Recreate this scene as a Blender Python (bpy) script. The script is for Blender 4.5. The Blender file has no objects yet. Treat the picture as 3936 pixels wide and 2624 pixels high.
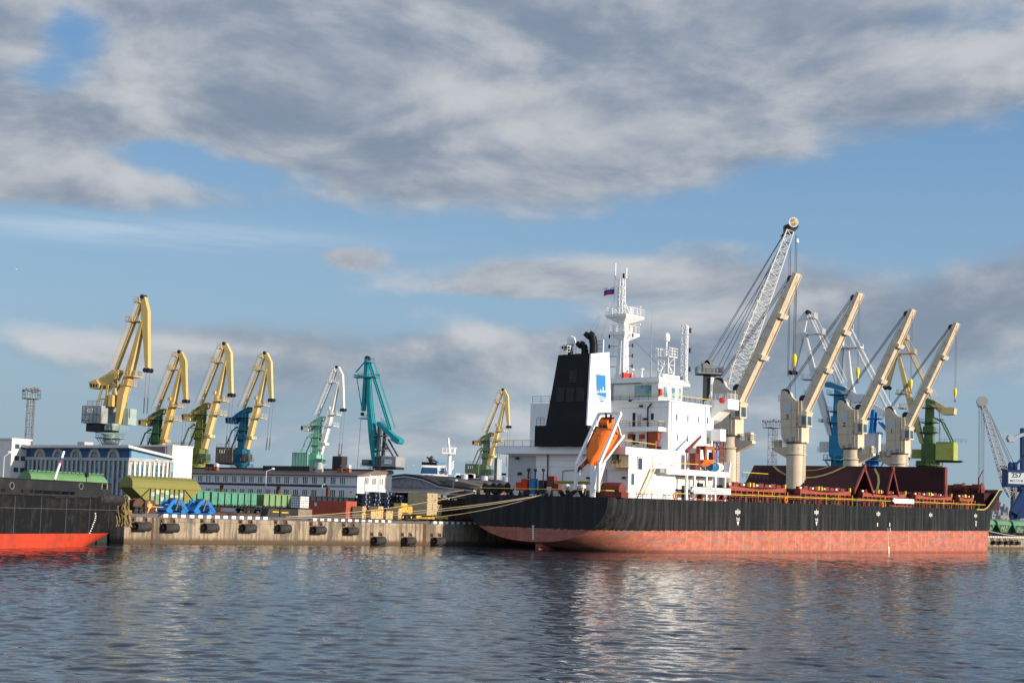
import bpy, math, random
import numpy as np
from mathutils import Matrix, Vector
random.seed(7)
SC = bpy.context.scene
# ------------------------------------------------------------------ camera
FS, W0, H0 = 5857., 3936., 2624.          # focal length and size of the photograph in its own pixels
PITCH, ROLL, EYE = math.radians(4.4), math.radians(1.95), 5.66
SHIFT = 214.568
V = lambda *a: np.array(a, float)
cF = V(0, math.cos(PITCH), math.sin(PITCH)); _u = V(0, -math.sin(PITCH), math.cos(PITCH)); _r = V(1, 0, 0)
cR = math.cos(ROLL)*_r + math.sin(ROLL)*_u; cU = math.cos(ROLL)*_u - math.sin(ROLL)*_r
EYEP = V(0, 0, EYE)
cam = bpy.data.cameras.new('camera'); camo = bpy.data.objects.new('camera', cam); SC.collection.objects.link(camo)
camo.matrix_world = Matrix(((cR[0], cU[0], -cF[0], 0), (cR[1], cU[1], -cF[1], 0), (cR[2], cU[2], -cF[2], EYE), (0, 0, 0, 1)))
cam.sensor_width = 36; cam.lens = FS/W0*36; cam.shift_y = SHIFT/W0; cam.clip_end = 30000; cam.clip_start = .5
SC.camera = camo
# ------------------------------------------------------------------ light
SUN_EL, SUN_AZ = math.radians(10.5), math.radians(121)     # azimuth from +Y (the view) towards +X
sd = V(math.sin(SUN_AZ)*math.cos(SUN_EL), math.cos(SUN_AZ)*math.cos(SUN_EL), math.sin(SUN_EL))
sun = bpy.data.lights.new('sun', 'SUN'); sun.energy = 5.0; sun.angle = math.radians(.5); sun.color = (1, .87, .70)
so = bpy.data.objects.new('sun', sun); SC.collection.objects.link(so)
so.rotation_euler = Vector(-sd).to_track_quat('-Z', 'Y').to_euler(); so.location = (200, 0, 200)
SC.view_settings.view_transform = 'Standard'; SC.view_settings.look = 'None'; SC.view_settings.exposure = .3; SC.view_settings.gamma = 1
# ------------------------------------------------------------------ node helper
class NT:
    def __init__(s, tree): s.t = tree; s.n = tree.nodes; s.l = tree.links
    def node(s, typ, **kw):
        n = s.n.new(typ)
        for k, v in kw.items(): setattr(n, k, v)
        return n
    def put(s, sock, v):
        if hasattr(v, 'is_output'): s.l.new(v, sock)
        elif v is not None:
            if sock.type == 'RGBA' and len(v) == 3: v = (*v, 1)
            sock.default_value = v
    def m(s, op, a, b=None, c=None, clamp=False):
        n = s.node('ShaderNodeMath', operation=op, use_clamp=clamp); s.put(n.inputs[0], a)
        if b is not None: s.put(n.inputs[1], b)
        if c is not None: s.put(n.inputs[2], c)
        return n.outputs[0]
    def add(s, a, b): return s.m('ADD', a, b)
    def mul(s, a, b): return s.m('MULTIPLY', a, b)
    def sub(s, a, b): return s.m('SUBTRACT', a, b)
    def ss(s, v, a, b, x=0., y=1.):
        n = s.node('ShaderNodeMapRange', interpolation_type='SMOOTHSTEP'); s.put(n.inputs[0], v)
        for i, q in enumerate((a, b, x, y)): n.inputs[i+1].default_value = q
        return n.outputs[0]
    def mix(s, f, a, b, mode='MIX'):
        n = s.node('ShaderNodeMix', data_type='RGBA', blend_type=mode); s.put(n.inputs[0], f); s.put(n.inputs[6], a); s.put(n.inputs[7], b)
        return n.outputs[2]
    def noise(s, vec, scale, detail=4, rough=.55, dist=0.):
        n = s.node('ShaderNodeTexNoise'); s.put(n.inputs['Vector'], vec)
        n.inputs['Scale'].default_value = scale; n.inputs['Detail'].default_value = detail; n.inputs['Roughness'].default_value = rough; n.inputs['Distortion'].default_value = dist
        return n.outputs[0]
    def comb(s, x, y, z):
        n = s.node('ShaderNodeCombineXYZ'); s.put(n.inputs[0], x); s.put(n.inputs[1], y); s.put(n.inputs[2], z); return n.outputs[0]
    def sep(s, v):
        n = s.node('ShaderNodeSeparateXYZ'); s.put(n.inputs[0], v); return n.outputs
    def scale(s, v, x, y, z):
        n = s.node('ShaderNodeMapping'); s.put(n.inputs[0], v); n.inputs['Scale'].default_value = (x, y, z); return n.outputs[0]
# ------------------------------------------------------------------ sky with clouds (by direction only)
world = bpy.data.worlds.new('World'); SC.world = world; world.use_nodes = True
nt = NT(world.node_tree); nt.n.clear()
sky = nt.node('ShaderNodeTexSky', sky_type='NISHITA'); sky.sun_disc = False; sky.sun_elevation = SUN_EL; sky.sun_rotation = SUN_AZ
sky.air_density = 1.0; sky.dust_density = .6; sky.ozone_density = 1.6
tc = nt.node('ShaderNodeTexCoord').outputs['Generated']
X, Y, Z = nt.sep(tc)[:3]
az = nt.m('ARCTAN2', X, Y); el = nt.m('ARCSINE', Z)
def fbm(dx, dz, sx, sz, scale, detail, rough, dist=0., seed=0.):
    v = nt.comb(nt.mul(nt.add(az, dx), sx), seed, nt.mul(nt.add(el, dz), sz)); return nt.noise(v, scale, detail, rough, dist)
def gauss(ca, ce, ra, re, amp):
    a = nt.mul(nt.sub(az, ca), 1/ra); e = nt.mul(nt.sub(el, ce), 1/re)
    q = nt.add(nt.mul(a, a), nt.mul(e, e)); return nt.mul(nt.m('POWER', 2.718, nt.mul(q, -1)), amp)
n1 = fbm(.0, .0, 6, 13, 1., 8, .56, .3, 1.3)
n1b = fbm(.010, .014, 6, 13, 1., 8, .56, .3, 1.3)
n2 = fbm(.3, .1, 5, 9, 1., 5, .52, .3, 7.7)
pxl = lambda x, y: ((x-1968)/FS, (1977.5+.034*(x-1968)-y)/FS)
elb = nt.add(.180, nt.mul(nt.m('MAXIMUM', nt.sub(az, .06), 0), .25))
M = nt.mul(nt.ss(nt.sub(el, elb), -.022, .045), .95)
for g in ((-.295, .290, .026, .024, -.72), (-.31, .262, .04, .014, -.45), (-.19, .212, .05, .011, -.65), (-.235, .224, .04, .010, -.6), (-.27, .216, .03, .010, -.4), (-.15, .175, .05, .02, -.3), (-.30, .195, .13, .022, .35),
          (.25, .125, .17, .045, .85), (.33, .16, .07, .04, .5), (.04, .158, .12, .014, .95), (-.02, .147, .05, .006, .5), (-.110, .164, .022, .008, .95), (.12, .178, .04, .010, .5),
          (-.22, .100, .22, .022, .75), (.03, .105, .10, .022, .55), (.0, .05, .5, .035, .5), (-.31, .127, .05, .006, .35), (.22, .205, .12, .022, -.3)):
    M = nt.add(M, gauss(*g))
D = nt.add(M, nt.mul(nt.sub(n1, .5), 2.1))
cov = nt.ss(D, .28, .80)
wisp = nt.mul(gauss(-.25, .171, .14, .009, 1.6), nt.ss(fbm(0, 0, 5, 60, 1., 5, .6, .2, 3.), .3, .7))
n3 = fbm(.7, .2, 12, 19, 1., 7, .6, .5, 4.4)
thick = nt.ss(D, .55, 1.5)
bright = nt.add(nt.mul(nt.sub(n1, n1b), 4.0), nt.add(nt.mul(nt.sub(n2, .5), 1.0), nt.mul(nt.sub(n3, .5), .6)))
bright = nt.add(bright, nt.add(.40, nt.mul(thick, -.16)))
for x, y, rx, ry, a in ((280, 140, 300, 120, .3), (540, 400, 160, 130, .5), (130, 380, 200, 90, .3), (600, 740, 260, 60, .3), (250, 720, 300, 60, .25), (1750, 290, 300, 130, .25), (2150, 540, 260, 70, .3), (2950, 480, 420, 110, .25), (3700, 330, 300, 110, .2), (1600, 800, 260, 50, .35),
                        (950, 420, 420, 170, -.30), (1250, 130, 400, 110, -.12), (2650, 260, 420, 130, -.25), (3600, 110, 400, 90, -.12), (350, 560, 350, 90, -.18), (3450, 1230, 480, 190, -.42), (3000, 1420, 420, 170, -.30), (1300, 1500, 500, 160, -.22), (3350, 945, 420, 30, .6), (3830, 890, 130, 40, .7), (2200, 990, 420, 40, .3), (300, 1310, 450, 34, .6), (800, 1350, 300, 24, .4), (100, 1560, 300, 30, .4), (1800, 1270, 200, 40, .35), (600, 1480, 700, 110, -.1), (1700, 1750, 400, 30, .3)):
    bright = nt.add(bright, gauss(*pxl(x, y), rx/FS, ry/FS, a))
bright = nt.ss(bright, -.25, 1.15)
low = nt.ss(el, .16, .0)
dark = nt.mix(low, (.225, .278, .362), (.25, .325, .41)); light = nt.mix(low, (.57, .585, .605), (.60, .63, .66))
ccol = nt.mix(bright, dark, light)
skyc = nt.mix(1., sky.outputs[0], (.12, .12, .12), 'MULTIPLY')
hz = nt.ss(el, .17, .0)
up = nt.ss(el, .12, .34); skyc = nt.mix(.72, skyc, nt.mix(up, (.27, .45, .665), (.14, .32, .62)))
skyc = nt.mix(nt.mul(hz, .9), skyc, (.31, .42, .50))
col = nt.mix(nt.mul(wisp, .75), skyc, (.42, .56, .70))
col = nt.mix(nt.mul(cov, .93), col, ccol)
col = nt.mix(nt.mul(nt.ss(el, .37, .62), .9), col, nt.mix(1., col, (.50, .60, .76), 'MULTIPLY'))
rear = nt.m('MAXIMUM', nt.ss(az, -.55, -1.4), nt.ss(az, .6, 1.3))     # sky out of view raised to fill shaded faces, as bright clouds would
col = nt.mix(rear, col, nt.mix(1., col, (2.0, 1.9, 1.82), 'MULTIPLY'))
bg = nt.node('ShaderNodeBackground'); nt.put(bg.inputs[0], col); bg.inputs[1].default_value = .82
nt.l.new(bg.outputs[0], nt.node('ShaderNodeOutputWorld').inputs[0])
# ------------------------------------------------------------------ materials
MATS = {}
def mat(name, col, rough=.55, dirt=.18, sc=.35, rust=0., streak=0., metal=0., bump=0., spec=.15, dirtcol=None):
    if name in MATS: return MATS[name]
    m = bpy.data.materials.new(name); m.use_nodes = True; t = NT(m.node_tree); b = t.n['Principled BSDF']; MATS[name] = m
    co = t.node('ShaderNodeTexCoord').outputs['Object']; c = (*col, 1)
    n = t.noise(co, sc, 6, .65)
    d = dirtcol or tuple(x*.45 for x in col)
    k = t.mix(t.mul(t.ss(n, .42, .72), dirt*2.2), c, (*d, 1))
    if streak:
        s = t.noise(t.scale(co, 1.3, 1.3, .07), 1.1, 5, .6); k = t.mix(t.mul(t.ss(s, .52, .74), streak), k, (*d, 1))
    if rust:
        r = t.noise(t.scale(co, 1, 1, .35), .9, 6, .7); k = t.mix(t.mul(t.ss(r, .60, .70), rust), k, (.16, .055, .02, 1))
    t.put(b.inputs['Base Color'], k)
    b.inputs['Roughness'].default_value = rough; b.inputs['Metallic'].default_value = metal; b.inputs['Specular IOR Level'].default_value = spec
    if bump:
        bn = t.node('ShaderNodeBump'); bn.inputs['Strength'].default_value = bump; bn.inputs['Distance'].default_value = .05; t.put(bn.inputs['Height'], t.noise(co, sc*8, 4, .6)); t.put(b.inputs['Normal'], bn.outputs[0])
    return m
def glass(name, col=(.02, .035, .045), rough=.06):
    if name in MATS: return MATS[name]
    m = bpy.data.materials.new(name); m.use_nodes = True; t = NT(m.node_tree); b = t.n['Principled BSDF']; MATS[name] = m
    co = t.node('ShaderNodeTexCoord').outputs['Object']
    t.put(b.inputs['Base Color'], t.mix(t.ss(t.noise(co, .6, 2), .4, .6), (*col, 1), (*[x*2.2 for x in col], 1)))
    b.inputs['Roughness'].default_value = rough; b.inputs['Specular IOR Level'].default_value = .6; return m
# ------------------------------------------------------------------ frames: a place in the world with its own axes
class Fr:
    def __init__(s, O, X=(1, 0, 0), Y=(0, 1, 0), Z=(0, 0, 1)):
        s.O = V(*O); s.A = np.array([V(*X), V(*Y), V(*Z)])
    def w(s, p): return s.O + V(*p) @ s.A
    def l(s, P): return s.A @ (V(*P)-s.O)
    def pix(s, sx, sy, ax, val):
        d = cF + cR*(sx-W0/2)/FS + cU*(H0/2+SHIFT-sy)/FS
        n = s.A[ax]; P0 = s.O + n*val
        return s.l(EYEP + d*((P0-EYEP) @ n)/(d @ n))
    def at(s, p): return Fr(s.w(p), *s.A)
    def mat(s): return Matrix([[s.A[j][i] for j in range(3)]+[s.O[i]] for i in range(3)]+[[0, 0, 0, 1]])
def head(O, ang):      # a frame on level ground, local x turned ang degrees from world X
    a = math.radians(ang); return Fr(O, (math.cos(a), math.sin(a), 0), (-math.sin(a), math.cos(a), 0))
def wpix(sx, sy, D): return Fr((0, 0, 0)).pix(sx, sy, 1, D)
# ------------------------------------------------------------------ mesh builder
def unit(v): return v/max(1e-9, np.linalg.norm(v))
class MB:
    def __init__(s): s.v = []; s.f = []; s.k = []
    def add(s, vs, fs):
        o = len(s.v); s.k.append((o, len(s.f))); s.v += [tuple(map(float, p)) for p in vs]; s.f += [tuple(i+o for i in f) for f in fs]; s.n = len(s.f); return s
    def box(s, lo, hi):
        (a, b, c), (d, e, f) = lo, hi
        return s.add([(a, b, c), (d, b, c), (d, e, c), (a, e, c), (a, b, f), (d, b, f), (d, e, f), (a, e, f)],
                     [(3, 2, 1, 0), (4, 5, 6, 7), (0, 1, 5, 4), (1, 2, 6, 5), (2, 3, 7, 6), (3, 0, 4, 7)])
    def prism(s, poly, ext):
        n = len(poly); P = [V(*p) for p in poly]; e = V(*ext)
        return s.add(P+[p+e for p in P], [tuple(range(n))[::-1], tuple(range(n, 2*n))]+[(i, (i+1) % n, n+(i+1) % n, n+i) for i in range(n)])
    def bar(s, p, q, w, h=None, up=(0, 0, 1), w2=None, h2=None):
        p, q = V(*p), V(*q); h = h or w; w2 = w2 or w; h2 = h2 or h; d = unit(q-p); u = V(*up)
        if abs(d @ u) > .98: u = V(1, 0, 0)
        x = unit(np.cross(d, u)); y = np.cross(x, d)
        r = [p+x*i*w/2+y*j*h/2 for i, j in ((-1, -1), (1, -1), (1, 1), (-1, 1))]+[q+x*i*w2/2+y*j*h2/2 for i, j in ((-1, -1), (1, -1), (1, 1), (-1, 1))]
        return s.add(r, [(3, 2, 1, 0), (4, 5, 6, 7), (0, 1, 5, 4), (1, 2, 6, 5), (2, 3, 7, 6), (3, 0, 4, 7)])
    def tube(s, p, q, r, n=6, r2=None):
        p, q = V(*p), V(*q); r2 = r if r2 is None else r2; d = unit(q-p); u = V(0, 0, 1) if abs(d[2]) < .9 else V(1, 0, 0)
        x = unit(np.cross(d, u)); y = np.cross(x, d); C = [(math.cos(2*math.pi*i/n), math.sin(2*math.pi*i/n)) for i in range(n)]
        return s.add([p+(x*a+y*b)*r for a, b in C]+[q+(x*a+y*b)*r2 for a, b in C],
                     [(i, (i+1) % n, n+(i+1) % n, n+i) for i in range(n)]+[tuple(range(n))[::-1], tuple(range(n, 2*n))])
    def path(s, pts, r, n=5):
        for a, b in zip(pts, pts[1:]): s.tube(a, b, r, n)
        return s
    def lathe(s, prof, c=(0, 0, 0), n=16, axis=2):
        vs = []; c = V(*c); k = len(prof)
        for i in range(n):
            a = 2*math.pi*i/n
            for r, z in prof:
                p = [r*math.cos(a), r*math.sin(a), z]; p = p if axis == 2 else ([p[2], p[0], p[1]] if axis == 0 else [p[1], p[2], p[0]]); vs.append(c+V(*p))
        fs = [(i*k+j, ((i+1) % n)*k+j, ((i+1) % n)*k+j+1, i*k+j+1) for i in range(n) for j in range(k-1)]
        return s.add(vs, fs+[tuple(i*k for i in range(n))[::-1], tuple(i*k+k-1 for i in range(n))])
    def rail(s, pts, h=1.05, step=1.8, r=.035, mids=2, up=(0, 0, 1), top=True):
        u = V(*up)
        for a, b in zip(pts, pts[1:]):
            a, b = V(*a), V(*b); L = np.linalg.norm(b-a); k = max(1, round(L/step))
            for i in range(k+1): p = a+(b-a)*i/k; s.tube(p, p+u*h, r, 4)
            for j in range(1, mids+1): s.tube(a+u*h*j/(mids+1), b+u*h*j/(mids+1), r*.7, 4)
            if top: s.tube(a+u*h, b+u*h, r, 4)
        return s
    def ladder(s, p, q, w=.5, side=(1, 0, 0), step=.35, r=.03):
        p, q, x = V(*p), V(*q), V(*side)*w/2; s.tube(p-x, q-x, r, 4); s.tube(p+x, q+x, r, 4); k = max(1, int(np.linalg.norm(q-p)/step))
        for i in range(1, k): c = p+(q-p)*i/k; s.tube(c-x, c+x, r*.8, 4)
        return s
    def truss(s, p, q, w0, w1, bays, r, up=(0, 1, 0), rb=None):
        p, q = V(*p), V(*q); rb = rb or r*.55; d = unit(q-p); x = unit(np.cross(d, V(*up))); y = np.cross(x, d)
        R = []
        for i in range(bays+1):
            t = i/bays; w = (w0+(w1-w0)*t)/2; c = p+(q-p)*t; R.append([c+x*w*a+y*w*b for a, b in ((-1, -1), (1, -1), (1, 1), (-1, 1))])
        for k in range(4): s.tube(R[0][k], R[-1][k], r, 5)
        for i in range(bays):
            for k in range(4):
                j = (k+1) % 4; a, b = (k, j) if (i+k) % 2 else (j, k); s.tube(R[i][a], R[i+1][b], rb, 4); s.tube(R[i+1][k], R[i+1][j], rb, 4)
        return s
    def parts(s):          # which shapes of this mesh stand far apart from the others
        n = len(s.k)
        if n < 2 or n > 700 or s.k[0][0] != 0 or len(s.f) != s.n: return None
        e = [k[0] for k in s.k[1:]]+[len(s.v)]; P = np.array(s.v); lo = np.array([P[a[0]:b].min(0) for a, b in zip(s.k, e)]); hi = np.array([P[a[0]:b].max(0) for a, b in zip(s.k, e)]); z = (hi-lo).max(1)
        g = np.maximum(0, np.maximum(lo[:, None]-hi[None], lo[None]-hi[:, None])); near = np.sqrt((g**2).sum(2)) <= np.maximum(.02, .5*np.maximum(z[:, None], z[None]))
        lab = -np.ones(n, int); c = 0
        for i in range(n):
            if lab[i] >= 0: continue
            st = [i]; lab[i] = c
            while st:
                j = st.pop(); q = np.nonzero(near[j] & (lab < 0))[0]; lab[q] = c; st += list(q)
            c += 1
        return (lab, c) if 1 < c <= 60 else None
    def build(s, name, m, parent=None, smooth=False):
        got = s.parts() if parent is not None and not isinstance(parent, Fr) else None
        if got:
            lab, c = got; ev = [k[0] for k in s.k[1:]]+[len(s.v)]; ef = [k[1] for k in s.k[1:]]+[len(s.f)]; first = None
            for q in range(c):
                b = MB()
                for i in np.nonzero(lab == q)[0]: o = len(b.v)-s.k[i][0]; b.v += s.v[s.k[i][0]:ev[i]]; b.f += [tuple(x+o for x in f) for f in s.f[s.k[i][1]:ef[i]]]
                ob1 = b.build(name, m, parent, smooth); first = first or ob1
            return first
        me = bpy.data.meshes.new(name); me.from_pydata(s.v, [], s.f); me.materials.append(m)
        if smooth:
            me.polygons.foreach_set('use_smooth', [True]*len(me.polygons))
            try: me.set_sharp_from_angle(angle=math.radians(40))
            except Exception: pass
        o = bpy.data.objects.new(name, me); SC.collection.objects.link(o)
        if isinstance(parent, Fr): o.matrix_world = parent.mat()
        elif parent is not None: o.parent = parent
        return o
def tag(o, label, cat=None, group=None, kind=None):
    if label: o['label'] = label
    if cat: o['category'] = cat
    if group: o['group'] = group
    if kind: o['kind'] = kind
    return o
def thing(name, fr, label, cat, group=None):
    o = bpy.data.objects.new(name, None); SC.collection.objects.link(o); o.matrix_world = fr.mat(); o.empty_display_size = .5
    return tag(o, label, cat, group)
def copy_tree(o, parent=None):
    c = o.copy(); SC.collection.objects.link(c)
    if parent is not None: c.parent = parent
    for ch in list(o.children): copy_tree(ch, c)
    return c
def text(name, s, pos, x, z, size, m, parent, depth=.01):
    cu = bpy.data.curves.new(name, 'FONT'); cu.body = s; cu.size = size; cu.align_x = 'CENTER'; cu.align_y = 'CENTER'; cu.extrude = depth; cu.offset = size*.012
    t = bpy.data.objects.new(name, cu); SC.collection.objects.link(t); me = bpy.data.meshes.new_from_object(t); bpy.data.objects.remove(t); me.materials.clear(); me.materials.append(m)
    x, z = unit(V(*x)), unit(V(*z)); y = np.cross(x, z); o = bpy.data.objects.new(name, me); SC.collection.objects.link(o)
    M = Matrix([[x[i], z[i], -y[i]*-1, pos[i]] for i in range(3)]+[[0, 0, 0, 1]])
    o.parent = parent; o.matrix_local = M; return o

# ------------------------------------------------------------------ water, quay ground
def water_mat():
    m = bpy.data.materials.new('water'); m.use_nodes = True; t = NT(m.node_tree); b = t.n['Principled BSDF']
    b.inputs['Base Color'].default_value = (.003, .011, .024, 1); b.inputs['Roughness'].default_value = .03; b.inputs['IOR'].default_value = 1.33
    co = t.node('ShaderNodeTexCoord').outputs['Object']
    w = t.noise(t.scale(co, .55, 1.0, 1), .9, 3, .55, .5); r = t.noise(t.scale(co, .6, 1.0, 1), 3.2, 3, .6, .3)
    px, py, pz = t.sep(co)[:3]; patch = t.mul(t.ss(t.noise(t.scale(co, .3, 1.0, 1), .02, 3, .5), .38, .62, .55, 1.3), t.ss(py, 60, 190, .8, 2.6))     # the wind ruffles the middle of the basin more
    bn = t.node('ShaderNodeBump'); bn.inputs['Strength'].default_value = 1.; bn.inputs['Distance'].default_value = 1.; t.put(bn.inputs['Height'], t.mul(t.add(t.mul(w, .035), t.mul(r, .013)), patch))
    t.put(b.inputs['Normal'], bn.outputs[0]); return m
def water():
    # a real wavy surface: crossing wave trains, finer in front where the waves are seen large
    rng = np.random.default_rng(4); ys = np.concatenate([[-300.], 30*np.power(640/30., np.linspace(0, 1, 1150))]); nx = 780
    tx = np.linspace(-1, 1, nx); X = np.outer(np.maximum(60, ys*.62+20), tx); Y = np.repeat(ys[:, None], nx, 1); Zz = np.zeros_like(X); dy = np.gradient(ys)[:, None]; dx = (np.maximum(60, ys*.62+20)*2/nx)[:, None]; cell = np.maximum(dy, dx)
    n = 64; lam = .6*np.power(4.2, rng.random(n)); ang = rng.normal(0, .6, n)+1.45; ph = rng.random(n)*6.28; sl = .09*np.sqrt(2./n)
    for l, a, p in zip(lam, ang, ph):
        k = 2*np.pi/l; f = np.clip(l/cell/2.2-.6, 0, 1); th = k*(np.cos(a)*X+np.sin(a)*Y)+p; Zz += sl/k*f*(np.sin(th)+.25*np.cos(2*th))
    Zz *= np.clip((640-Y)/60, 0, 1)*np.clip((Y-20)/10, 0, 1); Zz[:, 0] = Zz[:, -1] = 0
    nr = len(ys); co = np.stack([X, Y, Zz], -1).reshape(-1, 3); i = np.arange((nr-1)*nx).reshape(nr-1, nx)[:, :-1].ravel(); q = np.stack([i, i+1, i+nx+1, i+nx], 1)
    ex = np.array([(-6000, -300, 0), (6000, -300, 0), (6000, 9000, 0), (-6000, 9000, 0)], float); o = len(co); e = co.reshape(nr, nx, 3)
    me = bpy.data.meshes.new('water'); me.vertices.add(o+4); me.vertices.foreach_set('co', np.concatenate([co, ex]).ravel().astype(np.float32))
    c = [0, nx-1, o-1, o-nx]; left = [r*nx for r in range(nr)]; right = [r*nx+nx-1 for r in range(nr)]; far = list(range(o-nx, o))
    polys = [left+[o+3, o][0:2], right[::-1]+[o+1, o+2][0:2]]; polys = [[o]+left+[o+3], [o+2]+right[::-1]+[o+1], [o+3]+far+[o+2]]
    loops = np.concatenate([q.ravel()]+[np.array(p) for p in polys]).astype(np.int32); st = np.concatenate([np.arange(len(q))*4, len(q)*4+np.cumsum([0]+[len(p) for p in polys[:-1]])]).astype(np.int32)
    me.loops.add(len(loops)); me.loops.foreach_set('vertex_index', loops); me.polygons.add(len(st)); me.polygons.foreach_set('loop_start', st); me.polygons.foreach_set('use_smooth', [True]*len(st)); me.update(calc_edges=True); me.materials.append(water_mat())
    ob_ = bpy.data.objects.new('water', me); SC.collection.objects.link(ob_); tag(ob_, None, kind='structure')
water()
U0, PT = V(.59173, .80614, 0), V(-.80614, .59173, 0)
QF = Fr((-52.06, 209.33, 0), U0, PT)            # quay: x along its edge, y inland, z up from the water
QZ = 4.1
M_conc = None
# ------------------------------------------------------------------ bulk carrier
TR = .0115
uA = U0*math.cos(TR)+V(0, 0, math.sin(TR)); wC = np.cross(uA, PT)
SF = Fr((16.2, 248.4, 9.03), uA, PT, wC)        # x from the transom forward, y to port, z up from the deck edge
BM = 29.6; HB = BM/2
white = mat('white_paint', (.80, .80, .78), .5, .07, .25, rust=.22, streak=.12, dirtcol=(.5, .46, .40))
cream = mat('cream_paint', (.60, .50, .37), .5, .16, .3, rust=.7, streak=.3, dirtcol=(.42, .30, .2))
maroon = mat('maroon_paint', (.17, .042, .035), .6, .2, .4, rust=.2)
maroon_d = mat('dark_maroon_paint', (.055, .018, .020), .6, .25, .3)
redox = mat('red_oxide_paint', (.30, .075, .045), .6, .3, .8, rust=.4)
black = mat('black_paint', (.007, .0075, .009), .5, .3, .4, dirtcol=(.014, .014, .015))
grey = mat('grey_paint', (.30, .31, .32), .55, .2)
dark = mat('dark_steel', (.03, .03, .033), .6, .2)
yellow = mat('yellow_paint', (.72, .50, .05), .5, .15)
orange = mat('orange_gelcoat', (.78, .17, .025), .35, .10, .5)
steel = mat('steel_cable', (.10, .10, .105), .5, .1)
winm = glass('window_glass'); winl = glass('pale_window_glass', (.10, .17, .18), .08)
redp = mat('red_paint', (.5, .04, .02), .5, .1); bluep = mat('blue_drum_plastic', (.03, .16, .32), .4, .1)
def hull_mat():
    m = bpy.data.materials.new('hull_paint'); m.use_nodes = True; t = NT(m.node_tree); b = t.n['Principled BSDF']
    co = t.node('ShaderNodeTexCoord').outputs['Object']; x, y, z = t.sep(co)[:3]
    e = t.add(z, t.mul(t.sub(t.noise(t.scale(co, 1, 1, 1), 1.3, 6, .75), .5), 1.0))
    f = t.ss(e, -5.47, -5.41)
    st = t.noise(t.scale(co, .9, .9, .05), .8, 6, .62); pl = t.noise(t.scale(co, .12, .12, .3), 1.1, 3, .5)
    sp = t.noise(t.scale(co, .5, .5, 1.1), .75, 7, .68); hs = t.noise(t.scale(co, .12, .12, 1.6), 1.2, 6, .7)
    bk = t.mix(t.ss(st, .44, .62), (.008, .009, .010), (.034, .034, .033)); bk = t.mix(t.ss(t.noise(t.scale(co, 3.0, 3.0, .06), .8, 4, .6), .58, .68, 0, .7), bk, (.055, .052, .048)); bk = t.mix(t.ss(pl, .5, .62, 0, .5), bk, (.016, .017, .019))
    bk = t.mix(t.ss(t.noise(t.scale(co, 2.2, 2.2, .04), .5, 3, .5), .66, .72, 0, .7), bk, (.13, .085, .04))
    rd = t.mix(t.ss(sp, .42, .58), (.47, .155, .11), (.32, .105, .075)); rd = t.mix(t.ss(hs, .53, .62, 0, .7), rd, (.22, .13, .11)); rd = t.mix(t.ss(t.noise(t.scale(co, 1.4, 1.4, .08), .9, 6, .65), .55, .64, 0, .6), rd, (.50, .25, .17))
    rd = t.mix(t.ss(st, .62, .74, 0, .6), rd, (.55, .25, .16)); rd = t.mix(t.ss(t.noise(t.scale(co, .2, .2, 1.4), 1.3, 8, .72), .66, .70, 0, .6), rd, (.50, .32, .25))
    bl_ = t.noise(t.scale(co, .10, .10, .9), .9, 9, .74); rd = t.mix(t.ss(bl_, .52, .58, 0, .65), rd, (.27, .16, .14)); wl_ = t.add(t.add(z, t.mul(x, .0115)), t.mul(sp, .5)); rd = t.mix(t.ss(wl_, -8.1, -8.55, 0, .75), rd, (.16, .06, .045)); rd = t.mix(t.ss(t.noise(t.scale(co, 2.0, 2.0, .05), .45, 4, .6), .57, .64, 0, .8), rd, (.38, .16, .05))
    px_ = t.m('LESS_THAN', t.m('FRACT', t.mul(x, 1/9.)), .010); pz_ = t.m('LESS_THAN', t.m('FRACT', t.mul(z, 1/2.3)), .02)
    seam = t.m('MAXIMUM', px_, pz_); bk = t.mix(t.mul(seam, .45), bk, (.05, .05, .05)); rd = t.mix(t.mul(seam, .3), rd, (.22, .09, .07))
    pan = t.noise(t.comb(t.m('FLOOR', t.mul(x, 1/9.)), 0, t.m('FLOOR', t.mul(z, 1/2.3))), 5., 0); bk = t.mix(t.ss(pan, .45, .62, 0, .5), bk, (.03, .032, .034))
    sc_ = t.noise(t.scale(co, .25, .25, 3.0), 1.6, 7, .7); bk = t.mix(t.ss(sc_, .66, .72, 0, .6), bk, (.12, .115, .11))
    rd = t.mix(t.ss(z, -9.6, -11.0, 0, .30), rd, (.36, .075, .055))
    t.put(b.inputs['Base Color'], t.mix(f, rd, bk)); b.inputs['Roughness'].default_value = .6; b.inputs['Specular IOR Level'].default_value = .08
    bn = t.node('ShaderNodeBump'); bn.inputs['Strength'].default_value = .25; bn.inputs['Distance'].default_value = .08
    t.put(bn.inputs['Height'], t.noise(t.scale(co, .22, .3, .3), 1.6, 2, .4)); t.put(b.inputs['Normal'], bn.outputs[0]); return m
ship = thing('bulk_carrier', SF, 'large bulk carrier with black and red hull, white deckhouse and four cream cranes', 'cargo ship')
NR = 22
def sheer(a): return 5.5*min(1, max(0, (a-181)/12.5))
def bow(s, c):          # s 0..1 along the curved fore end, returns (a, share of the half breadth)
    k = min(1, max(0, (c+2)/7.5)); n = 2.1+1.1*k; tip = 203+1.0*min(0, c+2)*.15+7*max(0, c/5.5)
    s = math.sin(s*math.pi/2); return 174+(tip-174)*s, max(0., 1-s**n)**(1/n)
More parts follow.
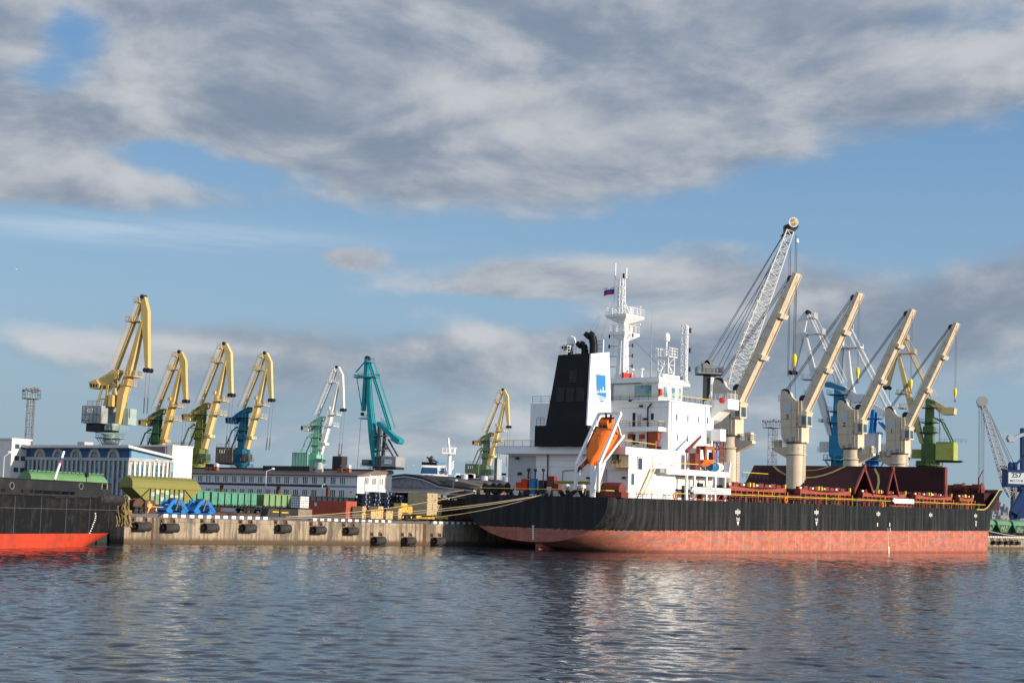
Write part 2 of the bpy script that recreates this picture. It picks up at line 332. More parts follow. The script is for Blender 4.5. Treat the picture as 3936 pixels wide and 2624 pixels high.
def ring(i):            # one hull section, starboard top to port top
    if i <= 14: a0, s = (0, 3, 6, 10, 15, 20, 26, 33, 41, 55, 80, 110, 140, 160, 174)[i], 0
    else: a0, s = 174, (i-14)/20
    D = min(14., 7.75+max(0, a0)*.22) if a0 < 30 else 14.
    n = 2.3+5.2*min(1, a0/42)**1.3
    rows = []
    for j in range(4): rows.append(('t', 1-j/4))
    for j in range(NR+1): rows.append(('s', j/NR*math.pi/2))
    pts = []
    for k, q in rows:
        if k == 't':
            c = 5.5*q; a, f = bow(s, c) if s > 0 else (a0, 1); c = sheer(a)*q; y = HB*f
        else:
            y, c = math.cos(q)**(2/n), -math.sin(q)**(2/n)*D
            a, f = bow(s, c) if s > 0 else (a0, 1); y = HB*y*f
        pts.append((a, y, c))
    return pts
rings = [ring(i) for i in range(35)]; hm = MB(); k = len(rings[0])
idx = []
for r in rings:
    o = len(hm.v); full = [(a, HB-y, c) for a, y, c in r]+[(a, HB+y, c) for a, y, c in r[::-1][1:]]
    hm.v += full; idx.append(range(o, o+len(full)))
for p, q in zip(idx, idx[1:]):
    for j in range(len(p)-1): hm.f.append((p[j], p[j+1], q[j+1], q[j]))
hm.f.append(tuple(idx[0])[::-1])
hull = hm.build('hull', hull_mat(), ship, True)
dk = MB(); dk.add([(r[4][0], HB-r[4][1]+.03, -.06) for r in rings]+[(r[4][0], HB+r[4][1]-.03, -.06) for r in rings[::-1]], [tuple(range(70))]); dk.build('deck', redox, ship)
ln = MB()
for sgn in (-1, 1):
    P = [[(r[j][0]-.1, HB+sgn*max(0, r[j][1]-.14), r[j][2]) for j in range(5)] for r in rings[14:]]
    for p, q in zip(P, P[1:]):
        for j in range(4): ln.add([p[j], p[j+1], q[j+1], q[j]], [(0, 1, 2, 3)])
ln.build('bulwark_lining', maroon_d, ship)
cp = MB(); cp.path([(r[0][0], HB-r[0][1], r[0][2]) for r in rings[14:]]+[(r[0][0], HB+r[0][1], r[0][2]) for r in rings[14:][::-1]], .16, 5); cp.build('bulwark_rail', mat('ochre_paint', (.55, .36, .12), .5, .2), ship)
fk = MB().prism([(186, 2.2, 0), (186, BM-2.2, 0), (186, BM-2.2, 4.4), (186, 2.2, 4.4)], (12, 0, 0))
fk.rail([(186.2, 2.4, 4.4), (186.2, BM-2.4, 4.4)], 1.0, 1.6); fk.build('forecastle', maroon_d, ship)
wl = MB()
for b in (5.5, 10.5): wl.tube((190, b-1.2, 5.6), (190, b+1.2, 5.6), 1.15, 14); wl.tube((190, b-1.6, 5.6), (190, b-1.3, 5.6), 1.5, 14); wl.box((189, b+1.5, 4.4), (191.2, b+2.6, 6.4))
wl.bar((187, 4, 4.4), (187, 4, 8.4), .3); wl.bar((187, 4, 8.2), (187.6, 3, 10.4), .22); wl.build('windlass', maroon, ship)
sk = MB().prism([(1.2, HB-.35, -7.2), (20, HB-.9, -8), (20, HB-.9, -14), (1.4, HB-.35, -14)], (0, .7, 0)); sk.build('skeg', hull.data.materials[0], ship)
# hull markings
mk = MB(); mw = mat('white_marking', (.75, .74, .68), .6, .1)
def mark(x, y, w, h, b=-.02):
    a, _, c = SF.pix(x, y, 1, b); mk.box((a-w/2, b-.01, c-h/2), (a+w/2, b+.004, c+h/2))
for x, y in ((2835.5, 1967), (3138, 1968), (3376, 1974), (3577, 1978), (3750, 1981)):
    a, _, c = SF.pix(x, y, 1, 0); mk.box((a-.10, -.03, c-.6), (a+.10, -.016, c+.6))
    for s in (-1, 1):
        for dx, dz, w, h in ((0, .24, .72, .1), (0, -.24, .72, .1), (-.32, 0, .1, .5), (.32, 0, .1, .5), (-.05, 0, .2, .3)):
            q = a+s*.62; mk.box((q+dx-w/2, -.03, c+dz-h/2), (q+dx+w/2, -.016, c+dz+h/2))
for x, y in ((2836, 2010), (3138, 2011), (3751, 2017)):
    a, _, c = SF.pix(x, y, 1, 0); mk.prism([(a-.42, -.016, c+.35), (a+.42, -.016, c+.35), (a, -.016, c-.5)], (0, -.012, 0))
    text('tug_lettering', 'TUG', (a, -.02, c+.75), (1, 0, 0), (0, 0, 1), .72, mw, ship)
for x, y in ((3373, 2015), (3420, 2015)): mark(x, y, .4, .8)
for i in range(24): mark(3413+.1*i, 2030+3.6*i, .18, .13)
for i in range(9): mark(3422-.2*(i % 3), 2028+1.8*i, .25, .2)
mark(3417, 2113, .5, 1.6)
mk.build('hull_marking', mw, ship)
dm = MB()
for i in range(8):
    a, b, c = SF.pix(2049, 2020+7*i, 0, -.03); dm.box((-.05, b-.2, c-.1), (-.02, b+.2, c+.1))
dm.build('draft_marking', mw, ship)
# ---- aft deckhouse, tower, casing
AH = MB().box((9, 2, -.05), (25, 27, 7.3)); AH.box((7.6, 1.6, 7.3), (25, 29, 8.55)); AH.build('aft_deckhouse', white, ship)
MB().box((25.02, 3.6, -.05), (41.5, 26, 17.4)).box((14, 19.8, 8.6), (24.98, 26, 16.6)).build('accommodation_block', white, ship)
MB().box((6.5, 8.6, 8.6), (15.6, 19.6, 12.15)).build('engine_casing', black, ship)
def shade_panel(name, m, lo, hi): return MB().box(lo, hi).build(name, m, ship)
shade_panel('shelter_shade_panel', mat('painted_shade_grey', (.42, .42, .42), .6, .15), (8.93, 21.0, 1.2), (8.99, 26.9, 7.0))  # flat panel, shade under the shelter put into its grey
# funnel
fp = [(6.9, 9, 12.1), (14.6, 9, 12.1), (14.6, 17.6, 12.1), (6.9, 17.6, 12.1)]; ft = [(7.9, 9.2, 24.5), (13.6, 9.2, 25.3), (13.6, 16, 25.3), (7.9, 16, 24.5)]
fu = MB().add(fp+ft, [(3, 2, 1, 0), (4, 5, 6, 7), (2, 3, 7, 6), (3, 0, 4, 7), (1, 2, 6, 5)]).build('funnel', black, ship)
fs = [(6.9, 8.99, 12.1), (14.6, 8.99, 12.1), (13.6, 9.19, 25.3), (7.9, 9.19, 24.5)]
MB().prism(fs, (0, -.05, 0)).prism([(6.85, 9, 12.1), (6.85, 9.2, 12.1), (7.85, 9.4, 24.5), (7.85, 9.2, 24.5)], (-.03, 0, 0)).build('side_plate', white, fu)
lg = MB(); lb = mat('logo_blue', (.035, .19, .46), .5, .04)
P = lambda x, y: SF.pix(2050+x/3.135, 1250+y/3.135, 1, 9.0)
def lgp(pts, m=lg):
    q = []
    for x, y in pts:
        p = P(x, y); q.append((p[0], 8.96+.2*(p[2]-12.1)/13.2-.06, p[2]))
    m.prism(q, (0, -.03, 0))
lgp([(760, 588), (872, 605), (872, 790), (850, 790), (848, 740), (836, 740), (836, 800), (822, 800), (815, 765), (806, 765), (806, 815), (797, 815), (792, 775), (784, 775), (784, 800), (762, 790)])
lgp([(764, 812), (880, 808), (876, 868), (764, 836)]); lgp([(768, 850), (872, 872), (868, 882), (800, 868)]); lgp([(762, 872), (870, 892), (868, 900), (800, 890)]); lgp([(775, 900), (866, 908), (825, 927)])
lg.build('logo', lb, fu)
lv = MB()
for (x0, x1, y0, y1, n) in ((425, 515, 540, 690, 7), (283, 372, 752, 918, 8), (400, 492, 752, 918, 8), (520, 612, 752, 918, 8)):
    for i in range(n):
        y = y0+(y1-y0)*(i+.5)/n; p = SF.pix(2050+x0/3.135, 1250+y/3.135, 0, 7.3); q = SF.pix(2050+x1/3.135, 1250+y/3.135, 0, 7.3)
        a = 6.9+(p[2]-12.1)*.081; lv.box((a-.1, min(p[1], q[1]), p[2]-.08), (a+.02, max(p[1], q[1]), p[2]+.1))
lv.build('louvre', mat('dull_black_metal', (.05, .05, .05), .5, .2), fu)
for (x, y, r, h) in ((14.6, 9.5, .45, 1.2), (12.2, 10.5, .62, 1.7), (10.6, 10.8, .72, 3.2)):
    MB().path([(y, x, 24.4), (y, x, 24.6+h*.6), (y-.1, x+.25, 24.6+h), (y-.3, x+.8, 24.75+h*1.1), (y-.4, x+1.3, 24.5+h)], r, 10).build('exhaust_pipe', black, fu, True)
# ---- bridge
WH = MB().prism([(26, 6.4, 17.4), (34.5, 6.4, 17.4), (40.5, 10.5, 17.4), (40.5, 19, 17.4), (34.5, 23.2, 17.4), (26, 23.2, 17.4)], (0, 0, 3.6)).build('wheelhouse', white, ship)
MB().prism([(25.3, 5.9, 20.95), (36.5, 5.9, 20.95), (42.3, 9.5, 20.95), (42.3, 20, 20.95), (36.5, 23.6, 20.95), (25.3, 23.6, 20.95)], (0, 0, .45)).prism([(25.6, 6.1, 21.4), (34.5, 6.1, 21.4), (40.5, 10.5, 21.4), (40.5, 19.2, 21.4), (34.5, 23.4, 21.4), (25.6, 23.4, 21.4)], (0, 0, .5)).build('wheelhouse_roof', white, ship)
MB().box((24.6, 3.2, 17.4), (42, 26.4, 17.62)).build('bridge_deck', white, ship)
WG = MB()
for s in (1, -1):
    q = lambda b: b if s > 0 else BM-b
    WG.prism([(40.3, q(0), 17.0), (40.3, q(0), 18.9), (40.3, q(5), 18.6), (40.3, q(5), 14.4), (40.3, q(3.6), 15.0), (40.3, q(1.7), 16.6)], (4.2, 0, 0))
WG.build('bridge_wing', white, ship)
MB().rail([(40.4, .2, 18.9), (44.4, .2, 18.9), (44.4, 4, 18.9)], 1.0, 1.3).rail([(40.4, .2, 18.9), (40.4, 4, 18.7)], 1., 1.3).build('wing_railing', white, ship)
MB().lathe([(.1, -.6), (.5, -.35), (.55, 0), (.5, .35), (.1, .6)], (40.2, 1.2, 18.6), 10, 0).build('navigation_light', redp, ship)
def win(a, b, c, w, h, ax, m=winm, fm=None, n=0):      # ax 0: in an aft face, looking aft; ax 1: in the starboard side
    e = .035; g = MB(); f = MB(); t = .09
    if ax == 0: g.box((a-e, b-w/2, c-h/2), (a+.02, b+w/2, c+h/2)); R = lambda u0, u1, v0, v1: f.box((a-e-.04, b+u0, c+v0), (a+.015, b+u1, c+v1))
    else: g.box((a-w/2, b-e, c-h/2), (a+w/2, b+.02, c+h/2)); R = lambda u0, u1, v0, v1: f.box((a+u0, b-e-.04, c+v0), (a+u1, b+.015, c+v1))
    o = g.build('window', m, ship); R(-w/2-t, -w/2, -h/2-t, h/2+t); R(w/2, w/2+t, -h/2-t, h/2+t); R(-w/2, w/2, h/2, h/2+t); R(-w/2, w/2, -h/2-t, -h/2)
    f.build('frame', fm or white, o); return o
def winp(x, y, w, h, ax, val, m=winm): p = SF.pix(x, y, ax, val); v = list(p); v[ax] = val; return win(*v, w, h, ax, m)
winp(2472, 1502, 3.6, 2.1, 0, 26, winl)
for x in (2556, 2587, 2611): winp(x, 1506+(x-2556)*.12, 1.5 if x < 2600 else 1.0, 1.9, 1, 6.4, winl)
for (x, y, w) in ((2600, 1603, .55), (2643, 1608, .45), (2683, 1612, .4), (2718, 1616, .55), (2602, 1681, .45), (2642, 1685, .45), (2720, 1692, .4)): winp(x, y, w, 1.15, 1, 3.6)
winp(2508, 1601, .62, 1.2, 0, 25.02)
winp(2366, 1759, 1.5, 2.0, 0, 9); win(10.6, 2, 3.2, 1.0, 1.9, 1); win(12.7, 2, 6.0, 1.8, 2.2, 1)
# angled fore quarter of the wheelhouse: two windows and a door
for k, t0 in enumerate((.18, .5, .82)):
    p, q = V(34.5, 6.4, 0), V(40.5, 10.5, 0); c = p+(q-p)*t0; n = unit(V(4.1, -6, 0)); d = unit(q-p)*.62
    z0, z1 = (17.7, 20.2) if k == 1 else (18.5, 20.3)
    MB().prism([c-d+n*.01+V(0, 0, z0), c+d+n*.01+V(0, 0, z0), c+d+n*.01+V(0, 0, z1), c-d+n*.01+V(0, 0, z1)], n*.03).build('door' if k == 1 else 'window', white if k == 1 else winl, ship)
# doors on the aft face of the tower
for y0, y1 in ((1586, 1638), (1668, 1708)):
    p, q = SF.pix(2437, y0, 0, 25), SF.pix(2437, y1, 0, 25); MB().box((24.96, p[1]-.28, q[2]), (25.0, p[1]+.28, p[2])).build('door', dark, ship)
# platforms and decks
MB().box((22.6, 4.2, 12.0), (25.0, 14.5, 12.75)).build('platform', white, ship)
MB().box((18.5, -.02, 4.35), (41.6, 6, 5.3)).build('boat_deck', white, ship)
MB().box((17, .4, 4.55), (18.49, 6, 5.2)).build('boat_deck_step', grey, ship)
ps = MB()
for x in (2638, 2668, 2714, 2748, 2785): a = SF.pix(x, 1850, 1, .3)[0]; ps.box((a-.22, .1, -.05), (a+.22, .5, 4.4))
ps.build('deck_post', white, ship)
MB().box((25, 3.58, 1.6), (41, 3.6, 1.9)).box((30, 3.55, 0), (31.2, 3.6, 2.6)).box((35.6, 3.55, 0), (38, 3.6, 3.2)).build('doorway', dark, ship)
# stair
st = MB(); p, q = SF.pix(2466, 1888, 1, 1.2), SF.pix(2514, 1802, 1, 1.2)
for b in (1.0, 2.0): st.bar((p[0], b, .2), (q[0], b, 5.2), .12, .35)
for i in range(18): t = i/18; st.box((p[0]+(q[0]-p[0])*t-.12, 1.0, .3+5*t), (p[0]+(q[0]-p[0])*t+.2, 2.0, .36+5*t))
st.build('stair', mat('bleached_grey_paint', (.5, .45, .38), .6, .2), ship)
MB().bar((p[0]-.2, .95, 1.3), (q[0]-.2, .95, 6.4), .09).bar((p[0]-.2, 2.05, 1.3), (q[0]-.2, 2.05, 6.4), .09).build('stair_rail', yellow, ship)
# railings: dark stanchions with a yellow top rail
RR = MB(); RY = MB()
def rail2(pts, h=1.1, step=1.9, yel=True):
    RR.rail(pts, h, step, .04, 2, top=not yel)
    if yel:
        for a, b in zip(pts, pts[1:]): RY.tube(V(*a)+V(0, 0, h), V(*b)+V(0, 0, h), .065, 5)
rail2([(.4, 28.8, 0), (.4, .8, 0), (3, .15, 0), (27, .15, 0)]); rail2([(42.2, .15, 0), (118.6, .15, 0)], 1.25); rail2([(131.5, .15, 0), (181, .15, 0)], 1.25)
rail2([(7.8, 29, 8.55), (7.8, 1.8, 8.55), (17.6, 1.8, 8.3)]); rail2([(25.2, 4, 17.6), (25.2, 16, 17.6)]); rail2([(25.2, 4, 17.6), (40, 3.4, 17.6)]); rail2([(22.8, 14.4, 12.7), (22.8, 4.4, 12.7), (24.8, 4.4, 12.7)])
rail2([(17.2, .5, 5.2), (30, .2, 5.3)]); rail2([(14.2, 25.8, 16.6), (14.2, 20, 16.6)], 1.3, 1.9, False); rail2([(6.7, 19.4, 12.15), (6.7, 17.8, 12.15)], 1.4, 1, False)
rail2([(25.6, 6.4, 21.9), (34.5, 6.4, 21.9), (40.4, 10.6, 21.9)], .9, 2, False); rail2([(58, 6, 4.6), (69, 6, 4.6)], 1.2, 2); rail2([(7.4, 19.4, 8.6), (7.4, 8.8, 8.6)], 2.4, 3.2)
RR.build('railing', dark, ship); RY.build('top_rail', yellow, ship)
# pipes, boxes on the superstructure
pp = MB(); pr = mat('purple_primer', (.10, .022, .035), .5, .2)
pp.path([SF.pix(x, y, 0, 8.8) for x, y in ((1900, 1716), (2095, 1716), (2106, 1722), (2104, 1850))], .11); pp.path([SF.pix(x, y, 0, 24.8) for x, y in ((2505, 1550), (2490, 1566), (2489, 1720))], .14)
pp.path([(25, 3.3, 4.35), (41, 3.3, 4.35)], .15); pp.build('vent_pipe', pr, ship)
wp = MB()
for x in (2581, 2712): a = SF.pix(x, 1700, 1, 3.45)[0]; wp.tube((a, 3.45, 5.3), (a, 3.45, 17.3), .14)
wp.tube((9.1, 1.9, 0), (9.1, 1.9, 7.3), .13); wp.path([(12.0, 1.9, .5), (12.0, 1.9, 6.9), (16.5, 1.9, 6.9)], .08); wp.tube((17.0, 1.9, 0), (17.0, 1.9, 8), .16); wp.build('drain_pipe', white, ship)
MB().path([(25.9, 16.2, 17.7), (25.9, 16.2, 20.9), (25.9, 10, 20.9)], .18, 6).path([SF.pix(x, y, 0, 8.85) for x, y in ((2160, 1850), (2163, 1808), (2240, 1804))], .08).build('conduit', grey, ship)
for (x, y, ax, v, w, h, d, m) in ((2515, 1668, 0, 24.5, 2.0, 2.2, .9, 'red_oxide_paint'), (2467, 1678, 0, 24.7, .9, .8, .5, 'red_paint'), (2423, 1676, 0, 24.6, .9, .9, .5, 'red_oxide_paint'), (2539, 1507, 1, 6.1, .8, 1.3, .4, 'red_paint'), (2510, 1703, 0, 24.4, 1.4, 2.2, .6, 'red_oxide_paint'),
                       (2021, 1862, 0, 3.6, 1.3, 2.0, 1, 'red_paint'), (2051, 1868, 0, 3.4, 1.2, 2.6, 1, 'blue_drum_plastic'), (2085, 1870, 0, 3.2, 1.1, 2.2, 1, 'dark_steel'), (2122, 1850, 0, 3.5, 1.5, 1.8, 1, 'maroon_paint'), (2000, 1868, 0, 3.5, 1.2, 1.4, 1, 'red_paint'), (2142, 1868, 0, 3.5, 1.1, 1.5, 1, 'maroon_paint')):
    p = SF.pix(x, y, ax, v)
    (MB().box((v-d/2, p[1]-w/2, p[2]-h/2), (v+d/2, p[1]+w/2, p[2]+h/2)) if ax == 0 else MB().box((p[0]-w/2, v-d/2, p[2]-h/2), (p[0]+w/2, v+d/2, p[2]+h/2))).build('deck_locker', MATS[m], ship)
p = SF.pix(2357, 1888, 0, 3.5); MB().lathe([(.2, -2.0), (1.15, -1.8), (1.2, 0), (1.15, 1.8), (.2, 2.0)], (3.5, p[1], 1.3), 12, 1).box((2.4, p[1]-2.3, 0), (4.6, p[1]+2.3, .9)).build('mooring_winch', maroon, ship)
mo = MB(); random.seed(3)
for i in range(26):
    b = 4+i*.93; h = random.uniform(.5, 1.5); mo.tube((1.5+random.random()*3, b, 0), (1.5+random.random()*3, b, h), random.uniform(.12, .4), 7)
for b in (26.5, 23.5): mo.lathe([(.3, -1), (1.0, -.9), (.5, -.7), (.5, .7), (1.0, .9), (.3, 1)], (3, b, 1.2), 10, 1)
mo.build('mooring_gear', dark, ship)
vp = MB()
for (x, y) in ((2058, 1800), (2089, 1800), (2032, 1800)): p = SF.pix(x, y, 0, 6); vp.path([(6, p[1], 0), (6, p[1], p[2])], .13); vp.tube((6, p[1], p[2]-.5), (6, p[1], p[2]), .28, 7)
vp.build('vent_post', dark, ship)
MB().bar((1.6, 11.8, 2.3), (1.6, 2.5, 2.3), .25, .5).build('spreader_beam', mat('olive_paint', (.25, .23, .03), .5, .2), ship)
# life boat launching frame: four sloping rails on posts
cr = MB()
L1t, L1b = (9.5, 8.0), (0, 0)
Pa = lambda x, y, a: tuple(SF.pix(x, y, 0, a))
fT1, fB1 = Pa(2302, 1590, 5.5), Pa(2215, 1785, .2); fT2, fB2 = Pa(2386, 1588, 5.0), Pa(2302, 1785, .2)
for t, b in ((fT1, fB1), (fT2, fB2)): cr.bar(t, b, .46, .4)
lT2, lB2 = Pa(2398, 1672, 7.0), Pa(2302, 1800, 1.2); cr.bar(lT2, lB2, .36, .34); lT1, lB1 = Pa(2318, 1690, 7.4), Pa(2214, 1808, 1.6); cr.bar(lT1, lB1, .36, .34)
cr.bar(fT1, fT2, .45, .45); cr.bar(Pa(2372, 1628, 4), Pa(2390, 1690, 7.5), .35)
cr.bar(fB1, Pa(2211, 1880, .3), .4); cr.bar(Pa(2228, 1805, 1), Pa(2212, 1860, .3), .4); cr.bar(fB2, Pa(2300, 1890, .3), .4); cr.bar(Pa(2325, 1775, 1), Pa(2300, 1860, .3), .4)
p = Pa(2281, 1800, .6); cr.tube((.6, p[1], -.2), (.6, p[1], p[2]+.5), .52, 10); cr.build('lifeboat_cradle', white, ship)
rd = MB(); rd.bar(Pa(2262, 1768, 1.5), Pa(2214, 1812, .6), .5, .6); rd.bar(Pa(2330, 1585, 5.2), Pa(2330, 1625, 5.2), .3); rd.bar(Pa(2348, 1585, 5.2), Pa(2348, 1625, 5.2), .3); rd.bar(Pa(2318, 1610, 5.2), Pa(2360, 1606, 5.2), .3); rd.box((8, 4.1, 8.6), (9.6, 5.6, 11.2)); rd.build('cradle_winch', maroon, ship)
# name board, masts, antennas
nb = SF.pix(2578, 1453, 1, 6.1); MB().box((nb[0]-3, 6.0, 21.45), (nb[0]+3, 6.08, 22.6)).build('name_board', white, ship)
nm = MB(); random.seed(11)
for i in range(12): a = nb[0]-2.4+i*.42; nm.box((a, 5.975, 21.8), (a+.26, 5.995, 22.25))
nm.build('name_lettering', grey, ship)
ma = MB(); mc = (27.5, 15.1)
ma.prism([(mc[0]-1.1, mc[1]-1, 21.9), (mc[0]+1.1, mc[1]-1, 21.9), (mc[0]+1.1, mc[1]+1, 21.9), (mc[0]-1.1, mc[1]+1, 21.9)], (0, 0, .8)); ma.ladder((mc[0]-1.1, mc[1]+.1, 22.6), (mc[0]-.75, mc[1]+.1, 30), .5, (0, 1, 0), .5, .06)
Z0, Z1 = 21.9, 33.2
ma.add([(mc[0]-.95, mc[1]-.85, Z0), (mc[0]+.95, mc[1]-.85, Z0), (mc[0]+.95, mc[1]+.85, Z0), (mc[0]-.95, mc[1]+.85, Z0), (mc[0]-.65, mc[1]-.55, Z1), (mc[0]+.65, mc[1]-.55, Z1), (mc[0]+.65, mc[1]+.6, Z1), (mc[0]-.65, mc[1]+.6, Z1)], [(3, 2, 1, 0), (4, 5, 6, 7), (0, 1, 5, 4), (1, 2, 6, 5), (2, 3, 7, 6), (3, 0, 4, 7)])
mast = ma.build('radar_mast', white, ship)
pf = MB()
for z, r0, fw in ((30.0, 1.75, 3.4), (33.2, 2.3, 4.0)):
    lo = [(mc[0]-r0, mc[1]-r0+.3, z), (mc[0]+fw, mc[1]-r0+.3, z), (mc[0]+fw, mc[1]+r0+.2, z), (mc[0]-r0, mc[1]+r0+.2, z)]
    pf.prism(lo, (0, 0, .5)); pf.rail([(a, b, z+.5) for a, b, _ in lo+lo[:1]], 1.25, 1.4, .05, 2)
    pf.add([(mc[0]-.7, mc[1]-.6, z-1.1), (mc[0]+.8, mc[1]-.6, z-1.1), (mc[0]+.8, mc[1]+.7, z-1.1), (mc[0]-.7, mc[1]+.7, z-1.1)]+lo, [(0, 1, 5, 4), (1, 2, 6, 5), (2, 3, 7, 6), (3, 0, 4, 7)])
    pf.tube((mc[0]+2, mc[1]-.3, z+.5), (mc[0]+2, mc[1]-.3, z+2.0), .3, 8); pf.bar((mc[0]+2-.4, mc[1]+1.6, z+2.15), (mc[0]+2.4, mc[1]-2.2, z+2.15), .3, .3)
pf.build('radar_platform', white, mast)
up = MB().truss((mc[0]-.3, mc[1]+.3, 33.7), (mc[0]-.3, mc[1]+.3, 40.4), .95, .85, 8, .09, (1, 0, 0)); up.ladder((mc[0]-.9, mc[1]+.6, 33.7), (mc[0]-.9, mc[1]+.6, 40.4), .5, (0, 1, 0), .5, .06)
up.bar((mc[0]-.3, mc[1]-1.4, 40.4), (mc[0]-.3, mc[1]+1.9, 40.4), .12); up.tube((mc[0]-.3, mc[1]+1.8, 40.4), (mc[0]-.3, mc[1]+1.8, 43.5), .12); up.tube((mc[0]-.3, mc[1]-.6, 40.4), (mc[0]-.3, mc[1]-.6, 42.4), .14)
up.bar((mc[0]-.3, mc[1]+1.6, 39.8), (mc[0]-.3, mc[1]+.6, 37.8), .14); up.bar((mc[0]-.3, mc[1]-.2, 36.5), (mc[0]-.3, mc[1]-1.4, 33.8), .14); up.build('topmast', white, mast)
lt = MB()
for i in range(4):
    for s, b in ((1, 3.0), (-1, -2.1)): z = 22.9+i*1.9+1.3; lt.tube((mc[0], mc[1]+s*1.1, z), (mc[0], mc[1]+b, z), .06); lt.tube((mc[0], mc[1]+b, z-.35), (mc[0], mc[1]+b, z+.35), .17, 6)
lt.tube((mc[0]-.3, mc[1], 40.4), (mc[0]-.3, mc[1], 41.4), .2, 6); lt.build('mast_light', dark, mast)
stay = MB(); stay.tube((mc[0]+1, mc[1]-1, 29.7), (36, 9, 22), .035, 4); stay.tube((mc[0]-2.2, mc[1]+3.9, 33.6), (13, 15.5, 25), .025, 4); stay.tube((mc[0]-2.2, mc[1]+3.6, 33.6), (14, 14, 25), .02, 4); stay.tube((mc[0], mc[1]+1.9, 37.5), (20, 17.5, 22), .02, 4); stay.build('stay_wire', steel, mast)
MB().box((25.6, 13.6, 21.9), (29.5, 14.0, 22.9)).build('mast_base_guard', redp, ship)
def dome(x, y, z0, z1, b, r=.6):
    a = SF.pix(x, y, 1, b)[0]; m = MB().tube((a, b, z0), (a, b, z1), .16, 6); m.lathe([(.2, z1), (r*.8, z1+.1), (r, z1+.6), (r*.95, z1+1.1), (r*.6, z1+1.5), (.05, z1+1.65)], (a, b, 0), 12); m.build('satellite_dome', white, ship, True); return a
a = dome(2562, 1340, 26.0, 29.2, 9.5)
sm = MB().truss((a, 9.5, 21.9), (a, 9.5, 26.2), 2.2, 2.2, 3, .09, (0, 1, 0)); sm.box((a-1.5, 8, 26.2), (a+1.5, 11, 26.35)).rail([(a-1.5, 8, 26.3), (a+1.5, 8, 26.3), (a+1.5, 11, 26.3), (a-1.5, 11, 26.3), (a-1.5, 8, 26.3)], 1.6, 1, .06, 2); sm.bar((a-3, 9.5, 22), (a-.9, 9.5, 25), .2); sm.bar((a+3, 9.5, 22), (a+.9, 9.5, 25), .2); sm.build('antenna_tower', white, ship)
a = SF.pix(2629, 1400, 1, 10)[0]; gm = MB().truss((a, 10, 21.9), (a, 10, 33.0), .95, .95, 11, .1, (0, 1, 0)); gm.bar((a+2, 10, 21.9), (a+.4, 10, 24), .15); gm.ladder((a-.5, 9.4, 22), (a-.5, 9.4, 33), .5, (0, 1, 0), .5, .05); gm.build('signal_mast', white, ship)
gl = MB()
for z in (32.2, 28.4, 24.8): gl.bar((a, 9.9, z), (a+1.3, 9.5, z), .1); gl.tube((a+1.3, 9.5, z-.45), (a+1.3, 9.5, z+.45), .25, 6)
gl.build('signal_light', dark, ship)
a = SF.pix(2502, 1400, 1, 10)[0]; MB().tube((a, 10, 21.9), (a, 10, 25), .14).tube((a, 10, 25), (a, 10, 31.5), .07).tube((a, 10, 31.5), (a, 10, 35), .03).build('whip_antenna', grey, ship)
for x, y in ((2430, 1440), (2467, 1445)): p = SF.pix(x, y, 0, 28); MB().lathe([(.3, 21.9), (.15, 22.6), (.1, 23.4), (.45, 23.5), (.4, 23.7)], (28, p[1], 0), 8).build('magnetic_compass', white, ship)
d = MB().lathe([(.35, 24.9), (.35, 26.4), (.75, 26.6), (.8, 27.3), (.6, 27.9), (.1, 28.2)], (11, 15.4, 0), 12); d.build('funnel_dome', white, ship, True)
MB().rail([(8.3, 15.9, 24.6), (8.3, 14.4, 24.6), (11, 14.4, 24.8)], 1.5, .8, .07).rail([(13, 11.4, 25.2), (13, 10, 25.2)], 2.2, .5, .12).build('funnel_railing', white, fu)

fx = MB(); random.seed(21)
for x, y, a in ((1990, 1760, 8.9), (2075, 1738, 8.9), (2140, 1850, 8.9), (2262, 1836, 8.9), (2380, 1770, 8.9), (2440, 1650, 24.9), (2465, 1560, 24.9), (2425, 1540, 24.9), (2480, 1610, 24.9), (2450, 1700, 24.9), (2535, 1720, 24.9), (2400, 1835, 8.9), (2310, 1890, 8.9)):
    p = SF.pix(x, y, 0, a); fx.box((a-.35, p[1]-.3, p[2]-.18), (a+.2, p[1]+.3, p[2]+.18))
fx.build('wall_lamp', dark, ship)
for x, y, w, h in ((1998, 1820, 1.0, .55), (1937, 1822, 1.0, .4)): p = SF.pix(x, y, 0, 8.95); MB().box((8.9, p[1]-w/2, p[2]-h/2), (8.99, p[1]+w/2, p[2]+h/2)).build('vent_grille', dark, ship)
for x, y0, y1, a in ((2034, 1795, 1885, 8.8), (2326, 1800, 1855, 8.8), (2458, 1590, 1640, 24.8), (2462, 1668, 1705, 24.8)):
    p, q = SF.pix(x, y0, 0, a), SF.pix(x, y1, 0, a); MB().ladder((a, p[1], q[2]), (a, p[1], p[2]), .55, (0, 1, 0), .45, .06).build('wall_ladder', grey, ship)
sm_ = MB()
for x0, x1, y in ((2020, 2240, 1768), (2020, 2240, 1792), (2345, 2405, 1806)): p, q = SF.pix(x0, y, 0, 8.97), SF.pix(x1, y, 0, 8.97); sm_.box((8.955, min(p[1], q[1]), p[2]-.035), (8.975, max(p[1], q[1]), p[2]+.035))
for y in (1567, 1640): p = SF.pix(2420, y, 0, 25); sm_.box((24.97, 3.7, p[2]-.04), (24.985, 14, p[2]+.04))
for z in (8.2, 11.2, 14.3): sm_.box((25.2, 3.565, z-.03), (41.4, 3.58, z+.03))
sm_.build('weld_seam', mat('seam_grey', (.55, .55, .54), .6, .2), ship)
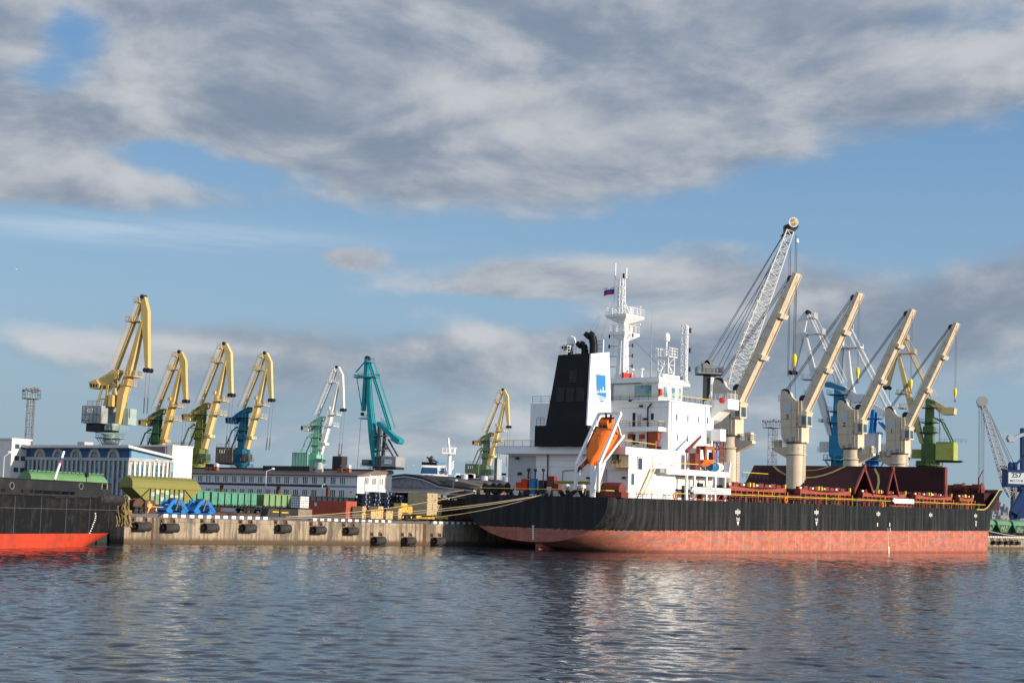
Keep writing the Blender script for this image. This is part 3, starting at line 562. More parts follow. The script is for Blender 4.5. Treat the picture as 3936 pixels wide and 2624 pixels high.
p = SF.pix(2390, 1795, 0, 8.4); MB().box((7.6, p[1]-2.0, p[2]-.1), (9, p[1]+1.4, p[2])).rail([(7.7, p[1]-2.0, p[2]), (7.7, p[1]+1.4, p[2])], 1.1, .8, .05, 2).build('side_platform', yellow, ship)
for y, w in ((1735, 2.2), (1890, 1.2)):
    p = SF.pix(2357, y, 0, 8.5)
for x, r in ((2240, .28), (2216, .22), (2180, .22)): p = SF.pix(x, 1880, 0, 5); MB().lathe([(r, 0), (r, 1.3), (r*1.9, 1.5), (r*1.9, 1.9), (r*.5, 2.1)], (5, p[1], 0), 10).build('mushroom_vent', white, ship)
# ---- hatches
for i, (a0, a1) in enumerate(((45.5, 69.5), (76, 101), (107.5, 132.5), (138.5, 162.5), (168, 178))):
    c = MB().box((a0, 3.4, -.05), (a1, BM-3.4, 3.0)); h = c.build('hatch_coaming', maroon_d, ship)
    e = MB(); top = 3.5
    n = 5; L = a1-a0
    for s in (2.2,):
        # wavy upper ledge carried by stanchions along the starboard side
        P = []
        for k in range(13):
            t = k/12; z = 2.5+.55*abs(2*t-1)**1.5; P.append((a0+L*t, s, z))
        e.prism([(p[0], s, p[2]) for p in P]+[(p[0], s, 2.05) for p in P[::-1]], (0, 1.4, 0))
        for k in range(11):
            a = a0+.4+(L-.8)*k/10; e.box((a-.12, s+.1, -.05), (a+.12, s+.5, 2.1)); e.bar((a, s+.3, 1.6), (a+.7, s+.3, 2.1), .14)
    e.build('coaming_ledge', redox, h)
    u = MB()
    for k in range(int(L/2.6)):
        a = a0+1.5+k*2.6; u.box((a-.95, 2.9, 2.9), (a+.95, 3.5, 3.55+.15*(k % 2)))
        u.bar((a+1.1, 2.85, 2.8), (a+1.5, 2.85, 3.6), .14)
    u.build('cover_edge', maroon, h)
    y = MB(); wm = MB()
    for a in (a0+L*.34, a0+L*.40, a1-.6):
        y.box((a-.22, 2.0, 2.9), (a+.22, 2.4, 3.7))
    for a in (a0+L*.45, a0+L*.7, a1-.4): y.box((a-.06, 1.6, .0), (a+.06, 1.75, 2.2))
    for k in range(4): wm.box((a0+1.2+k*L/4.3, 2.86, 3.1), (a0+2.0+k*L/4.3, 2.89, 3.45))
    y.build('hatch_cleat', yellow, h); wm.build('hatch_number', mw, h)
random.seed(5); g1 = MB(); g2 = MB(); g3 = MB()
for i in range(75):
    a = 44+i*1.83+random.uniform(-.5, .5); b = random.uniform(.5, 1.9); h = random.uniform(.5, 1.7)
    (g1 if i % 4 else g2).tube((a, b, 0), (a, b, h), random.uniform(.07, .22), 6)
    if i % 7 == 3: g3.lathe([(.1, -.3), (.4, -.25), (.25, 0), (.4, .25), (.1, .3)], (a, .9, 1.35), 8, 0).tube((a, .9, 0), (a, .9, 1.2), .2)
g1.path([(44, 2.4, .9), (178, 2.4, .9)], .12); g1.path([(44, 2.3, 1.5), (178, 2.3, 1.5)], .09)
g1.build('deck_pipe', redox, ship); g2.build('deck_bollard', dark, ship); g3.build('valve', mat('green_paint', (.02, .12, .06), .5, .2), ship)
# folded hatch covers
def vee(a0, am, a1, b0, b1, zt=8.7):
    m = MB()
    for (p, q) in ((a0, am), (am, a1)):
        z0, z1 = (3.4, zt) if p < q and q == am else (zt, 3.4)
        m.prism([(p, b0+.35, z0), (q, b0+.35, z1), (q, b0+.35, z1-.9), (p, b0+.35, z0-.9)], (0, b1-b0, 0))
    o = m.build('folding_hatch_cover', maroon_d, ship); e = MB()
    for (p, q, z0, z1) in ((a0, am-.2, 3.4, zt), (am+.2, a1, zt, 3.4)): e.prism([(p, b0, z0), (q, b0, z1), (q, b0, z1-1.0), (p, b0, z0-1.0)], (0, .34, 0))
    e.lathe([(.1, -.2), (.6, -.2), (.6, .2), (.1, .2)], (am, b0+.1, zt-.1), 10, 1); e.build('cover_edge', maroon, o); return o
v1 = vee(102.2, 107.6, 112.6, 1.8, 28.6); vee(120.5, 123.8, 127.2, 1.8, 26)
m = MB().box((157.2, 2.4, 3.3), (158.5, 27.5, 10.2)); o = m.build('folding_hatch_cover', maroon_d, ship); MB().box((157.1, 2.0, 3.3), (158.7, 2.38, 10.2)).box((157.4, 1.9, 3.6), (158.2, 2.0, 5.5)).build('cover_edge', maroon, o)
MB().box((116, 8, 3.0), (117, 27.8, 4.6)).box((131, 5, 3), (156.8, 26, 3.6)).build('hatch_cover', maroon_d, ship)
ys = MB()
def stripe(pts, m, w=.5):
    q = [SF.pix(x, y, 2, 0) for x, y in pts]; P = []
    for x, y in pts:                      # on the sloping aft leaf of the folded cover
        d = cF + cR*(x-W0/2)/FS + cU*(H0/2+SHIFT-y)/FS; sl = 5.4/5.3
        n = unit(SF.A[0]*sl - SF.A[2]); P0 = SF.w((102.2, 10, 3.44)); k = EYEP + d*((P0-EYEP) @ n)/(d @ n); P.append(SF.l(k))
    nn = unit(V(-sl, 0, 1))*.06
    for p, r in zip(P, P[1:]):
        t = unit(r-p); s = unit(np.cross(t, nn))*w/2; m.prism([p-s+nn*.2, r-s+nn*.2, r+s+nn*.2, p+s+nn*.2], nn)
stripe([(2973, 1790), (2990, 1806), (3008, 1818), (3026, 1827)], ys, .42); stripe([(3095, 1836), (3130, 1834), (3165, 1826), (3200, 1814), (3250, 1791)], ys, .42)
stripe([(3095, 1808), (3130, 1807), (3160, 1801), (3188, 1791)], ys, .16); stripe([(3362, 1800), (3375, 1825), (3378, 1850), (3372, 1880)], ys, .42)
ys.build('painted_stripe', mat('faded_yellow_marking', (.42, .34, .14), .6, .2), v1)
# stowed gangways
def gang(a0, a1, z0, z1):
    m = MB(); n = 5
    for k in range(4): z = z0+(z1-z0)*(k+.1)/4; m.box((a0, -.35, z), (a1, -.2, z+.17))
    for k in range(24): a = a0+(a1-a0)*(k+.5)/24; m.box((a-.05, -.33, z0), (a+.05, -.24, z1))
    m.bar((a0-.8, -.3, z0+.3), (a0, -.3, z1), .3); o = m.build('gangway', white, ship)
    s = MB()
    for k in range(5): a = a0+(a1-a0)*(k+.4)/5; s.bar((a, .2, 0), (a+.5, -.25, z0), .16); s.tube((a, .2, 0), (a, -.1, z1+.2), .08)
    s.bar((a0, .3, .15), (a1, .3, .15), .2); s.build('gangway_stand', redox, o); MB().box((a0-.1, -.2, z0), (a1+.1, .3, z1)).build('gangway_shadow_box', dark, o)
gang(27.5, 41.4, 1.15, 2.4); gang(119.1, 131, .8, 1.9)
MB().prism([(41.2, -.03, 5.3), (41.7, -.03, 5.3), (41.9, -.03, 7.2), (41.6, -.03, 7.2)], (0, 3, 0)).build('boat_deck_bulwark', white, ship)
rt = MB(); a, b0 = 39.2, .9
for x, y in ((0, 0), (1.5, 0), (0, 1.5), (1.5, 1.5)): rt.bar((a+x, b0+y, 5.3), (a+.2+x*.8, b0+y, 11.0), .16)
for z in (6.6, 8, 9.4): rt.bar((a, b0, z), (a+1.5, b0, z), .12); rt.bar((a, b0, z), (a, b0+1.5, z), .12); rt.bar((a, b0, z-1.3), (a+1.5, b0, z), .1)
rt.build('light_tower_frame', redox, ship); MB().box((a-.3, b0-.2, 11), (a+1.8, b0+1.8, 13.2)).build('light_tower_cabin', white, ship)
# ---- deck cranes: one is measured, the other three are its copies
AC = (72.7, 104.2, 135., 164.5); BC = 16.7
def zc(x, y): p = SF.pix(2950+x/2.24, 1100+y/2.24, 0, 104.2); return p[1], p[2]
CR = Fr((0, 0, 0))
def deck_crane():
    root = bpy.data.objects.new('deck_crane', None); SC.collection.objects.link(root); root.parent = ship; A = 104.2
    pc = (zc(170, 1400)[0]+zc(325, 1400)[0])/2; pr_ = 2.15; zr = zc(245, 1345)[1]; lo = lambda a, p: (a, p[0]-pc, p[1])
    m = MB().tube((0, 0, -.05), (0, 0, zr-.35), pr_, 24); m.lathe([(pr_, zr-2.9), (pr_+.25, zr-2.7), (pr_+.25, zr-2.5), (pr_, zr-2.4)], (0, 0, 0), 24)
    m.prism([(-.8, 1.5, zr-.9), (-.8, 5.6, zr-1.1), (-.8, 5.6, zr-1.7), (-.8, 1.8, zr-3.6)], (1.6, 0, 0)); m.box((-.7, 3.8, zr-1.0), (.7, 5.2, zr+.6))
    m.rail([(-.8, 1.9, zr-.9), (-.8, 5.6, zr-1.1), (.8, 5.6, zr-1.1), (.8, 1.9, zr-.9)], 1.2, 1.3, .06); m.build('pedestal', cream, root, True)
    MB().ladder((-.3, -pr_-.15, 0), (-.3, -pr_-.15, zr-.4), .7, (1, 0, 0), .6, .07).build('ladder', cream, root)
    MB().lathe([(pr_-.1, zr-.36), (pr_+.12, zr-.3), (pr_+.12, zr+.1), (pr_-.1, zr+.15)], (0, 0, 0), 24).build('slew_ring', mat('rusty_ring', (.14, .07, .04), .6, .3), root)
    H = [zc(x, y) for x, y in ((170, 1345), (150, 1290), (140, 1000), (141, 975), (150, 912), (165, 902), (182, 912), (195, 950), (222, 975), (262, 992), (325, 990), (327, 1120), (325, 1345))]
    m = MB().prism([lo(-1.9, p) for p in H], (3.8, 0, 0)); m.rail([lo(-1.8, zc(141, 1000)), lo(-1.8, zc(128, 1000)), lo(1.8, zc(128, 1000))], 1.5, 1, .06); hs = m.build('crane_house', cream, root)
    c1, c2 = zc(155, 918), zc(312, 972); k = MB()
    for c in (c1, c2): k.lathe([(.2, -.5), (.95, -.45), (.95, .45), (.2, .5)], (0, c[0]-pc, c[1]), 14, 0)
    k.build('cable_sheave', dark, hs); w = zc(203, 1055); MB().box((-1.93, w[0]-pc-.9, w[1]-.9), (-1.9, w[0]-pc+.9, w[1]+.9)).build('panel', mat('pale_grey_paint', (.5, .52, .55), .5, .1), hs)
    # boom: two side webs with a sunk channel between bright flanges
    f, h = V(0, *zc(212, 1306)), V(0, *zc(800, 58)); f[1] -= pc; h[1] -= pc; d = unit(h-f); nrm = unit(np.cross(V(1, 0, 0), d))
    if nrm[2] < 0: nrm = -nrm
    ts = [0, .05, .18, .55, .80, 1.0]; ws = [.8, 1.2, 1.65, 1.7, 1.35, .75]; L = np.linalg.norm(h-f); m = MB(); fl = MB()
    for i in range(5):
        p, q = f+d*L*ts[i], f+d*L*ts[i+1]
        for x0, x1 in ((-1.45, -1.2), (1.2, 1.45)):
            P = [p-nrm*ws[i]/2, q-nrm*ws[i+1]/2, q+nrm*ws[i+1]/2, p+nrm*ws[i]/2]; m.prism([v+V(x0, 0, 0) for v in P], (x1-x0, 0, 0))
        if i > 0: P = [p-nrm*ws[i]*.30, q-nrm*ws[i+1]*.30, q+nrm*ws[i+1]*.42, p+nrm*ws[i]*.42]; m.prism([v+V(-1.19, 0, 0) for v in P], (2.38, 0, 0))
    bo = m.build('boom', cream, root)
    k = MB()
    for t in (.20, .50, .76): c = f+d*L*t-nrm*.8; k.bar(c-d*.55+V(-1.7, 0, 0), c-d*.55+V(1.7, 0, 0), .9, 1.2, tuple(nrm))
    k.build('bracket', cream, bo)
    k = MB(); c = f+d*L*.955+nrm*.9; k.lathe([(.25, -.35), (.75, -.3), (.75, .3), (.25, .35)], c, 14, 0); k.build('head_sheave', dark, bo)
    c = zc(328, 1160); m = MB().box((-2.2, c[0]-pc-1.3, c[1]-1.3), (.6, c[0]-pc+.7, c[1]+1.3)); cb = m.build('cab', cream, root)
    MB().box((-2.23, c[0]-pc-1.0, c[1]-.9), (-2.2, c[0]-pc-.1, c[1]+1.0)).box((-1.8, c[0]-pc-1.34, c[1]-1), (.3, c[0]-pc-1.3, c[1]+1.0)).build('window', winm, cb)
    k = MB()
    for t in (.28, .36, .44, .58, .66, .84): c = f+d*L*t; k.bar(c-nrm*(.8 if t < .7 else .6)+V(-1.47, 0, 0), c+nrm*(.8 if t < .7 else .6)+V(-1.47, 0, 0), .03, .09, tuple(d))
    k.build('weld_seam', mat('cream_seam', (.30, .23, .16), .6, .2), bo); k = MB(); a0_, a1_ = zc(150, 1290), zc(141, 1000)
    for fz in (.25, .5, .75): z = a0_[1]+(a1_[1]-a0_[1])*fz; k.box((-1.925, zc(318, 1200)[0]-pc, z-.03), (-1.905, zc(150, 1200)[0]-pc, z+.03))
    k.box((-1.925, zc(240, 1000)[0]-pc-.03, a0_[1]), (-1.905, zc(240, 1000)[0]-pc+.03, a1_[1])); k.build('panel_seam', MATS['cream_seam'], hs); k = MB(); k.ladder((-1.98, zc(290, 1340)[0]-pc, a0_[1]-1), (-1.98, zc(290, 1000)[0]-pc, a1_[1]), .5, (0, 1, 0), .5, .05); k.build('house_ladder', cream, hs)
    k = MB().box((-2.2, zc(260, 1320)[0]-pc-.5, zr+.2), (-1.9, zc(260, 1320)[0]-pc+.5, zr+1.2)).box((-2.1, zc(200, 1335)[0]-pc-.3, zr+.1), (-1.9, zc(200, 1335)[0]-pc+.3, zr+.8)); k.build('junction_box', MATS['grey_paint'], hs)
    r = MB(); hd = f+d*L*.955+nrm*1.3
    for x in (-.6, -.2, .3, .7): r.tube((x, zc(158, 905)[0]-pc, zc(158, 905)[1]), hd+V(x, 0, 0), .05, 4)
    for x in (-.5, .5): r.tube((x, zc(312, 965)[0]-pc, zc(312, 965)[1]), hd+V(x, 0, -.3), .05, 4)
    hk = zc(777, 705); tip = h-d*.6
    for x in (-.25, .25): r.tube((x, tip[1]+x, tip[2]), (x, hk[0]-pc+x, hk[1]+.4), .045, 4)
    r.build('hoist_rope', steel, root)
    y = hk[0]-pc; m = MB().lathe([(.15, hk[1]-2.3), (.3, hk[1]-1.7), (.44, hk[1]-1.1), (.42, hk[1]-.3), (.2, hk[1]+.2)], (0, y, 0), 12); ho = m.build('hook_block', mat('bright_yellow_paint', (.85, .58, .02), .4, .08), root, True)
    z = hk[1]-2.3; MB().path([(0, y, z), (0, y, z-.4), (0, y+.28, z-.75), (0, y, z-1.0), (0, y-.28, z-.75)], .1, 6).build('hook', mat('dark_red_paint', (.25, .02, .03), .5, .1), ho)
    return root, pc
c0, PCB = deck_crane(); c0.location = (AC[1], PCB, 0)
for k, a in enumerate((AC[2], AC[3], AC[0])):
    c = copy_tree(c0, ship); c.location = (a, PCB, 0); [setattr(h, 'scale', (1, -1, 1)) for h in c.children if h.name.startswith('pedestal') and a != AC[3]]
dg = {AC[0]: '4', AC[1]: '3', AC[2]: '2', AC[3]: '1'}
for c in [o for o in ship.children if o.name.startswith('deck_crane')]:
    s = dg[min(dg, key=lambda q: abs(q-c.location[0]))]; p = zc(203, 1130)
    text('crane_number', s, (-1.93, p[0]-PCB, p[1]), (0, -1, 0), (0, 0, 1), 1.5, dark, c)
# ---- things carried by the ship
LBF = SF
lb_ = thing('lifeboat', SF, 'orange enclosed lifeboat tilted bow down in its white launching frame at the stern', 'lifeboat')
p0, p1 = V(*Pa(2352, 1650, 7.5)), V(*Pa(2272, 1785, 1.4)); d = unit(p1-p0); L = np.linalg.norm(p1-p0); sx = unit(np.cross(d, V(0, 0, 1))); upv = unit(np.cross(sx, d))
if upv[2] < 0: upv = -upv
N = 18; m = MB(); R = []
for t, w, kd, tp in ((-.06, .25, .5, .5), (0, 1.55, 1.1, 1.6), (.1, 1.95, 1.55, 2.0), (.25, 2.15, 1.75, 2.1), (.5, 2.15, 1.8, 1.95), (.7, 1.9, 1.7, 1.7), (.85, 1.4, 1.4, 1.3), (.96, .65, .9, .8), (1.03, .06, .1, .2)):
    o = len(m.v); c = p0+d*L*t
    for i in range(N):
        a = 2*math.pi*i/N; y = math.copysign(abs(math.cos(a))**.7, math.cos(a))*w; z = math.sin(a); z = abs(z)**.8*tp if z > 0 else -abs(z)**.9*kd; m.v.append(tuple(c+sx*y+upv*z))
    R.append(o)
for a, b in zip(R, R[1:]): m.f += [(a+i, a+(i+1) % N, b+(i+1) % N, b+i) for i in range(N)]
m.f += [tuple(range(R[0], R[0]+N))[::-1], tuple(range(R[-1], R[-1]+N))]; m.build('hull', orange, lb_, True)
c = p0+d*L*.10+upv*1.95; m = MB(); q = [c-d*.9, c+d*.9]
m.add([c-d*1.2+sx*1.1-upv*.3, c-d*1.2-sx*1.1-upv*.3, c+d*1.3-sx*1.1-upv*.4, c+d*1.3+sx*1.1-upv*.4, c-d*.9+sx*.9+upv*.9, c-d*.9-sx*.9+upv*.9, c+d*.5-sx*.85+upv*.9, c+d*.5+sx*.85+upv*.9], [(3, 2, 1, 0), (4, 5, 6, 7), (0, 1, 5, 4), (1, 2, 6, 5), (2, 3, 7, 6), (3, 0, 4, 7)]); ct = m.build('conning_tower', orange, lb_)
m = MB(); w = c+d*.98+upv*.3
for s in (-.45, .45): m.add([w+sx*(s-.33)-upv*.3+d*.14, w+sx*(s+.33)-upv*.3+d*.14, w+sx*(s+.33)+upv*.3-d*.12, w+sx*(s-.33)+upv*.3-d*.12], [(0, 1, 2, 3)])
m.build('window', winm, ct)
ph = MB()
for s in (1, -1):
    for t in (.22, .34, .46): p = p0+d*L*t+sx*s*2.05+upv*.75; ph.bar(p-d*.16-sx*s*.1, p+d*.16-sx*s*.1, .3, .3)
ph.build('porthole', winm, lb_); ph = MB(); p = p0+d*L*.36+upv*1.98; ph.bar(p-d*.5, p+d*.5, .9, .2, tuple(upv)); ph.build('hatch', MATS['orange_gelcoat'], lb_)
gr = MB()
for s in (1, -1):
    for t in (.3, .4, .5, .6, .7): p = p0+d*L*t+sx*s*2.1; gr.bar(p-d*.12, p+d*.12, .08)
gr.path([p0+d*L*t+sx*w+upv*.05 for t, w in ((.0, 1.63), (.25, 2.23), (.5, 2.23), (.7, 1.98), (.85, 1.48), (.97, .62))], .09).path([p0+d*L*t-sx*w+upv*.05 for t, w in ((.0, 1.63), (.25, 2.23), (.5, 2.23), (.7, 1.98), (.85, 1.48), (.97, .62))], .09); gr.build('rubbing_strake', mat('dark_orange_paint', (.35, .07, .015), .5, .1), lb_)
rb = thing('rescue_boat', SF.at((34.5, 1.2, 5.5)), 'small open orange rescue boat with cabin arch on the white boat deck', 'boat')
m = MB(); S = []
for t, w, k in ((-2.4, 1.0, .9), (-1, 1.15, 1.0), (1, 1.1, 1.0), (2.2, .6, .85), (3.0, .08, .4)):
    o = len(m.v); m.v += [(t, -w, 1.9+.05*t), (t, -w*.85, 1.9-k*.6), (t, 0, 1.9-k*1.2), (t, w*.85, 1.9-k*.6), (t, w, 1.9+.05*t)]; S.append(o)
for a, b in zip(S, S[1:]): m.f += [(a+i, a+i+1, b+i+1, b+i) for i in range(4)]+[(a+4, a, b, b+4)]
m.f.append((S[0], S[0]+1, S[0]+2, S[0]+3, S[0]+4)); m.build('hull', orange, rb, True)
m = MB()
for b in (-1, .75): m.prism([(-2.2, b, 1.9), (-1.9, b, 4.2), (1.2, b, 4.3), (1.9, b, 1.95), (1.0, b, 1.95), (.6, b, 3.7), (-1.4, b, 3.65), (-1.6, b, 1.9)], (0, .25, 0))
m.box((-1.9, -1, 4.2), (1.2, 1, 4.32)); m.build('cabin_arch', mat('brown_orange_paint', (.30, .09, .05), .5, .15), rb); MB().box((1.5, -.9, 1.9), (2.5, .3, 3.3)).build('tarpaulin', mat('blue_cloth', (.06, .10, .35), .8, .1), rb)
MB().bar((-1.4, -.7, 0), (-1.4, .7, .95), .2).bar((1.4, .7, 0), (1.4, -.7, .95), .2).build('chock', dark, rb)
dv = MB().box((29.9, .8, 5.3), (31.2, 2.0, 8.4)); p, q = SF.pix(2638, 1735, 1, .9), SF.pix(2694, 1676, 1, .9); dv.bar((p[0], .9, p[2]), (q[0], .9, q[2]), .55, .55, w2=.3, h2=.3); dv.tube((31.9, 1.2, 5.3), (31.9, 1.2, 9.5), .3, 8); dv.build('boat_davit', maroon, ship)
def barrel(a, b, z, label, m, lie=True):
    t = thing('barrel', SF.at((a, b, z)), label, 'barrel', 'drums lashed on the boat deck')
    MB().lathe([(.3, -.9), (.78, -.85), (.85, -.4), (.82, 0), (.85, .4), (.78, .85), (.3, .9)], (0, 0, .85), 14, 0).build('drum', m, t, True); k = MB(); k.tube((-.6, 0, .3), (-.6, 0, 1.72), .06); k.lathe([(.86, -.05), (.9, 0), (.86, .05)], (.4, 0, .85), 14, 0); k.build('lashing', dark, t)
barrel(36.2, .9, 5.3, 'large blue drum lying lashed beside the orange rescue boat', bluep); barrel(38.2, .7, 5.3, 'white canister drum lashed on the boat deck next to the red frame', white)
def ring_buoy(a, b, z, label):
    m = MB(); n, k = 18, 8
    for i in range(n):
        A = 2*math.pi*i/n
        for j in range(k): B = 2*math.pi*j/k; r = .48+.13*math.cos(B); m.v.append((r*math.cos(A), .13*math.sin(B), r*math.sin(A)))
    m.f = [(i*k+j, i*k+(j+1) % k, ((i+1) % n)*k+(j+1) % k, ((i+1) % n)*k+j) for i in range(n) for j in range(k)]
    tag(m.build('lifebuoy', orange, SF.at((a, b, z)), True), label, 'lifebuoy', 'lifebuoys on the ship rail')
for x, y, l in ((2593, 1905, 'orange lifebuoy on the ship rail left of the white stowed gangway'), (3020, 1921, 'orange lifebuoy on the ship rail below the cream crane numbered 3'), (3392, 1938, 'orange lifebuoy on the ship rail left of the smaller forward gangway')):
    p = SF.pix(x, y, 1, .05); ring_buoy(p[0], .02, p[2], l)
fl = SF.pix(2345, 1117, 0, 24); m = MB(); n = 8; rows = 3
flagm = [mat('flag_white', (.7, .7, .7), .8, .05), mat('flag_blue', (.03, .05, .3), .8, .05), mat('flag_red', (.5, .03, .04), .8, .05)]
ft_ = thing('flag', SF.at((24, fl[1], fl[2])), 'small white blue and red flag flying beside the ship radar mast', 'flag')
for r in range(3):
    m = MB()
    for i in range(n+1):
        t = i/n; m.v += [(.15*math.sin(t*7), -.9+t*2.3, .7-r*.46-.25*t*t), (.15*math.sin(t*7+.4), -.9+t*2.3, .24-r*.46-.25*t*t)]
    m.f = [(2*i, 2*i+1, 2*i+3, 2*i+2) for i in range(n)]; m.build('stripe', flagm[r], ft_)
MB().tube((0, -.95, -12), (0, -.95, 3), .02, 4).build('halyard', steel, ft_)
pe = thing('person', SF.at((14.6, 20.2, 16.6)), 'person in red jacket and white cap sitting by the railing left of the funnel', 'person')
def figure(parent, pose, skin_m, cloth, trousers, h=1.75):
    # one continuous body grown over a skeleton; pose gives joint positions in the parent's frame
    names = list(pose); P = [pose[k][0] for k in names]; R = {k: pose[k][1] for k in names}
    E = [(names.index(k), names.index(pose[k][2])) for k in names if pose[k][2]]
    me = bpy.data.meshes.new('body'); me.from_pydata(P, E, []); o = bpy.data.objects.new('body', me); SC.collection.objects.link(o)
    md = o.modifiers.new('skin', 'SKIN'); 
    if not me.skin_vertices: me.attributes.new('skin', 'FLOAT', 'POINT')
    for i, k in enumerate(names): me.skin_vertices[0].data[i].radius = (R[k], R[k]); me.skin_vertices[0].data[i].use_root = k == 'pelvis'
    o.modifiers.new('sub', 'SUBSURF').levels = 1
    o.parent = parent; me.materials.append(cloth); return o
# ------------------------------------------------------------------ quay
def conc_mat(name, col, wall=False):
    m = bpy.data.materials.new(name); m.use_nodes = True; t = NT(m.node_tree); b = t.n['Principled BSDF']; MATS[name] = m
    co = t.node('ShaderNodeTexCoord').outputs['Object']; x, y, z = t.sep(co)[:3]
    n = t.noise(co, .45, 7, .65); s = t.noise(t.scale(co, 1.6, 1.6, .12), 1.0, 6, .65)
    k = t.mix(t.ss(n, .35, .7), (*col, 1), (*[c*.62 for c in col], 1))
    if wall:
        k = t.mix(t.mul(t.ss(s, .45, .60), .7), k, (.10, .085, .065, 1)); fr = t.m('FRACT', t.mul(x, 1/4.1)); k = t.mix(t.m('LESS_THAN', fr, .012), k, (.06, .05, .04, 1))
        k = t.mix(t.ss(t.add(z, t.mul(t.noise(co, 1.2, 3), .5)), 1.35, .55), k, (.09, .06, .035, 1)); k = t.mix(t.mul(t.ss(t.noise(t.scale(co, .8, .8, .3), .35, 5, .6), .52, .60), .65), k, (.07, .06, .05, 1))
        k = t.mix(t.m('LESS_THAN', t.m('ABSOLUTE', t.sub(z, 3.02)), .02), k, (.10, .08, .06, 1))
    t.put(b.inputs['Base Color'], k); b.inputs['Roughness'].default_value = .85; b.inputs['Specular IOR Level'].default_value = .2; return m
cw = conc_mat('quay_concrete', (.36, .285, .205), True); cg = conc_mat('ground_concrete', (.15, .14, .135))
q = MB(); q.box((-.4, 0, -3), (760, 3, 3.59)); tag(q.build('quay_wall', cw, QF), None, kind='structure'); tag(MB().box((-400, 3.2, -3), (-.45, 5, 4.05)).box((-2.6, 2.9, -3), (-2.2, 3.2, 2.4)).build('quay_return_painted_shade', dark, QF), None, kind='structure')  # set-back wall kept dark, its shade put into the colour
tag(MB().add([(-400, 5, 4.1), (-.4, 5, 4.1), (-.4, .8, 4.1), (760, .8, 4.1), (3500, .8, 4.1), (3500, 2500, 4.1), (-400, 2500, 4.1), (-.4, .02, 3.6), (760, .02, 3.6)], [(0, 1, 2, 3, 4, 5, 6), (7, 8, 3, 2)]).build('ground', cg, QF), None, kind='structure')
kd = mat('dark_grey_kerb_paint', (.11, .115, .13), .7, .2); kw = mat('white_kerb_paint', (.78, .77, .74), .7, .06); rusty = mat('rusty_steel', (.10, .05, .03), .7, .3, .6); rubber = mat('black_rubber', (.028, .028, .03), .7, .3, .8, dirtcol=(.07, .065, .06))
aq = lambda x, v=0.: QF.pix(x, 1990, 1, v)[0]
km = MB(); ks = MB()
for x0, x1 in ((606, 1043), (1186, 1538), (1652, 1900)):
    a0, a1 = aq(x0), aq(x1); km.prism([(a0, -.05, 3.61), (a0+.9, -.05, 4.12), (a1-.6, -.05, 4.12), (a1, -.05, 3.61)], (0, .6, 0)); n = int((a1-a0-1)/1.62)
    for i in range(n): a = a0+1.0+i*1.62; ks.box((a, -.065, 3.66), (a+.82, -.052, 4.09)); ks.box((a, -.05, 4.122), (a+.82, .5, 4.13))
a0 = aq(1900); km.box((a0, -.05, 3.61), (340, .55, 4.12)); km.box((345, -.05, 3.61), (395, .55, 4.12)); [ks.box((345+i*1.6, -.065, 3.66), (345.8+i*1.6, -.052, 4.09)) for i in range(31)]
kb = tag(km.build('kerb', kd, QF), None, kind='structure'); ks.build('kerb_stripe', kw, kb)
MB().box((aq(584), -.04, -1), (aq(592), -.003, 3.6)).box((aq(1628), -.04, -1), (aq(1640), -.003, 3.6)).build('wall_ladder_rail', rusty, kb)
def fender():
    t = thing('fender', QF, '', 'fender', 'rubber roller fenders chained along the quay wall'); r = .66
    m = MB().lathe([(.34, -1.1), (r, -1.2), (r, 1.2), (.34, 1.1)], (0, 0, 0), 18, 0); m.f = [f for f in m.f if len(f) < 10]; m.lathe([(.33, -1.1), (.33, 1.1)], (0, 0, 0), 12, 0); m.f = [f for f in m.f if len(f) < 10]
    m.build('roller', rubber, t, True); c = MB(); p = MB()
    for s in (-1, 1):
        p.box((s*1.0-.38, .68, .75), (s*1.0+.38, .74, 1.36)); x = s*1.15
        for k in range(5): z = 1.1-k*.27; c.bar((x-.1*k*s*.0, .55-.11*k, z), (x, .45-.11*k, z-.22), .14, .10 if k % 2 else .2)
    c.path([(-1.4, 0, 0), (1.4, 0, 0)], .09); c.build('chain', rusty, t); p.build('bracket_plate', rusty, t); return t
f0 = fender(); FP = [(547, 2023), (655, 2028), (809, 2028), (955, 2030), (1090, 2031), (1225, 2037), (1350, 2040), (1457, 2077), (1573, 2077), (1686, 2078)]
FL = ['rubber roller fender on the quay wall nearest the black hulled ship, below the mooring bollards', 'rubber fender just right of the rusty wall ladder under the blue grabs', 'rubber fender below the first green open wagon', 'rubber fender under the gap between the two green open wagons', 'rubber fender below the dark mooring bollards with the yellow bands', 'rubber fender below the dark side of the red container', 'rubber fender right of the red container, last of the high row', 'lone low hanging fender just above the water in the sunlight', 'low hanging fender in the edge of the ship shadow', 'low hanging fender deep in the ship shadow near the stern']
for i, (x, y) in enumerate(FP):
    c = f0 if i == 0 else copy_tree(f0); p = QF.pix(x, y, 1, -.75); c.matrix_world = QF.at((p[0], -.75, p[2] if i < 7 else .72)).mat(); c['label'] = FL[i]
for i, a in enumerate((352, 358, 364.5, 370, 376)):
    c = copy_tree(f0); c.matrix_world = QF.at((a, -.75, 2.0)).mat(); c['label'] = ['distant fender right beside the ship bow', 'second distant fender from the ship bow', 'distant fender below the middle green wagon', 'distant fender fourth from the ship bow', 'distant fender nearest the right edge of the photo'][i]
def bollard(x, lab, v=.9, s=1., m=None):
    o = MB().lathe([(.45*s, 0), (.42*s, .1), (.30*s, .2), (.28*s, .6*s), (.48*s, .75*s), (.5*s, .9*s), (.2*s, 1.0*s)], (0, 0, 0), 14).build('bollard', m or dark, QF.at((aq(x, v), v, QZ)), True); tag(o, lab, 'bollard', 'mooring bollards on the quay edge')
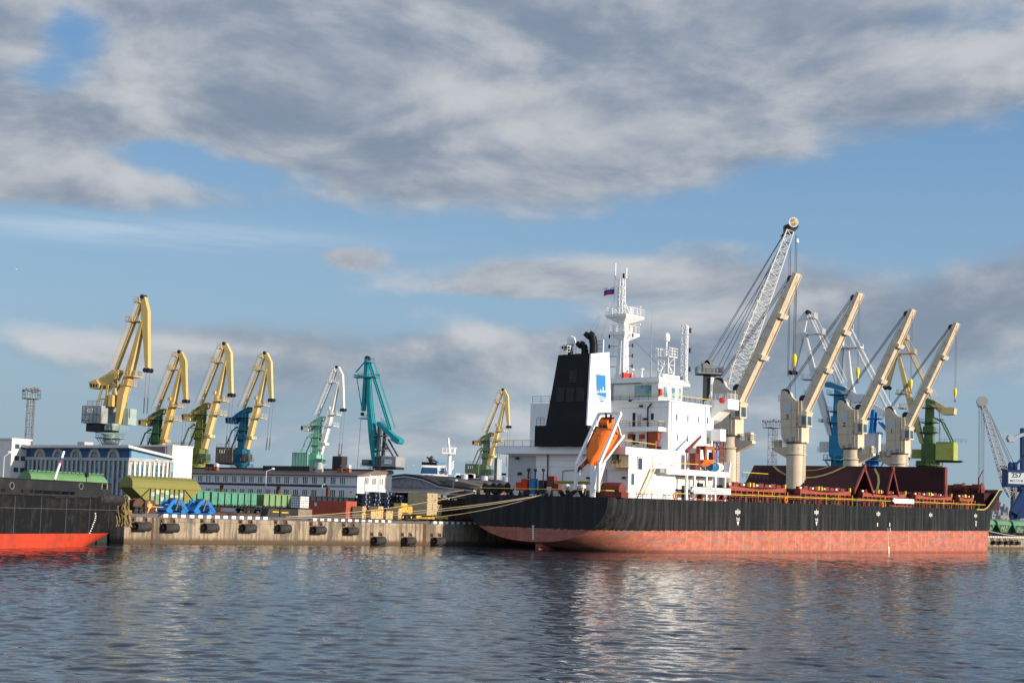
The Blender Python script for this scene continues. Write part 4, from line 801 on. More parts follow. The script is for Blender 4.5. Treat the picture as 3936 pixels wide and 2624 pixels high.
bollard(517, 'dark bollard left of the orange hook frame, leftmost of its pair'); bollard(537, 'dark bollard right of its twin beside the orange hook frame'); bollard(1560, 'dark bollard at the left end of the yellow trailer', s=1.3); bollard(1592, 'dark bollard in front of the yellow trailer, right of another', s=1.3)
t = thing('mooring_block', QF.at((aq(1068, 1), 1.0, QZ)), 'dark humped mooring block with yellow bands holding the ship ropes', 'mooring block')
MB().prism([(-2.4, 0, 0), (-2.0, 0, 1.2), (-1.0, 0, 1.35), (0.2, 0, 1.25), (.3, 0, 0)], (0, 1.4, 0)).prism([(.5, 0, 0), (.4, 0, 1.2), (2.3, 0, 1.25), (2.7, 0, .5), (2.7, 0, 0)], (0, 1.4, 0)).build('block', mat('tarred_steel', (.045, .042, .038), .7, .3), t)
MB().box((-1.2, -.05, .72), (.1, -.01, .86)).box((.7, -.05, .65), (2.2, -.01, .78)).build('band', yellow, t)
# mooring ropes
rope = mat('mooring_rope', (.42, .34, .24), .9, .15)
def hawser(pts, lab, r=.045, sag=.5):
    m = MB(); P = []
    for a, b in zip(pts, pts[1:]):
        a, b = V(*a), V(*b)
        for i in range(15): t = i/14; P.append(tuple(a+(b-a)*t-V(0, 0, sag*4*t*(1-t))))
    tag(m.path(P, r, 5).build('mooring_rope', rope), lab, 'rope', 'ship mooring ropes')
q0 = QF.w((aq(1095, 1), .8, 4.2)); q1 = QF.w((aq(1560, .9), .9, 4.3)); c1 = SF.w((.3, 12.0, .5)); 
hawser([q0, SF.w((-.1, 12.5, .2))], 'upper of the two parallel ropes running from the quay to the middle of the stern', .045, .9); hawser([QF.w((aq(1090, 1), .6, 4.0)), SF.w((-.1, 13.3, .0))], 'lower of the two parallel ropes running from the quay to the middle of the stern', .045, 1.1)
hawser([q0, SF.w((-.05, 25.5, .6))], 'highest mooring rope, reaching the far corner of the stern', .05, .8); hawser([q1, SF.w((-.1, 14.5, -.3))], 'mooring rope from the bollard by the yellow trailer to the stern', .05, .7)
hawser([SF.w((186.2, .6, -5.6)), QF.w((aq(3936, .5)+40, .8, 5.5))], 'rope leading forward from the ship bow over the far fenders', .10, 1.2)
# ------------------------------------------------------------------ rail wagons on the quay
hop = mat('olive_green_paint', (.20, .19, .055), .6, .22, .6, rust=.25, streak=.2, dirtcol=(.20, .16, .05)); hopd = mat('patched_green_paint', (.12, .24, .13), .6, .35, .7, dirtcol=(.32, .36, .22)); hpl = mat('light_green_paint', (.13, .25, .11), .6, .2, .5, rust=.4)
gtl = mat('turquoise_green_paint', (.085, .27, .185), .6, .3, .5, rust=.2, streak=.25); ggr = mat('faded_green_paint', (.17, .27, .14), .6, .3, .5, rust=.2, streak=.25, dirtcol=(.22, .30, .16)); gbg = mat('weathered_grey_paint', (.34, .31, .24), .7, .4, .5, rust=.5); under = mat('underframe_black', (.025, .023, .022), .7, .3); patchm = mat('pale_patch', (.34, .42, .38), .6, .2)
def bogie(m, x, y0=0, n=2):
    for dx in (-.92, .92):
        for yy in (-.78, .78): m.lathe([(.1, -.07), (.47, -.07), (.47, .07), (.1, .07)], (x+dx, yy, .5), 14, 1)
    for yy in (-1.0, 1.0): m.box((x-1.4, yy-.1, .45), (x+1.4, yy+.1, .8))
def hopper(a, v, m_roof, m_side, lab, num=None, grp='grain hopper wagons'):
    t = thing('hopper_wagon', QF.at((a, v, QZ)), lab, 'wagon', grp); t.scale = (1, 1, 1.13); L = 6.9; u = MB(); bogie(u, -4.6); bogie(u, 4.6); u.box((-7.0, -1.2, .85), (7.0, 1.2, 1.15)); u.box((-7.4, -.2, .8), (7.4, .2, 1.05)); u.build('underframe', under, t)
    B = [(-3.4, 1.15), (3.4, 1.15), (L, 3.3), (L, 3.45), (-L, 3.45), (-L, 3.3)]
    m = MB().prism([(x, -1.5, z) for x, z in B], (0, 3.0, 0)); bd = m.build('body', m_side, t)
    r = MB(); n = 8; pr = []
    for i in range(n+1): A = math.pi*i/n; pr.append((-1.58*math.cos(A), 3.45+1.35*math.sin(A)**.8))
    vs = [(-L, y, z) for y, z in pr]+[(-L+.0 if 0 else L, y, z) for y, z in pr]; vs = [(-L+.25*(z-3.45)*.6, y, z) for y, z in pr]+[(L-.25*(z-3.45)*2.2, y, z) for y, z in pr]
    r.add(vs, [(i, i+1, n+2+i, n+1+i) for i in range(n)]+[tuple(range(n+1))[::-1], tuple(range(n+1, 2*n+2))]); r.box((-L-.1, -1.66, 3.3), (L+.1, -1.5, 3.5)); ro = r.build('roof', m_roof, t)
    k = MB()
    for i in range(18): x = -L+.6+i*.74; k.box((x, -.25, 4.82), (x+.55, .25, 4.95))
    k.build('roof_walkway', m_roof, ro); k = MB(); pl = MB()
    for i in range(8): x = -3.35+i*.957; k.box((x-.08, -1.62, 1.15), (x+.08, -1.5, 3.3))
    for s in (-1, 1): k.bar((s*6.2, -1.55, 1.2), (s*3.6, -1.55, 3.2), .12)
    k.box((-6.6, -1.58, 1.0), (6.6, -1.45, 1.15)); k.build('side_post', under, bd)
    random.seed(int(a*7)+3)
    gp_ = MB()
    for i in range(7):
        x = -3.2+i*.957; z = 1.4+random.random()*1.2; pl.box((x+.05, -1.512, z), (x+.83, -1.502, z+.55)); gp_.box((x+.05, -1.510, 1.2), (x+.83, -1.501, z-.02)); gp_.box((x+.05, -1.511, z+.58), (x+.83, -1.5015, 3.0-random.random()*.5))
    pl.build('paint_patch', patchm, bd); gp_.build('paint_patch', hopd, bd)
    if num:
        text('wagon_number', num, (-1.3, -1.52, 2.9), (1, 0, 0), (0, 0, 1), .52, mat('faded_yellow_lettering', (.6, .55, .3), .6, .1), bd)
        s = MB(); s.prism([(-.15, -1.63, 1.55), (.05, -1.63, 1.8), (.25, -1.63, 1.55), (.05, -1.63, 1.3)], (0, .01, 0)); s.build('warning_placard', yellow, bd); s = MB(); s.prism([(.3, -1.63, 1.45), (.65, -1.63, 1.7), (.75, -1.63, 1.5), (.45, -1.63, 1.3)], (0, .01, 0)); s.build('warning_placard', redp, bd)
    return t
hopper(aq(612, 18), 18, hop, hop, 'olive green covered hopper wagon with patched sides and number on the quay', '5926 4887'); hopper(aq(232, 18)+.3, 18, hpl, hpl, 'light green hopper wagon mostly hidden behind the black hull, only its roof showing')
def gondola(a, v, m_, lab, L=12.0, hz=3.55):
    t = thing('open_wagon', QF.at((a, v, QZ+.2)), lab, 'wagon', 'open goods wagons in a train on the quay'); u = MB(); bogie(u, -4.2); bogie(u, 4.2); u.box((-L/2-.4, -1.1, .85), (L/2+.4, 1.1, 1.2))
    for i in range(14): x = -L/2+.5+i*(L-1)/13; u.box((x-.2, -1.5, 1.05), (x+.2, -1.2, 1.55))
    u.build('underframe', under, t)
    b = MB(); W = 1.5; b.box((-L/2, -W, 1.35), (L/2, -W+.08, hz)); b.box((-L/2, W-.08, 1.35), (L/2, W, hz)); b.box((-L/2, -W+.081, 1.35), (-L/2+.08, W-.081, hz)); b.box((L/2-.08, -W+.081, 1.35), (L/2, W-.081, hz)); b.box((-L/2+.081, -W+.081, 1.35), (L/2-.081, W-.081, 1.43)); bd = b.build('body', m_, t)
    k = MB(); k.box((-L/2-.05, -W-.1, hz), (L/2+.05, -W+.1, hz+.12)); k.box((-L/2-.05, W-.1, hz), (L/2+.05, W+.1, hz+.12)); k.build('top_rail', m_, bd); k = MB()
    for i in range(8): x = -L/2+.1+i*(L-.2)/7; k.box((x-.09, -W-.14, 1.3), (x+.09, -W-.002, hz))
    k.build('side_post', under if m_ is not gbg else rusty, bd); return t
GV = 38
for x0, x1, m_, lab in ((780, 967, gtl, 'turquoise green open wagon behind the blue grabs, first of its train'), (981, 1150, ggr, 'faded green open wagon between the turquoise wagon and the white tank'), (1163, 1320, gbg, 'rusty grey open wagon above the red container'), (1335, 1485, mat('dull_green_paint', (.12, .17, .10), .7, .4, .5, rust=.4), 'dull green grey open wagon below the sunlit white gable'), (1490, 1628, mat('dark_green_paint', (.05, .16, .06), .6, .3, .5, rust=.3), 'dark green open wagon under the warehouse canopy, last of its train')):
    a0, a1 = aq(x0, GV), aq(x1, GV); gondola((a0+a1)/2, GV, m_, lab, a1-a0-.4)
gondola(aq(740, 33)-3, 33, gtl, 'turquoise open wagon half hidden behind the olive hopper wagon', 11)
for v in (18, 38):
    m = MB()
    for y in (-.76, .76): m.box((-120, v+y-.04, 4.104), (330, v+y+.04, 4.25))
    tag(m.build('rails', rusty, QF), None, kind='structure')
# ------------------------------------------------------------------ goods on the quay
bgr = mat('bright_blue_paint', (.015, .16, .46), .5, .12, .5); M_beige = mat('beige_wrap', (.44, .35, .21), .7, .15, 1.2)
def grab(x, lab, flip=1):
    v = 3.4; t = thing('grab_bucket', QF.at((aq(x, v), v, QZ+.25)), lab, 'grab', 'clamshell grabs on the quay'); t.scale = (.72, .72, .72)
    for s in (-1, 1):
        m = MB()
        for y0, w in ((-1.4, .35), (1.05, .35)): m.prism([(s*.3, y0, 2.3), (s*1.1, y0, 2.6), (s*1.7, y0, 2.0), (s*3.0, y0, .35), (s*2.5, y0, .1), (s*1.5, y0, 1.1), (s*.9, y0, 1.75), (s*.3, y0, 1.6)], (0, w, 0))
        m.prism([(s*3.0, -1.3, .4), (s*2.4, -1.3, 0), (s*1.3, -1.3, 0), (s*1.0, -1.3, .3), (s*1.7, -1.3, 1.0), (s*2.3, -1.3, 1.2)], (0, 2.6, 0)); m.build('jaw', bgr, t)
    m = MB().lathe([(.2, -1.2), (.5, -1.1), (.5, 1.1), (.2, 1.2)], (0, 0, 2.35), 12, 1); m.box((-.3, -1.0, .6), (.3, 1.0, 2.9)); m.bar((-.5, -1.4, .4), (.3, -1.4, 2.6), .25).bar((1.4, -1.4, .4), (.6, -1.4, 2.6), .2); m.build('head', mat('grey_machinery', (.12, .14, .16), .5, .3), t)
    m = MB(); [m.bar((-2.6+i*1.3, -1.5, -.35), (-2.6+i*1.3, 1.5, -.15), .12) for i in range(5)]; m.bar((-2.8, -1.4, -.1), (2.8, -1.4, -.1), .12).bar((-2.8, 1.4, -.1), (2.8, 1.4, -.1), .12); m.build('stand', bgr, t)
grab(662, 'blue clamshell grab in front of the olive hopper wagon, left of another grab'); grab(768, 'blue clamshell grab in front of the turquoise wagon, right of another grab')
t = thing('hook_frame', QF.at((aq(574, 1.5), 1.5, QZ)), 'orange yellow hook frame standing between dark bollards and the blue grab', 'hook frame'); t.scale = (.65, .65, .75)
oy = mat('orange_yellow_paint', (.55, .33, .12), .6, .3); MB().prism([(-.7, 0, 1.9), (.6, 0, 1.9), (.6, 0, 1.3), (.1, 0, .9), (-.5, 0, .1), (-.7, 0, .1), (-.3, 0, 1.0), (-.7, 0, 1.3)], (0, .5, 0)).lathe([(.1, 0), (.35, .1), (.2, .4)], (-.1, .25, 1.9), 8).build('hook', oy, t); MB().bar((.5, .25, 1.35), (4.2, .6, 1.25), .16).build('lance', oy, t)
t = thing('cable_reel', QF.at((aq(522, 3), 3, QZ)), 'wire cable reel on a low stand behind the dark bollards', 'reel'); MB().lathe([(1.0, -.5), (1.0, -.4), (.6, -.4), (.6, .4), (1.0, .4), (1.0, .5)], (0, 0, 1.1), 16, 1).build('drum', rusty, t); MB().box((-.9, -.8, 0), (.9, .8, .3)).build('stand', dark, t)
t = thing('timber_box', QF.at((aq(560, 5), 5, QZ)), 'brown planked box behind the orange hook frame', 'crate'); MB().box((-.9, -.8, 0), (.9, .8, 1.9)).build('box', rusty, t)
t = thing('water_tank', QF.at((aq(1150, 3.2), 3.2, QZ+1.35)), 'white caged liquid tank on a concrete block beside the red container', 'tank')
MB().box((-.95, -1.0, .15), (.95, 1.0, 2.0)).build('tank', mat('white_plastic', (.75, .75, .76), .4, .05), t); m = MB()
for i in range(6): z = .15+i*.37; m.tube((-.98, -1.03, z), (.98, -1.03, z), .03, 4).tube((-.98, -1.03, z), (-.98, 1.03, z), .03, 4)
for i in range(6): x = -.98+i*.39; m.tube((x, -1.03, 0), (x, -1.03, 2.05), .03, 4).tube((-.98, x*1.05, 0), (-.98, x*1.05, 2.05), .03, 4)
m.build('cage', dark, t); tag(MB().box((-1.6, -1.2, 0), (1.5, 1.2, 1.3)).build('concrete_block', mat('stained_concrete', (.25, .20, .15), .8, .3), QF.at((aq(1152, 3.2), 3.2, QZ))), 'stained concrete block carrying the white caged tank', 'block')
cr_ = mat('container_red', (.42, .085, .05), .5, .15, .5, rust=.1); ca = QF.pix(1330, 1960, 1, 3.)[0]; t = thing('container', QF.at((ca, 3, QZ)), 'red shipping container set end on to the water by the striped kerb', 'container')
Lc = QF.pix(1186, 1960, 0, ca)[1]-3; m = MB(); n = 9
for i in range(n): x = 2.55*i/n; m.box((x+.04, -.04, .15), (x+.17, 0, 2.75))
for i in range(26): y = Lc*i/26; m.box((-.04, y+.05, .15), (0, y+.20, 2.75))
m.box((0, 0, .05), (2.55, Lc, 2.85)); m.build('shell', cr_, t); m = MB(); [m.tube((x, -.07, .1), (x, -.07, 2.75), .035, 5) for x in (.5, 1.0, 1.55, 2.05)]; m.build('lock_bar', mat('pale_red_paint', (.6, .25, .18), .5, .1), t); MB().box((-.06, Lc-1.9, 1.9), (-.045, Lc-1.3, 2.5)).build('door_plate', mat('pale_grey_paint', (.5, .52, .55), .5, .1), t)
def bale(x, v, w, d, h, m_, lab, z=0., grp='timber packs on the quay'):
    t = thing('timber_pack', QF.at((aq(x, v), v, QZ+z)), lab, 'timber pack', grp); m = MB(); random.seed(int(x))
    k = max(3, int(h/.28))
    for j in range(k):
        for i in range(4): m.box((-w/2+w*i/4+.01, -d/2-random.random()*.16, h*j/k+.015), (-w/2+w*(i+1)/4-.01, d/2+random.random()*.1, h*(j+1)/k-.015))
    m.box((-w/2-.012, -d/2+.05, .02), (w/2+.012, d/2-.05, h-.02)); m.build('boards', m_, t)
    s = MB(); [s.box((-w/2-.03, -d/2-.18+.2*q, .0), (w/2+.03, -d/2-.17+.2*q, .06)) for q in (0, 1)]; s.box((-w/2+.1, -d/2, -.12), (-w/2+.3, d/2, 0)).box((w/2-.3, -d/2, -.12), (w/2-.1, d/2, 0)); s.build('bearer', rusty, t)
tim = mat('fresh_timber', (.60, .42, .20), .8, .35, 2.5, dirtcol=(.28, .17, .06)); tyl = mat('yellow_timber', (.62, .40, .08), .7, .15, 2.)
for x, v, w, d, h, m_, z, lab in ((1379, 1.6, .9, 2, 2.0, tim, .1, 'narrow stack of fresh boards against the red container end'), (1414, 1.8, 2.0, 3, 1.5, tim, .1, 'low stack of fresh boards second from the red container'), (1444, 1.8, 1.2, 2, 2.1, tim, .1, 'taller stack of fresh boards behind the striped kerb'), (1474, 2.0, 1.6, 2.4, 1.4, tim, .1, 'small stack of boards with a dark side, before the pipe pile'), (1513, 2.4, .8, 2.6, 1.9, tim, .1, 'pale narrow pack with a dark side left of the yellow packs'), (1538, 3.0, 1.6, 1.6, 2.0, tyl, .9, 'larger yellow pack on the trailer, left of the smaller one'), (1561, 3.0, 1.2, 1.4, 1.5, tyl, .9, 'smaller yellow pack on the trailer'), (1622, 3.0, 2.8, 4.2, 3.9, M_beige, .9, 'tall beige wrapped pack on the yellow trailer'), (1672, 3.2, 1.2, 1.8, 2.0, tim, .9, 'small ragged beige pack at the right end of the yellow trailer')): bale(x, v, w, d, h, m_, lab, z)
t = thing('flat_trailer', QF.at((aq(1500, 3.2), 3.2, QZ)), 'long yellow flat trailer loaded with timber packs on the quay', 'trailer'); Lt = aq(1700, 3.2)-aq(1500, 3.2)
MB().box((0, -1.3, .35), (Lt, 1.3, .85)).build('deck', mat('trailer_yellow', (.72, .47, .05), .5, .2), t); m = MB(); [m.lathe([(.1, -.2), (.3, -.2), (.3, .2), (.1, .2)], (1+i*(Lt-2)/5, y, .3), 10, 1) for i in range(6) for y in (-1.1, 1.1)]; m.build('wheel', rubber, t)
m = MB(); [m.tube((Lt*i/7, -1.32, .85), (Lt*i/7, -1.32, 1.3), .06, 4) for i in range(8)]; m.build('stanchion', rusty, t)
def pipes(x0, x1, v, rows, r, m_, lab, white_end=True):
    a0, a1 = aq(x0, v), aq(x1, v); t = thing('pipe_stack', QF.at((a0, v, QZ)), lab, 'pipe stack'); L = a1-a0; m = MB(); w = MB(); random.seed(4)
    nb = 5
    for j in range(rows):
        for b in range(nb):
            l = L/nb; x = l*b+random.uniform(-.3, .3)+(.4 if j % 2 else 0); top = rows-abs(b-1.4)*1.1
            if j > top: continue
            for k in range(3): m.tube((x, k*r*2.05, r+j*r*1.85), (x+l*.96, k*r*2.05, r+j*r*1.85+.03), r, 8)
            for q in ((.28, .6) if (j+b) % 2 else (.45,)): w.tube((x+l*q, -.01, r+j*r*1.85), (x+l*(q+.07), -.01, r+j*r*1.85), r*1.03, 8)
    m.build('pipes', m_, t); w.build('white_band', mat('pale_wrap', (.24, .27, .33), .5, .1), t)
pipes(1383, 1590, 9, 12, .21, mat('blue_black_coating', (.012, .016, .03), .35, .1), 'high stack of blue black coated pipes with pale bands behind the timber')
sl = mat('rusty_plate', (.16, .085, .05), .8, .4, .8, rust=.6); a0 = aq(1690, 6); t = thing('steel_stack', QF.at((a0, 6, QZ)), 'stack of rusty steel slabs and beams on the quay beside the ship stern', 'steel stack'); m = MB(); random.seed(8)
for j in range(11): m.box((-3.5+random.random(), random.random()*.3, .05+j*.36), (16+random.random()*2, 5, .27+j*.36))
m.build('slab', sl, t); m = MB(); [m.box((x, .1, .27+j*.36), (x+.3, 4.8, .41+j*.36)) for j in range(10) for x in (-2, 3, 8, 13)]; m.build('bearer', dark, t)
t = thing('steel_beams', QF.at((a0-1, 6, QZ+4.15)), 'grey steel beams lying on top of the rusty slab stack', 'steel beams'); m = MB(); [m.box((0, y, 0), (15, y+.4, .12)).box((0, y+.17, .12), (15, y+.23, .5)).box((0, y, .5), (15, y+.4, .6)) for y in (0, .6, 1.2)]; m.build('beam', mat('grey_beam', (.2, .19, .18), .6, .3), t)
tag(MB().prism([(-4, 0, 0), (-3.6, 0, .75), (3.8, 0, .75), (4, 0, 0)], (0, 3, 0)).build('covered_load', mat('cream_sheet', (.55, .47, .35), .8, .1), QF.at((aq(1775, 9), 9, QZ+4.3)), ), 'cream sheeted load beyond the steel beams at the ship stern', 'load')
tag(MB().prism([(-5, 0, 0), (-4, 0, 1.0), (4.2, 0, 1.0), (5, 0, 0)], (0, 3, 0)).build('red_tarpaulin', mat('red_sheet', (.28, .09, .07), .8, .2), QF.at((aq(1665, 22), 22, QZ+2.6))), 'dull red sheeted stack below the warehouse canopy', 'stack')
# ------------------------------------------------------------------ black ship at the left edge
ang = math.radians(20); lx = U0*math.cos(ang)+PT*math.sin(ang); ly = PT*math.cos(ang)-U0*math.sin(ang)
LF = Fr(QF.w((-27.5, -17.9, 0)), lx, ly); ls = thing('black_ship', LF, 'black hulled ship with bright red underside at the left edge, only its end in view', 'ship')
def lhull():
    m = bpy.data.materials.new('tug_hull_paint'); m.use_nodes = True; t = NT(m.node_tree); b = t.n['Principled BSDF']; co = t.node('ShaderNodeTexCoord').outputs['Object']; x, y, z = t.sep(co)[:3]
    st = t.noise(t.scale(co, 1.2, 1.2, .15), 1.3, 6, .65); sp = t.noise(co, .5, 6, .65); bk = t.mix(t.ss(st, .5, .8), (.009, .009, .010), (.030, .028, .026)); bk = t.mix(t.ss(sp, .5, .62, 0, .7), bk, (.026, .025, .023))
    fr = t.m('FRACT', t.mul(x, 1/5.2)); bk = t.mix(t.m('LESS_THAN', fr, .012), bk, (.10, .10, .10)); bk = t.mix(t.m('LESS_THAN', t.m('ABSOLUTE', t.sub(z, 4.55)), .025), bk, (.09, .09, .09))
    rd = t.mix(t.ss(sp, .4, .65), (.52, .055, .025), (.36, .05, .028)); rd = t.mix(t.ss(st, .58, .72, 0, .5), rd, (.30, .06, .04))
    t.put(b.inputs['Base Color'], t.mix(t.ss(t.add(z, t.mul(sp, .06)), 1.66, 1.69), rd, bk)); b.inputs['Roughness'].default_value = .5; b.inputs['Specular IOR Level'].default_value = .15
    bn = t.node('ShaderNodeBump'); bn.inputs['Strength'].default_value = .3; bn.inputs['Distance'].default_value = .08; t.put(bn.inputs['Height'], t.noise(co, .5, 2)); t.put(b.inputs['Normal'], bn.outputs[0]); return m
lm = lhull(); LB = 6.; xe = LF.pix(432, 1960, 1, 1.5)[0]; ztop = LF.pix(200, 1846, 1, 0)[2]; zd = LF.pix(200, 1899, 1, 0)[2]; rings_ = []; hm = MB()
for i, x in enumerate([-60, -30, -15, -8, -5, -3, -1.8, -.9, -.35, 0]):
    P = []
    for z in (zd, zd-1, 4.5, 3.2, 2.4, 1.65, .8, 0, -1.2):
        cut = max(0, 2.2-z)*1.6; xx = xe+x-cut*max(0, min(1, 1+x/9)); k = max(0, 1+x/10)**2.2; tuck = max(0, 2.4-z)/4.2
        y = min(LB, .9*k*(1+0)+tuck**1.4*4.0*max(0, 1+x/11)**1.3); P.append((xx, y, z))
    o = len(hm.v); hm.v += P+[(p[0], 2*LB-p[1], p[2]) for p in P[::-1]]; rings_.append(range(o, o+2*len(P)))
for p, q in zip(rings_, rings_[1:]): hm.f += [(p[j], p[j+1], q[j+1], q[j]) for j in range(len(p)-1)]
hm.f.append(tuple(rings_[-1])); hl = hm.build('hull', lm, ls, True); MB().box((-60, .6, zd-.6), (xe-1, 2*LB-.6, zd-.02)).build('deck', dark, ls)
bl = mat('bulwark_black', (.022, .022, .024), .45, .25, .6, streak=.2, dirtcol=(.045, .045, .042)); xb = LF.pix(429, 1880, 1, .4)[0]; m = MB()
xs = [-60]+[LF.pix(s, 1890, 1, .4)[0] for s in (0, 70, 286)]+[xb]; m.box((-60, .4, zd+.42), (xb, .55, ztop)); 
for s0, s1 in ((20, 68), (288, 432)): m.box((LF.pix(s0, 1890, 1, .4)[0], .41, zd-.05), (LF.pix(s1, 1890, 1, .4)[0], .54, zd+.42))
m.box((xb-.15, .56, zd), (xb, 2*LB-.6, ztop)); [m.box((x, .56, zd-.05), (x+.12, .8, zd+.5)) for x in np.arange(-20, xb-5, 1.9)]; m.box((-60, 2*LB-.6, zd), (xb, 2*LB-.45, ztop)); m.build('bulwark', bl, ls)
m = MB(); m.path([(-60, .0, zd-.12), (xb-4, .0, zd-.12)], .18, 8); m.path([LF.pix(210, 1911, 1, -.05), LF.pix(290, 1910, 1, -.05)], .13, 6); m.path([(-60, .42, ztop), (xb, .42, ztop)], .09, 5); m.build('rubbing_bar', bl, ls, True)
p = LF.pix(385, 1908, 1, .7); q = LF.pix(480, 1910, 1, .7); m = MB(); m.tube((p[0], .7, zd-.35), (q[0]-.5, .9, zd-.35), .62, 14); m.tube((p[0]-2.2, 1.2, zd-.5), (p[0], .7, zd-.35), .1, 14, .62)
for i in range(12): x = p[0]+.2+i*(q[0]-p[0]-.8)/12; m.box((x, .45, zd-1.1), (x+.16, .9, zd-.9))
m.build('bow_fender', rubber, ls, True); m = MB(); 
for sx_ in (44, 310):
    c = LF.pix(sx_, 1866 if sx_ < 100 else 1868, 1, .36); m = MB().lathe([(.30, -.10), (.42, -.12), (.47, 0), (.42, .1), (.30, .1), (.30, -.10)], c, 18, 1); m.f = [f for f in m.f if len(f) < 9]; m.build('fairlead', mat('worn_steel', (.25, .24, .23), .35, .2, metal=.6), ls, True)
m = MB()
for sx_ in (44, 310): c = LF.pix(sx_, 1867, 1, .36); m.lathe([(.02, -.005), (.33, -.005), (.33, .02)], c, 18, 1)
c = LF.pix(402, 1869, 1, .36); m.box((c[0]-.55, .37, c[2]-.3), (c[0]+.55, .396, c[2]+.3)); m.build('opening_shade', mat('recess_shade_black', (.006, .006, .006), .8, .1), ls)  # near-black faces: shade inside the holes put into colour
m = MB(); m.rail([(c[0]-.6, .36, c[2]-.34), (c[0]+.6, .36, c[2]-.34)], .68, 3, .04, 0); m.build('fairlead_frame', MATS['worn_steel'], ls)
m = MB()
for i, (sx_, sy_) in enumerate(((366, 1973), (367, 1982), (366, 1990), (364, 1998), (361, 2006), (357, 2014), (355, 2022), (352, 2030), (348, 2039), (344, 2047))):
    p = LF.pix(sx_, sy_, 1, .5); d = unit(EYEP-LF.w(p)) @ LF.A.T; 
    k = max(0, 1+(p[0]-xe)/10); P = V(*p)-0; m.box((P[0]-.11, -.6, P[2]-.09), (P[0]+.11, .45, P[2]+.09)) if 0 else None
    for y in np.arange(-1, 8, .05):
        pp_ = LF.pix(sx_, sy_, 1, y); z = pp_[2]; x = pp_[0]-xe; cut = max(0, 2.2-z)*1.6; xr = x
        for _ in range(4): xr = x+cut*max(0, min(1, 1+xr/9))
        kk = max(0, 1+xr/10)**2.2; tk = max(0, 2.4-z)/4.2; yh = min(LB, .9*kk+tk**1.4*4.0*max(0, 1+xr/11)**1.3)
        if y >= yh-.08: m.box((pp_[0]-.12, y-.04, z-.065), (pp_[0]+.12, y, z+.065)); break
m.build('draft_marking', mw, ls)
p, q = LF.pix(210, 1842, 1, 2), LF.pix(246, 1734, 1, 2); P, Q_ = V(*p), V(*q); m = MB().tube(P, Q_, .14, 7); st_ = m.build('flagstaff', white, ls)
MB().tube(P+(Q_-P)*.66, P+(Q_-P)*.76, .155, 7).build('blue_band', mat('flag_blue2', (.02, .08, .3), .5, .05), st_); MB().tube(P+(Q_-P)*.57, P+(Q_-P)*.66, .155, 7).build('red_band', redp, st_)
c = LF.pix(333, 1830, 1, 2); MB().tube((c[0], 2, ztop-.5), (c[0], 2, c[2]+.6), .06).box((c[0]-.15, 1.8, c[2]-.1), (c[0]+.15, 2.2, c[2]+.5)).build('deck_light', dark, ls)
t = thing('rope_mat', LF.at((LF.pix(468, 1900, 1, 2)[0], 2, 0)), 'thick tangle of tan rope hanging over the bow fender of the black ship', 'rope'); m = MB(); random.seed(2)
for i in range(24):
    x = random.uniform(-.5, .5); y = random.uniform(-.8, .8); z = zd+.2; P = []
    for k in range(9): P.append((x+.12*math.sin(k*1.9+i), y+.1*math.cos(k*1.4+i), z)); z -= .5; x += .13+random.uniform(-.1, .12)
    m.path(P, .085, 5)
for i in range(26): A = random.random()*6; m.path([(1.0+.9*math.cos(A+k*.7), .8*math.sin(A+k*.7), 4.0+.02*i) for k in range(5)], .085, 5)
m.build('rope_strands', mat('tan_rope', (.30, .22, .10), .9, .4, 2.), t)
# ------------------------------------------------------------------ buildings
wbr = mat('white_brick', (.70, .63, .57), .8, .12, .8, dirtcol=(.5, .42, .36)); gst = mat('grey_stone', (.40, .39, .385), .8, .2, .6); bpan = mat('blue_facade_panel', (.03, .09, .20), .5, .15); bpl = mat('pale_blue_panel', (.16, .30, .42), .4, .12)
roofm = mat('roof_felt', (.045, .042, .040), .8, .2); brn = mat('brown_metal_roof', (.16, .125, .11), .6, .2); tgl = glass('teal_glass', (.04, .10, .11), .12)
def fwin(b, name, fr_, ax, x, y, w, h, val, m=winm, mull=2, sill=True):
    # window in the face of building b: ax 0 faces the stern side, ax 1 faces the water; centre given by photo pixels
    p = QF.pix(x, y, ax, val); g = MB(); f = MB(); e = .05
    if ax == 0: bx = lambda mm, u0, u1, z0, z1, d: mm.box((val-d, p[1]+u0, p[2]+z0), (val+.02, p[1]+u1, p[2]+z1))
    else: bx = lambda mm, u0, u1, z0, z1, d: mm.box((p[0]+u0, val-d, p[2]+z0), (p[0]+u1, val+.02, p[2]+z1))
    bx(g, -w/2, w/2, -h/2, h/2, .02); o = g.build('window', m, b)
    for i in range(mull+2): u = -w/2+w*i/(mull+1); bx(f, u-.06, u+.06, -h/2, h/2, .07)
    bx(f, -w/2, w/2, h/2-.1, h/2+.05, .075)
    if sill: bx(f, -w/2-.12, w/2+.12, -h/2-.16, -h/2, .16)
    f.build('frame', fr_, o); return o
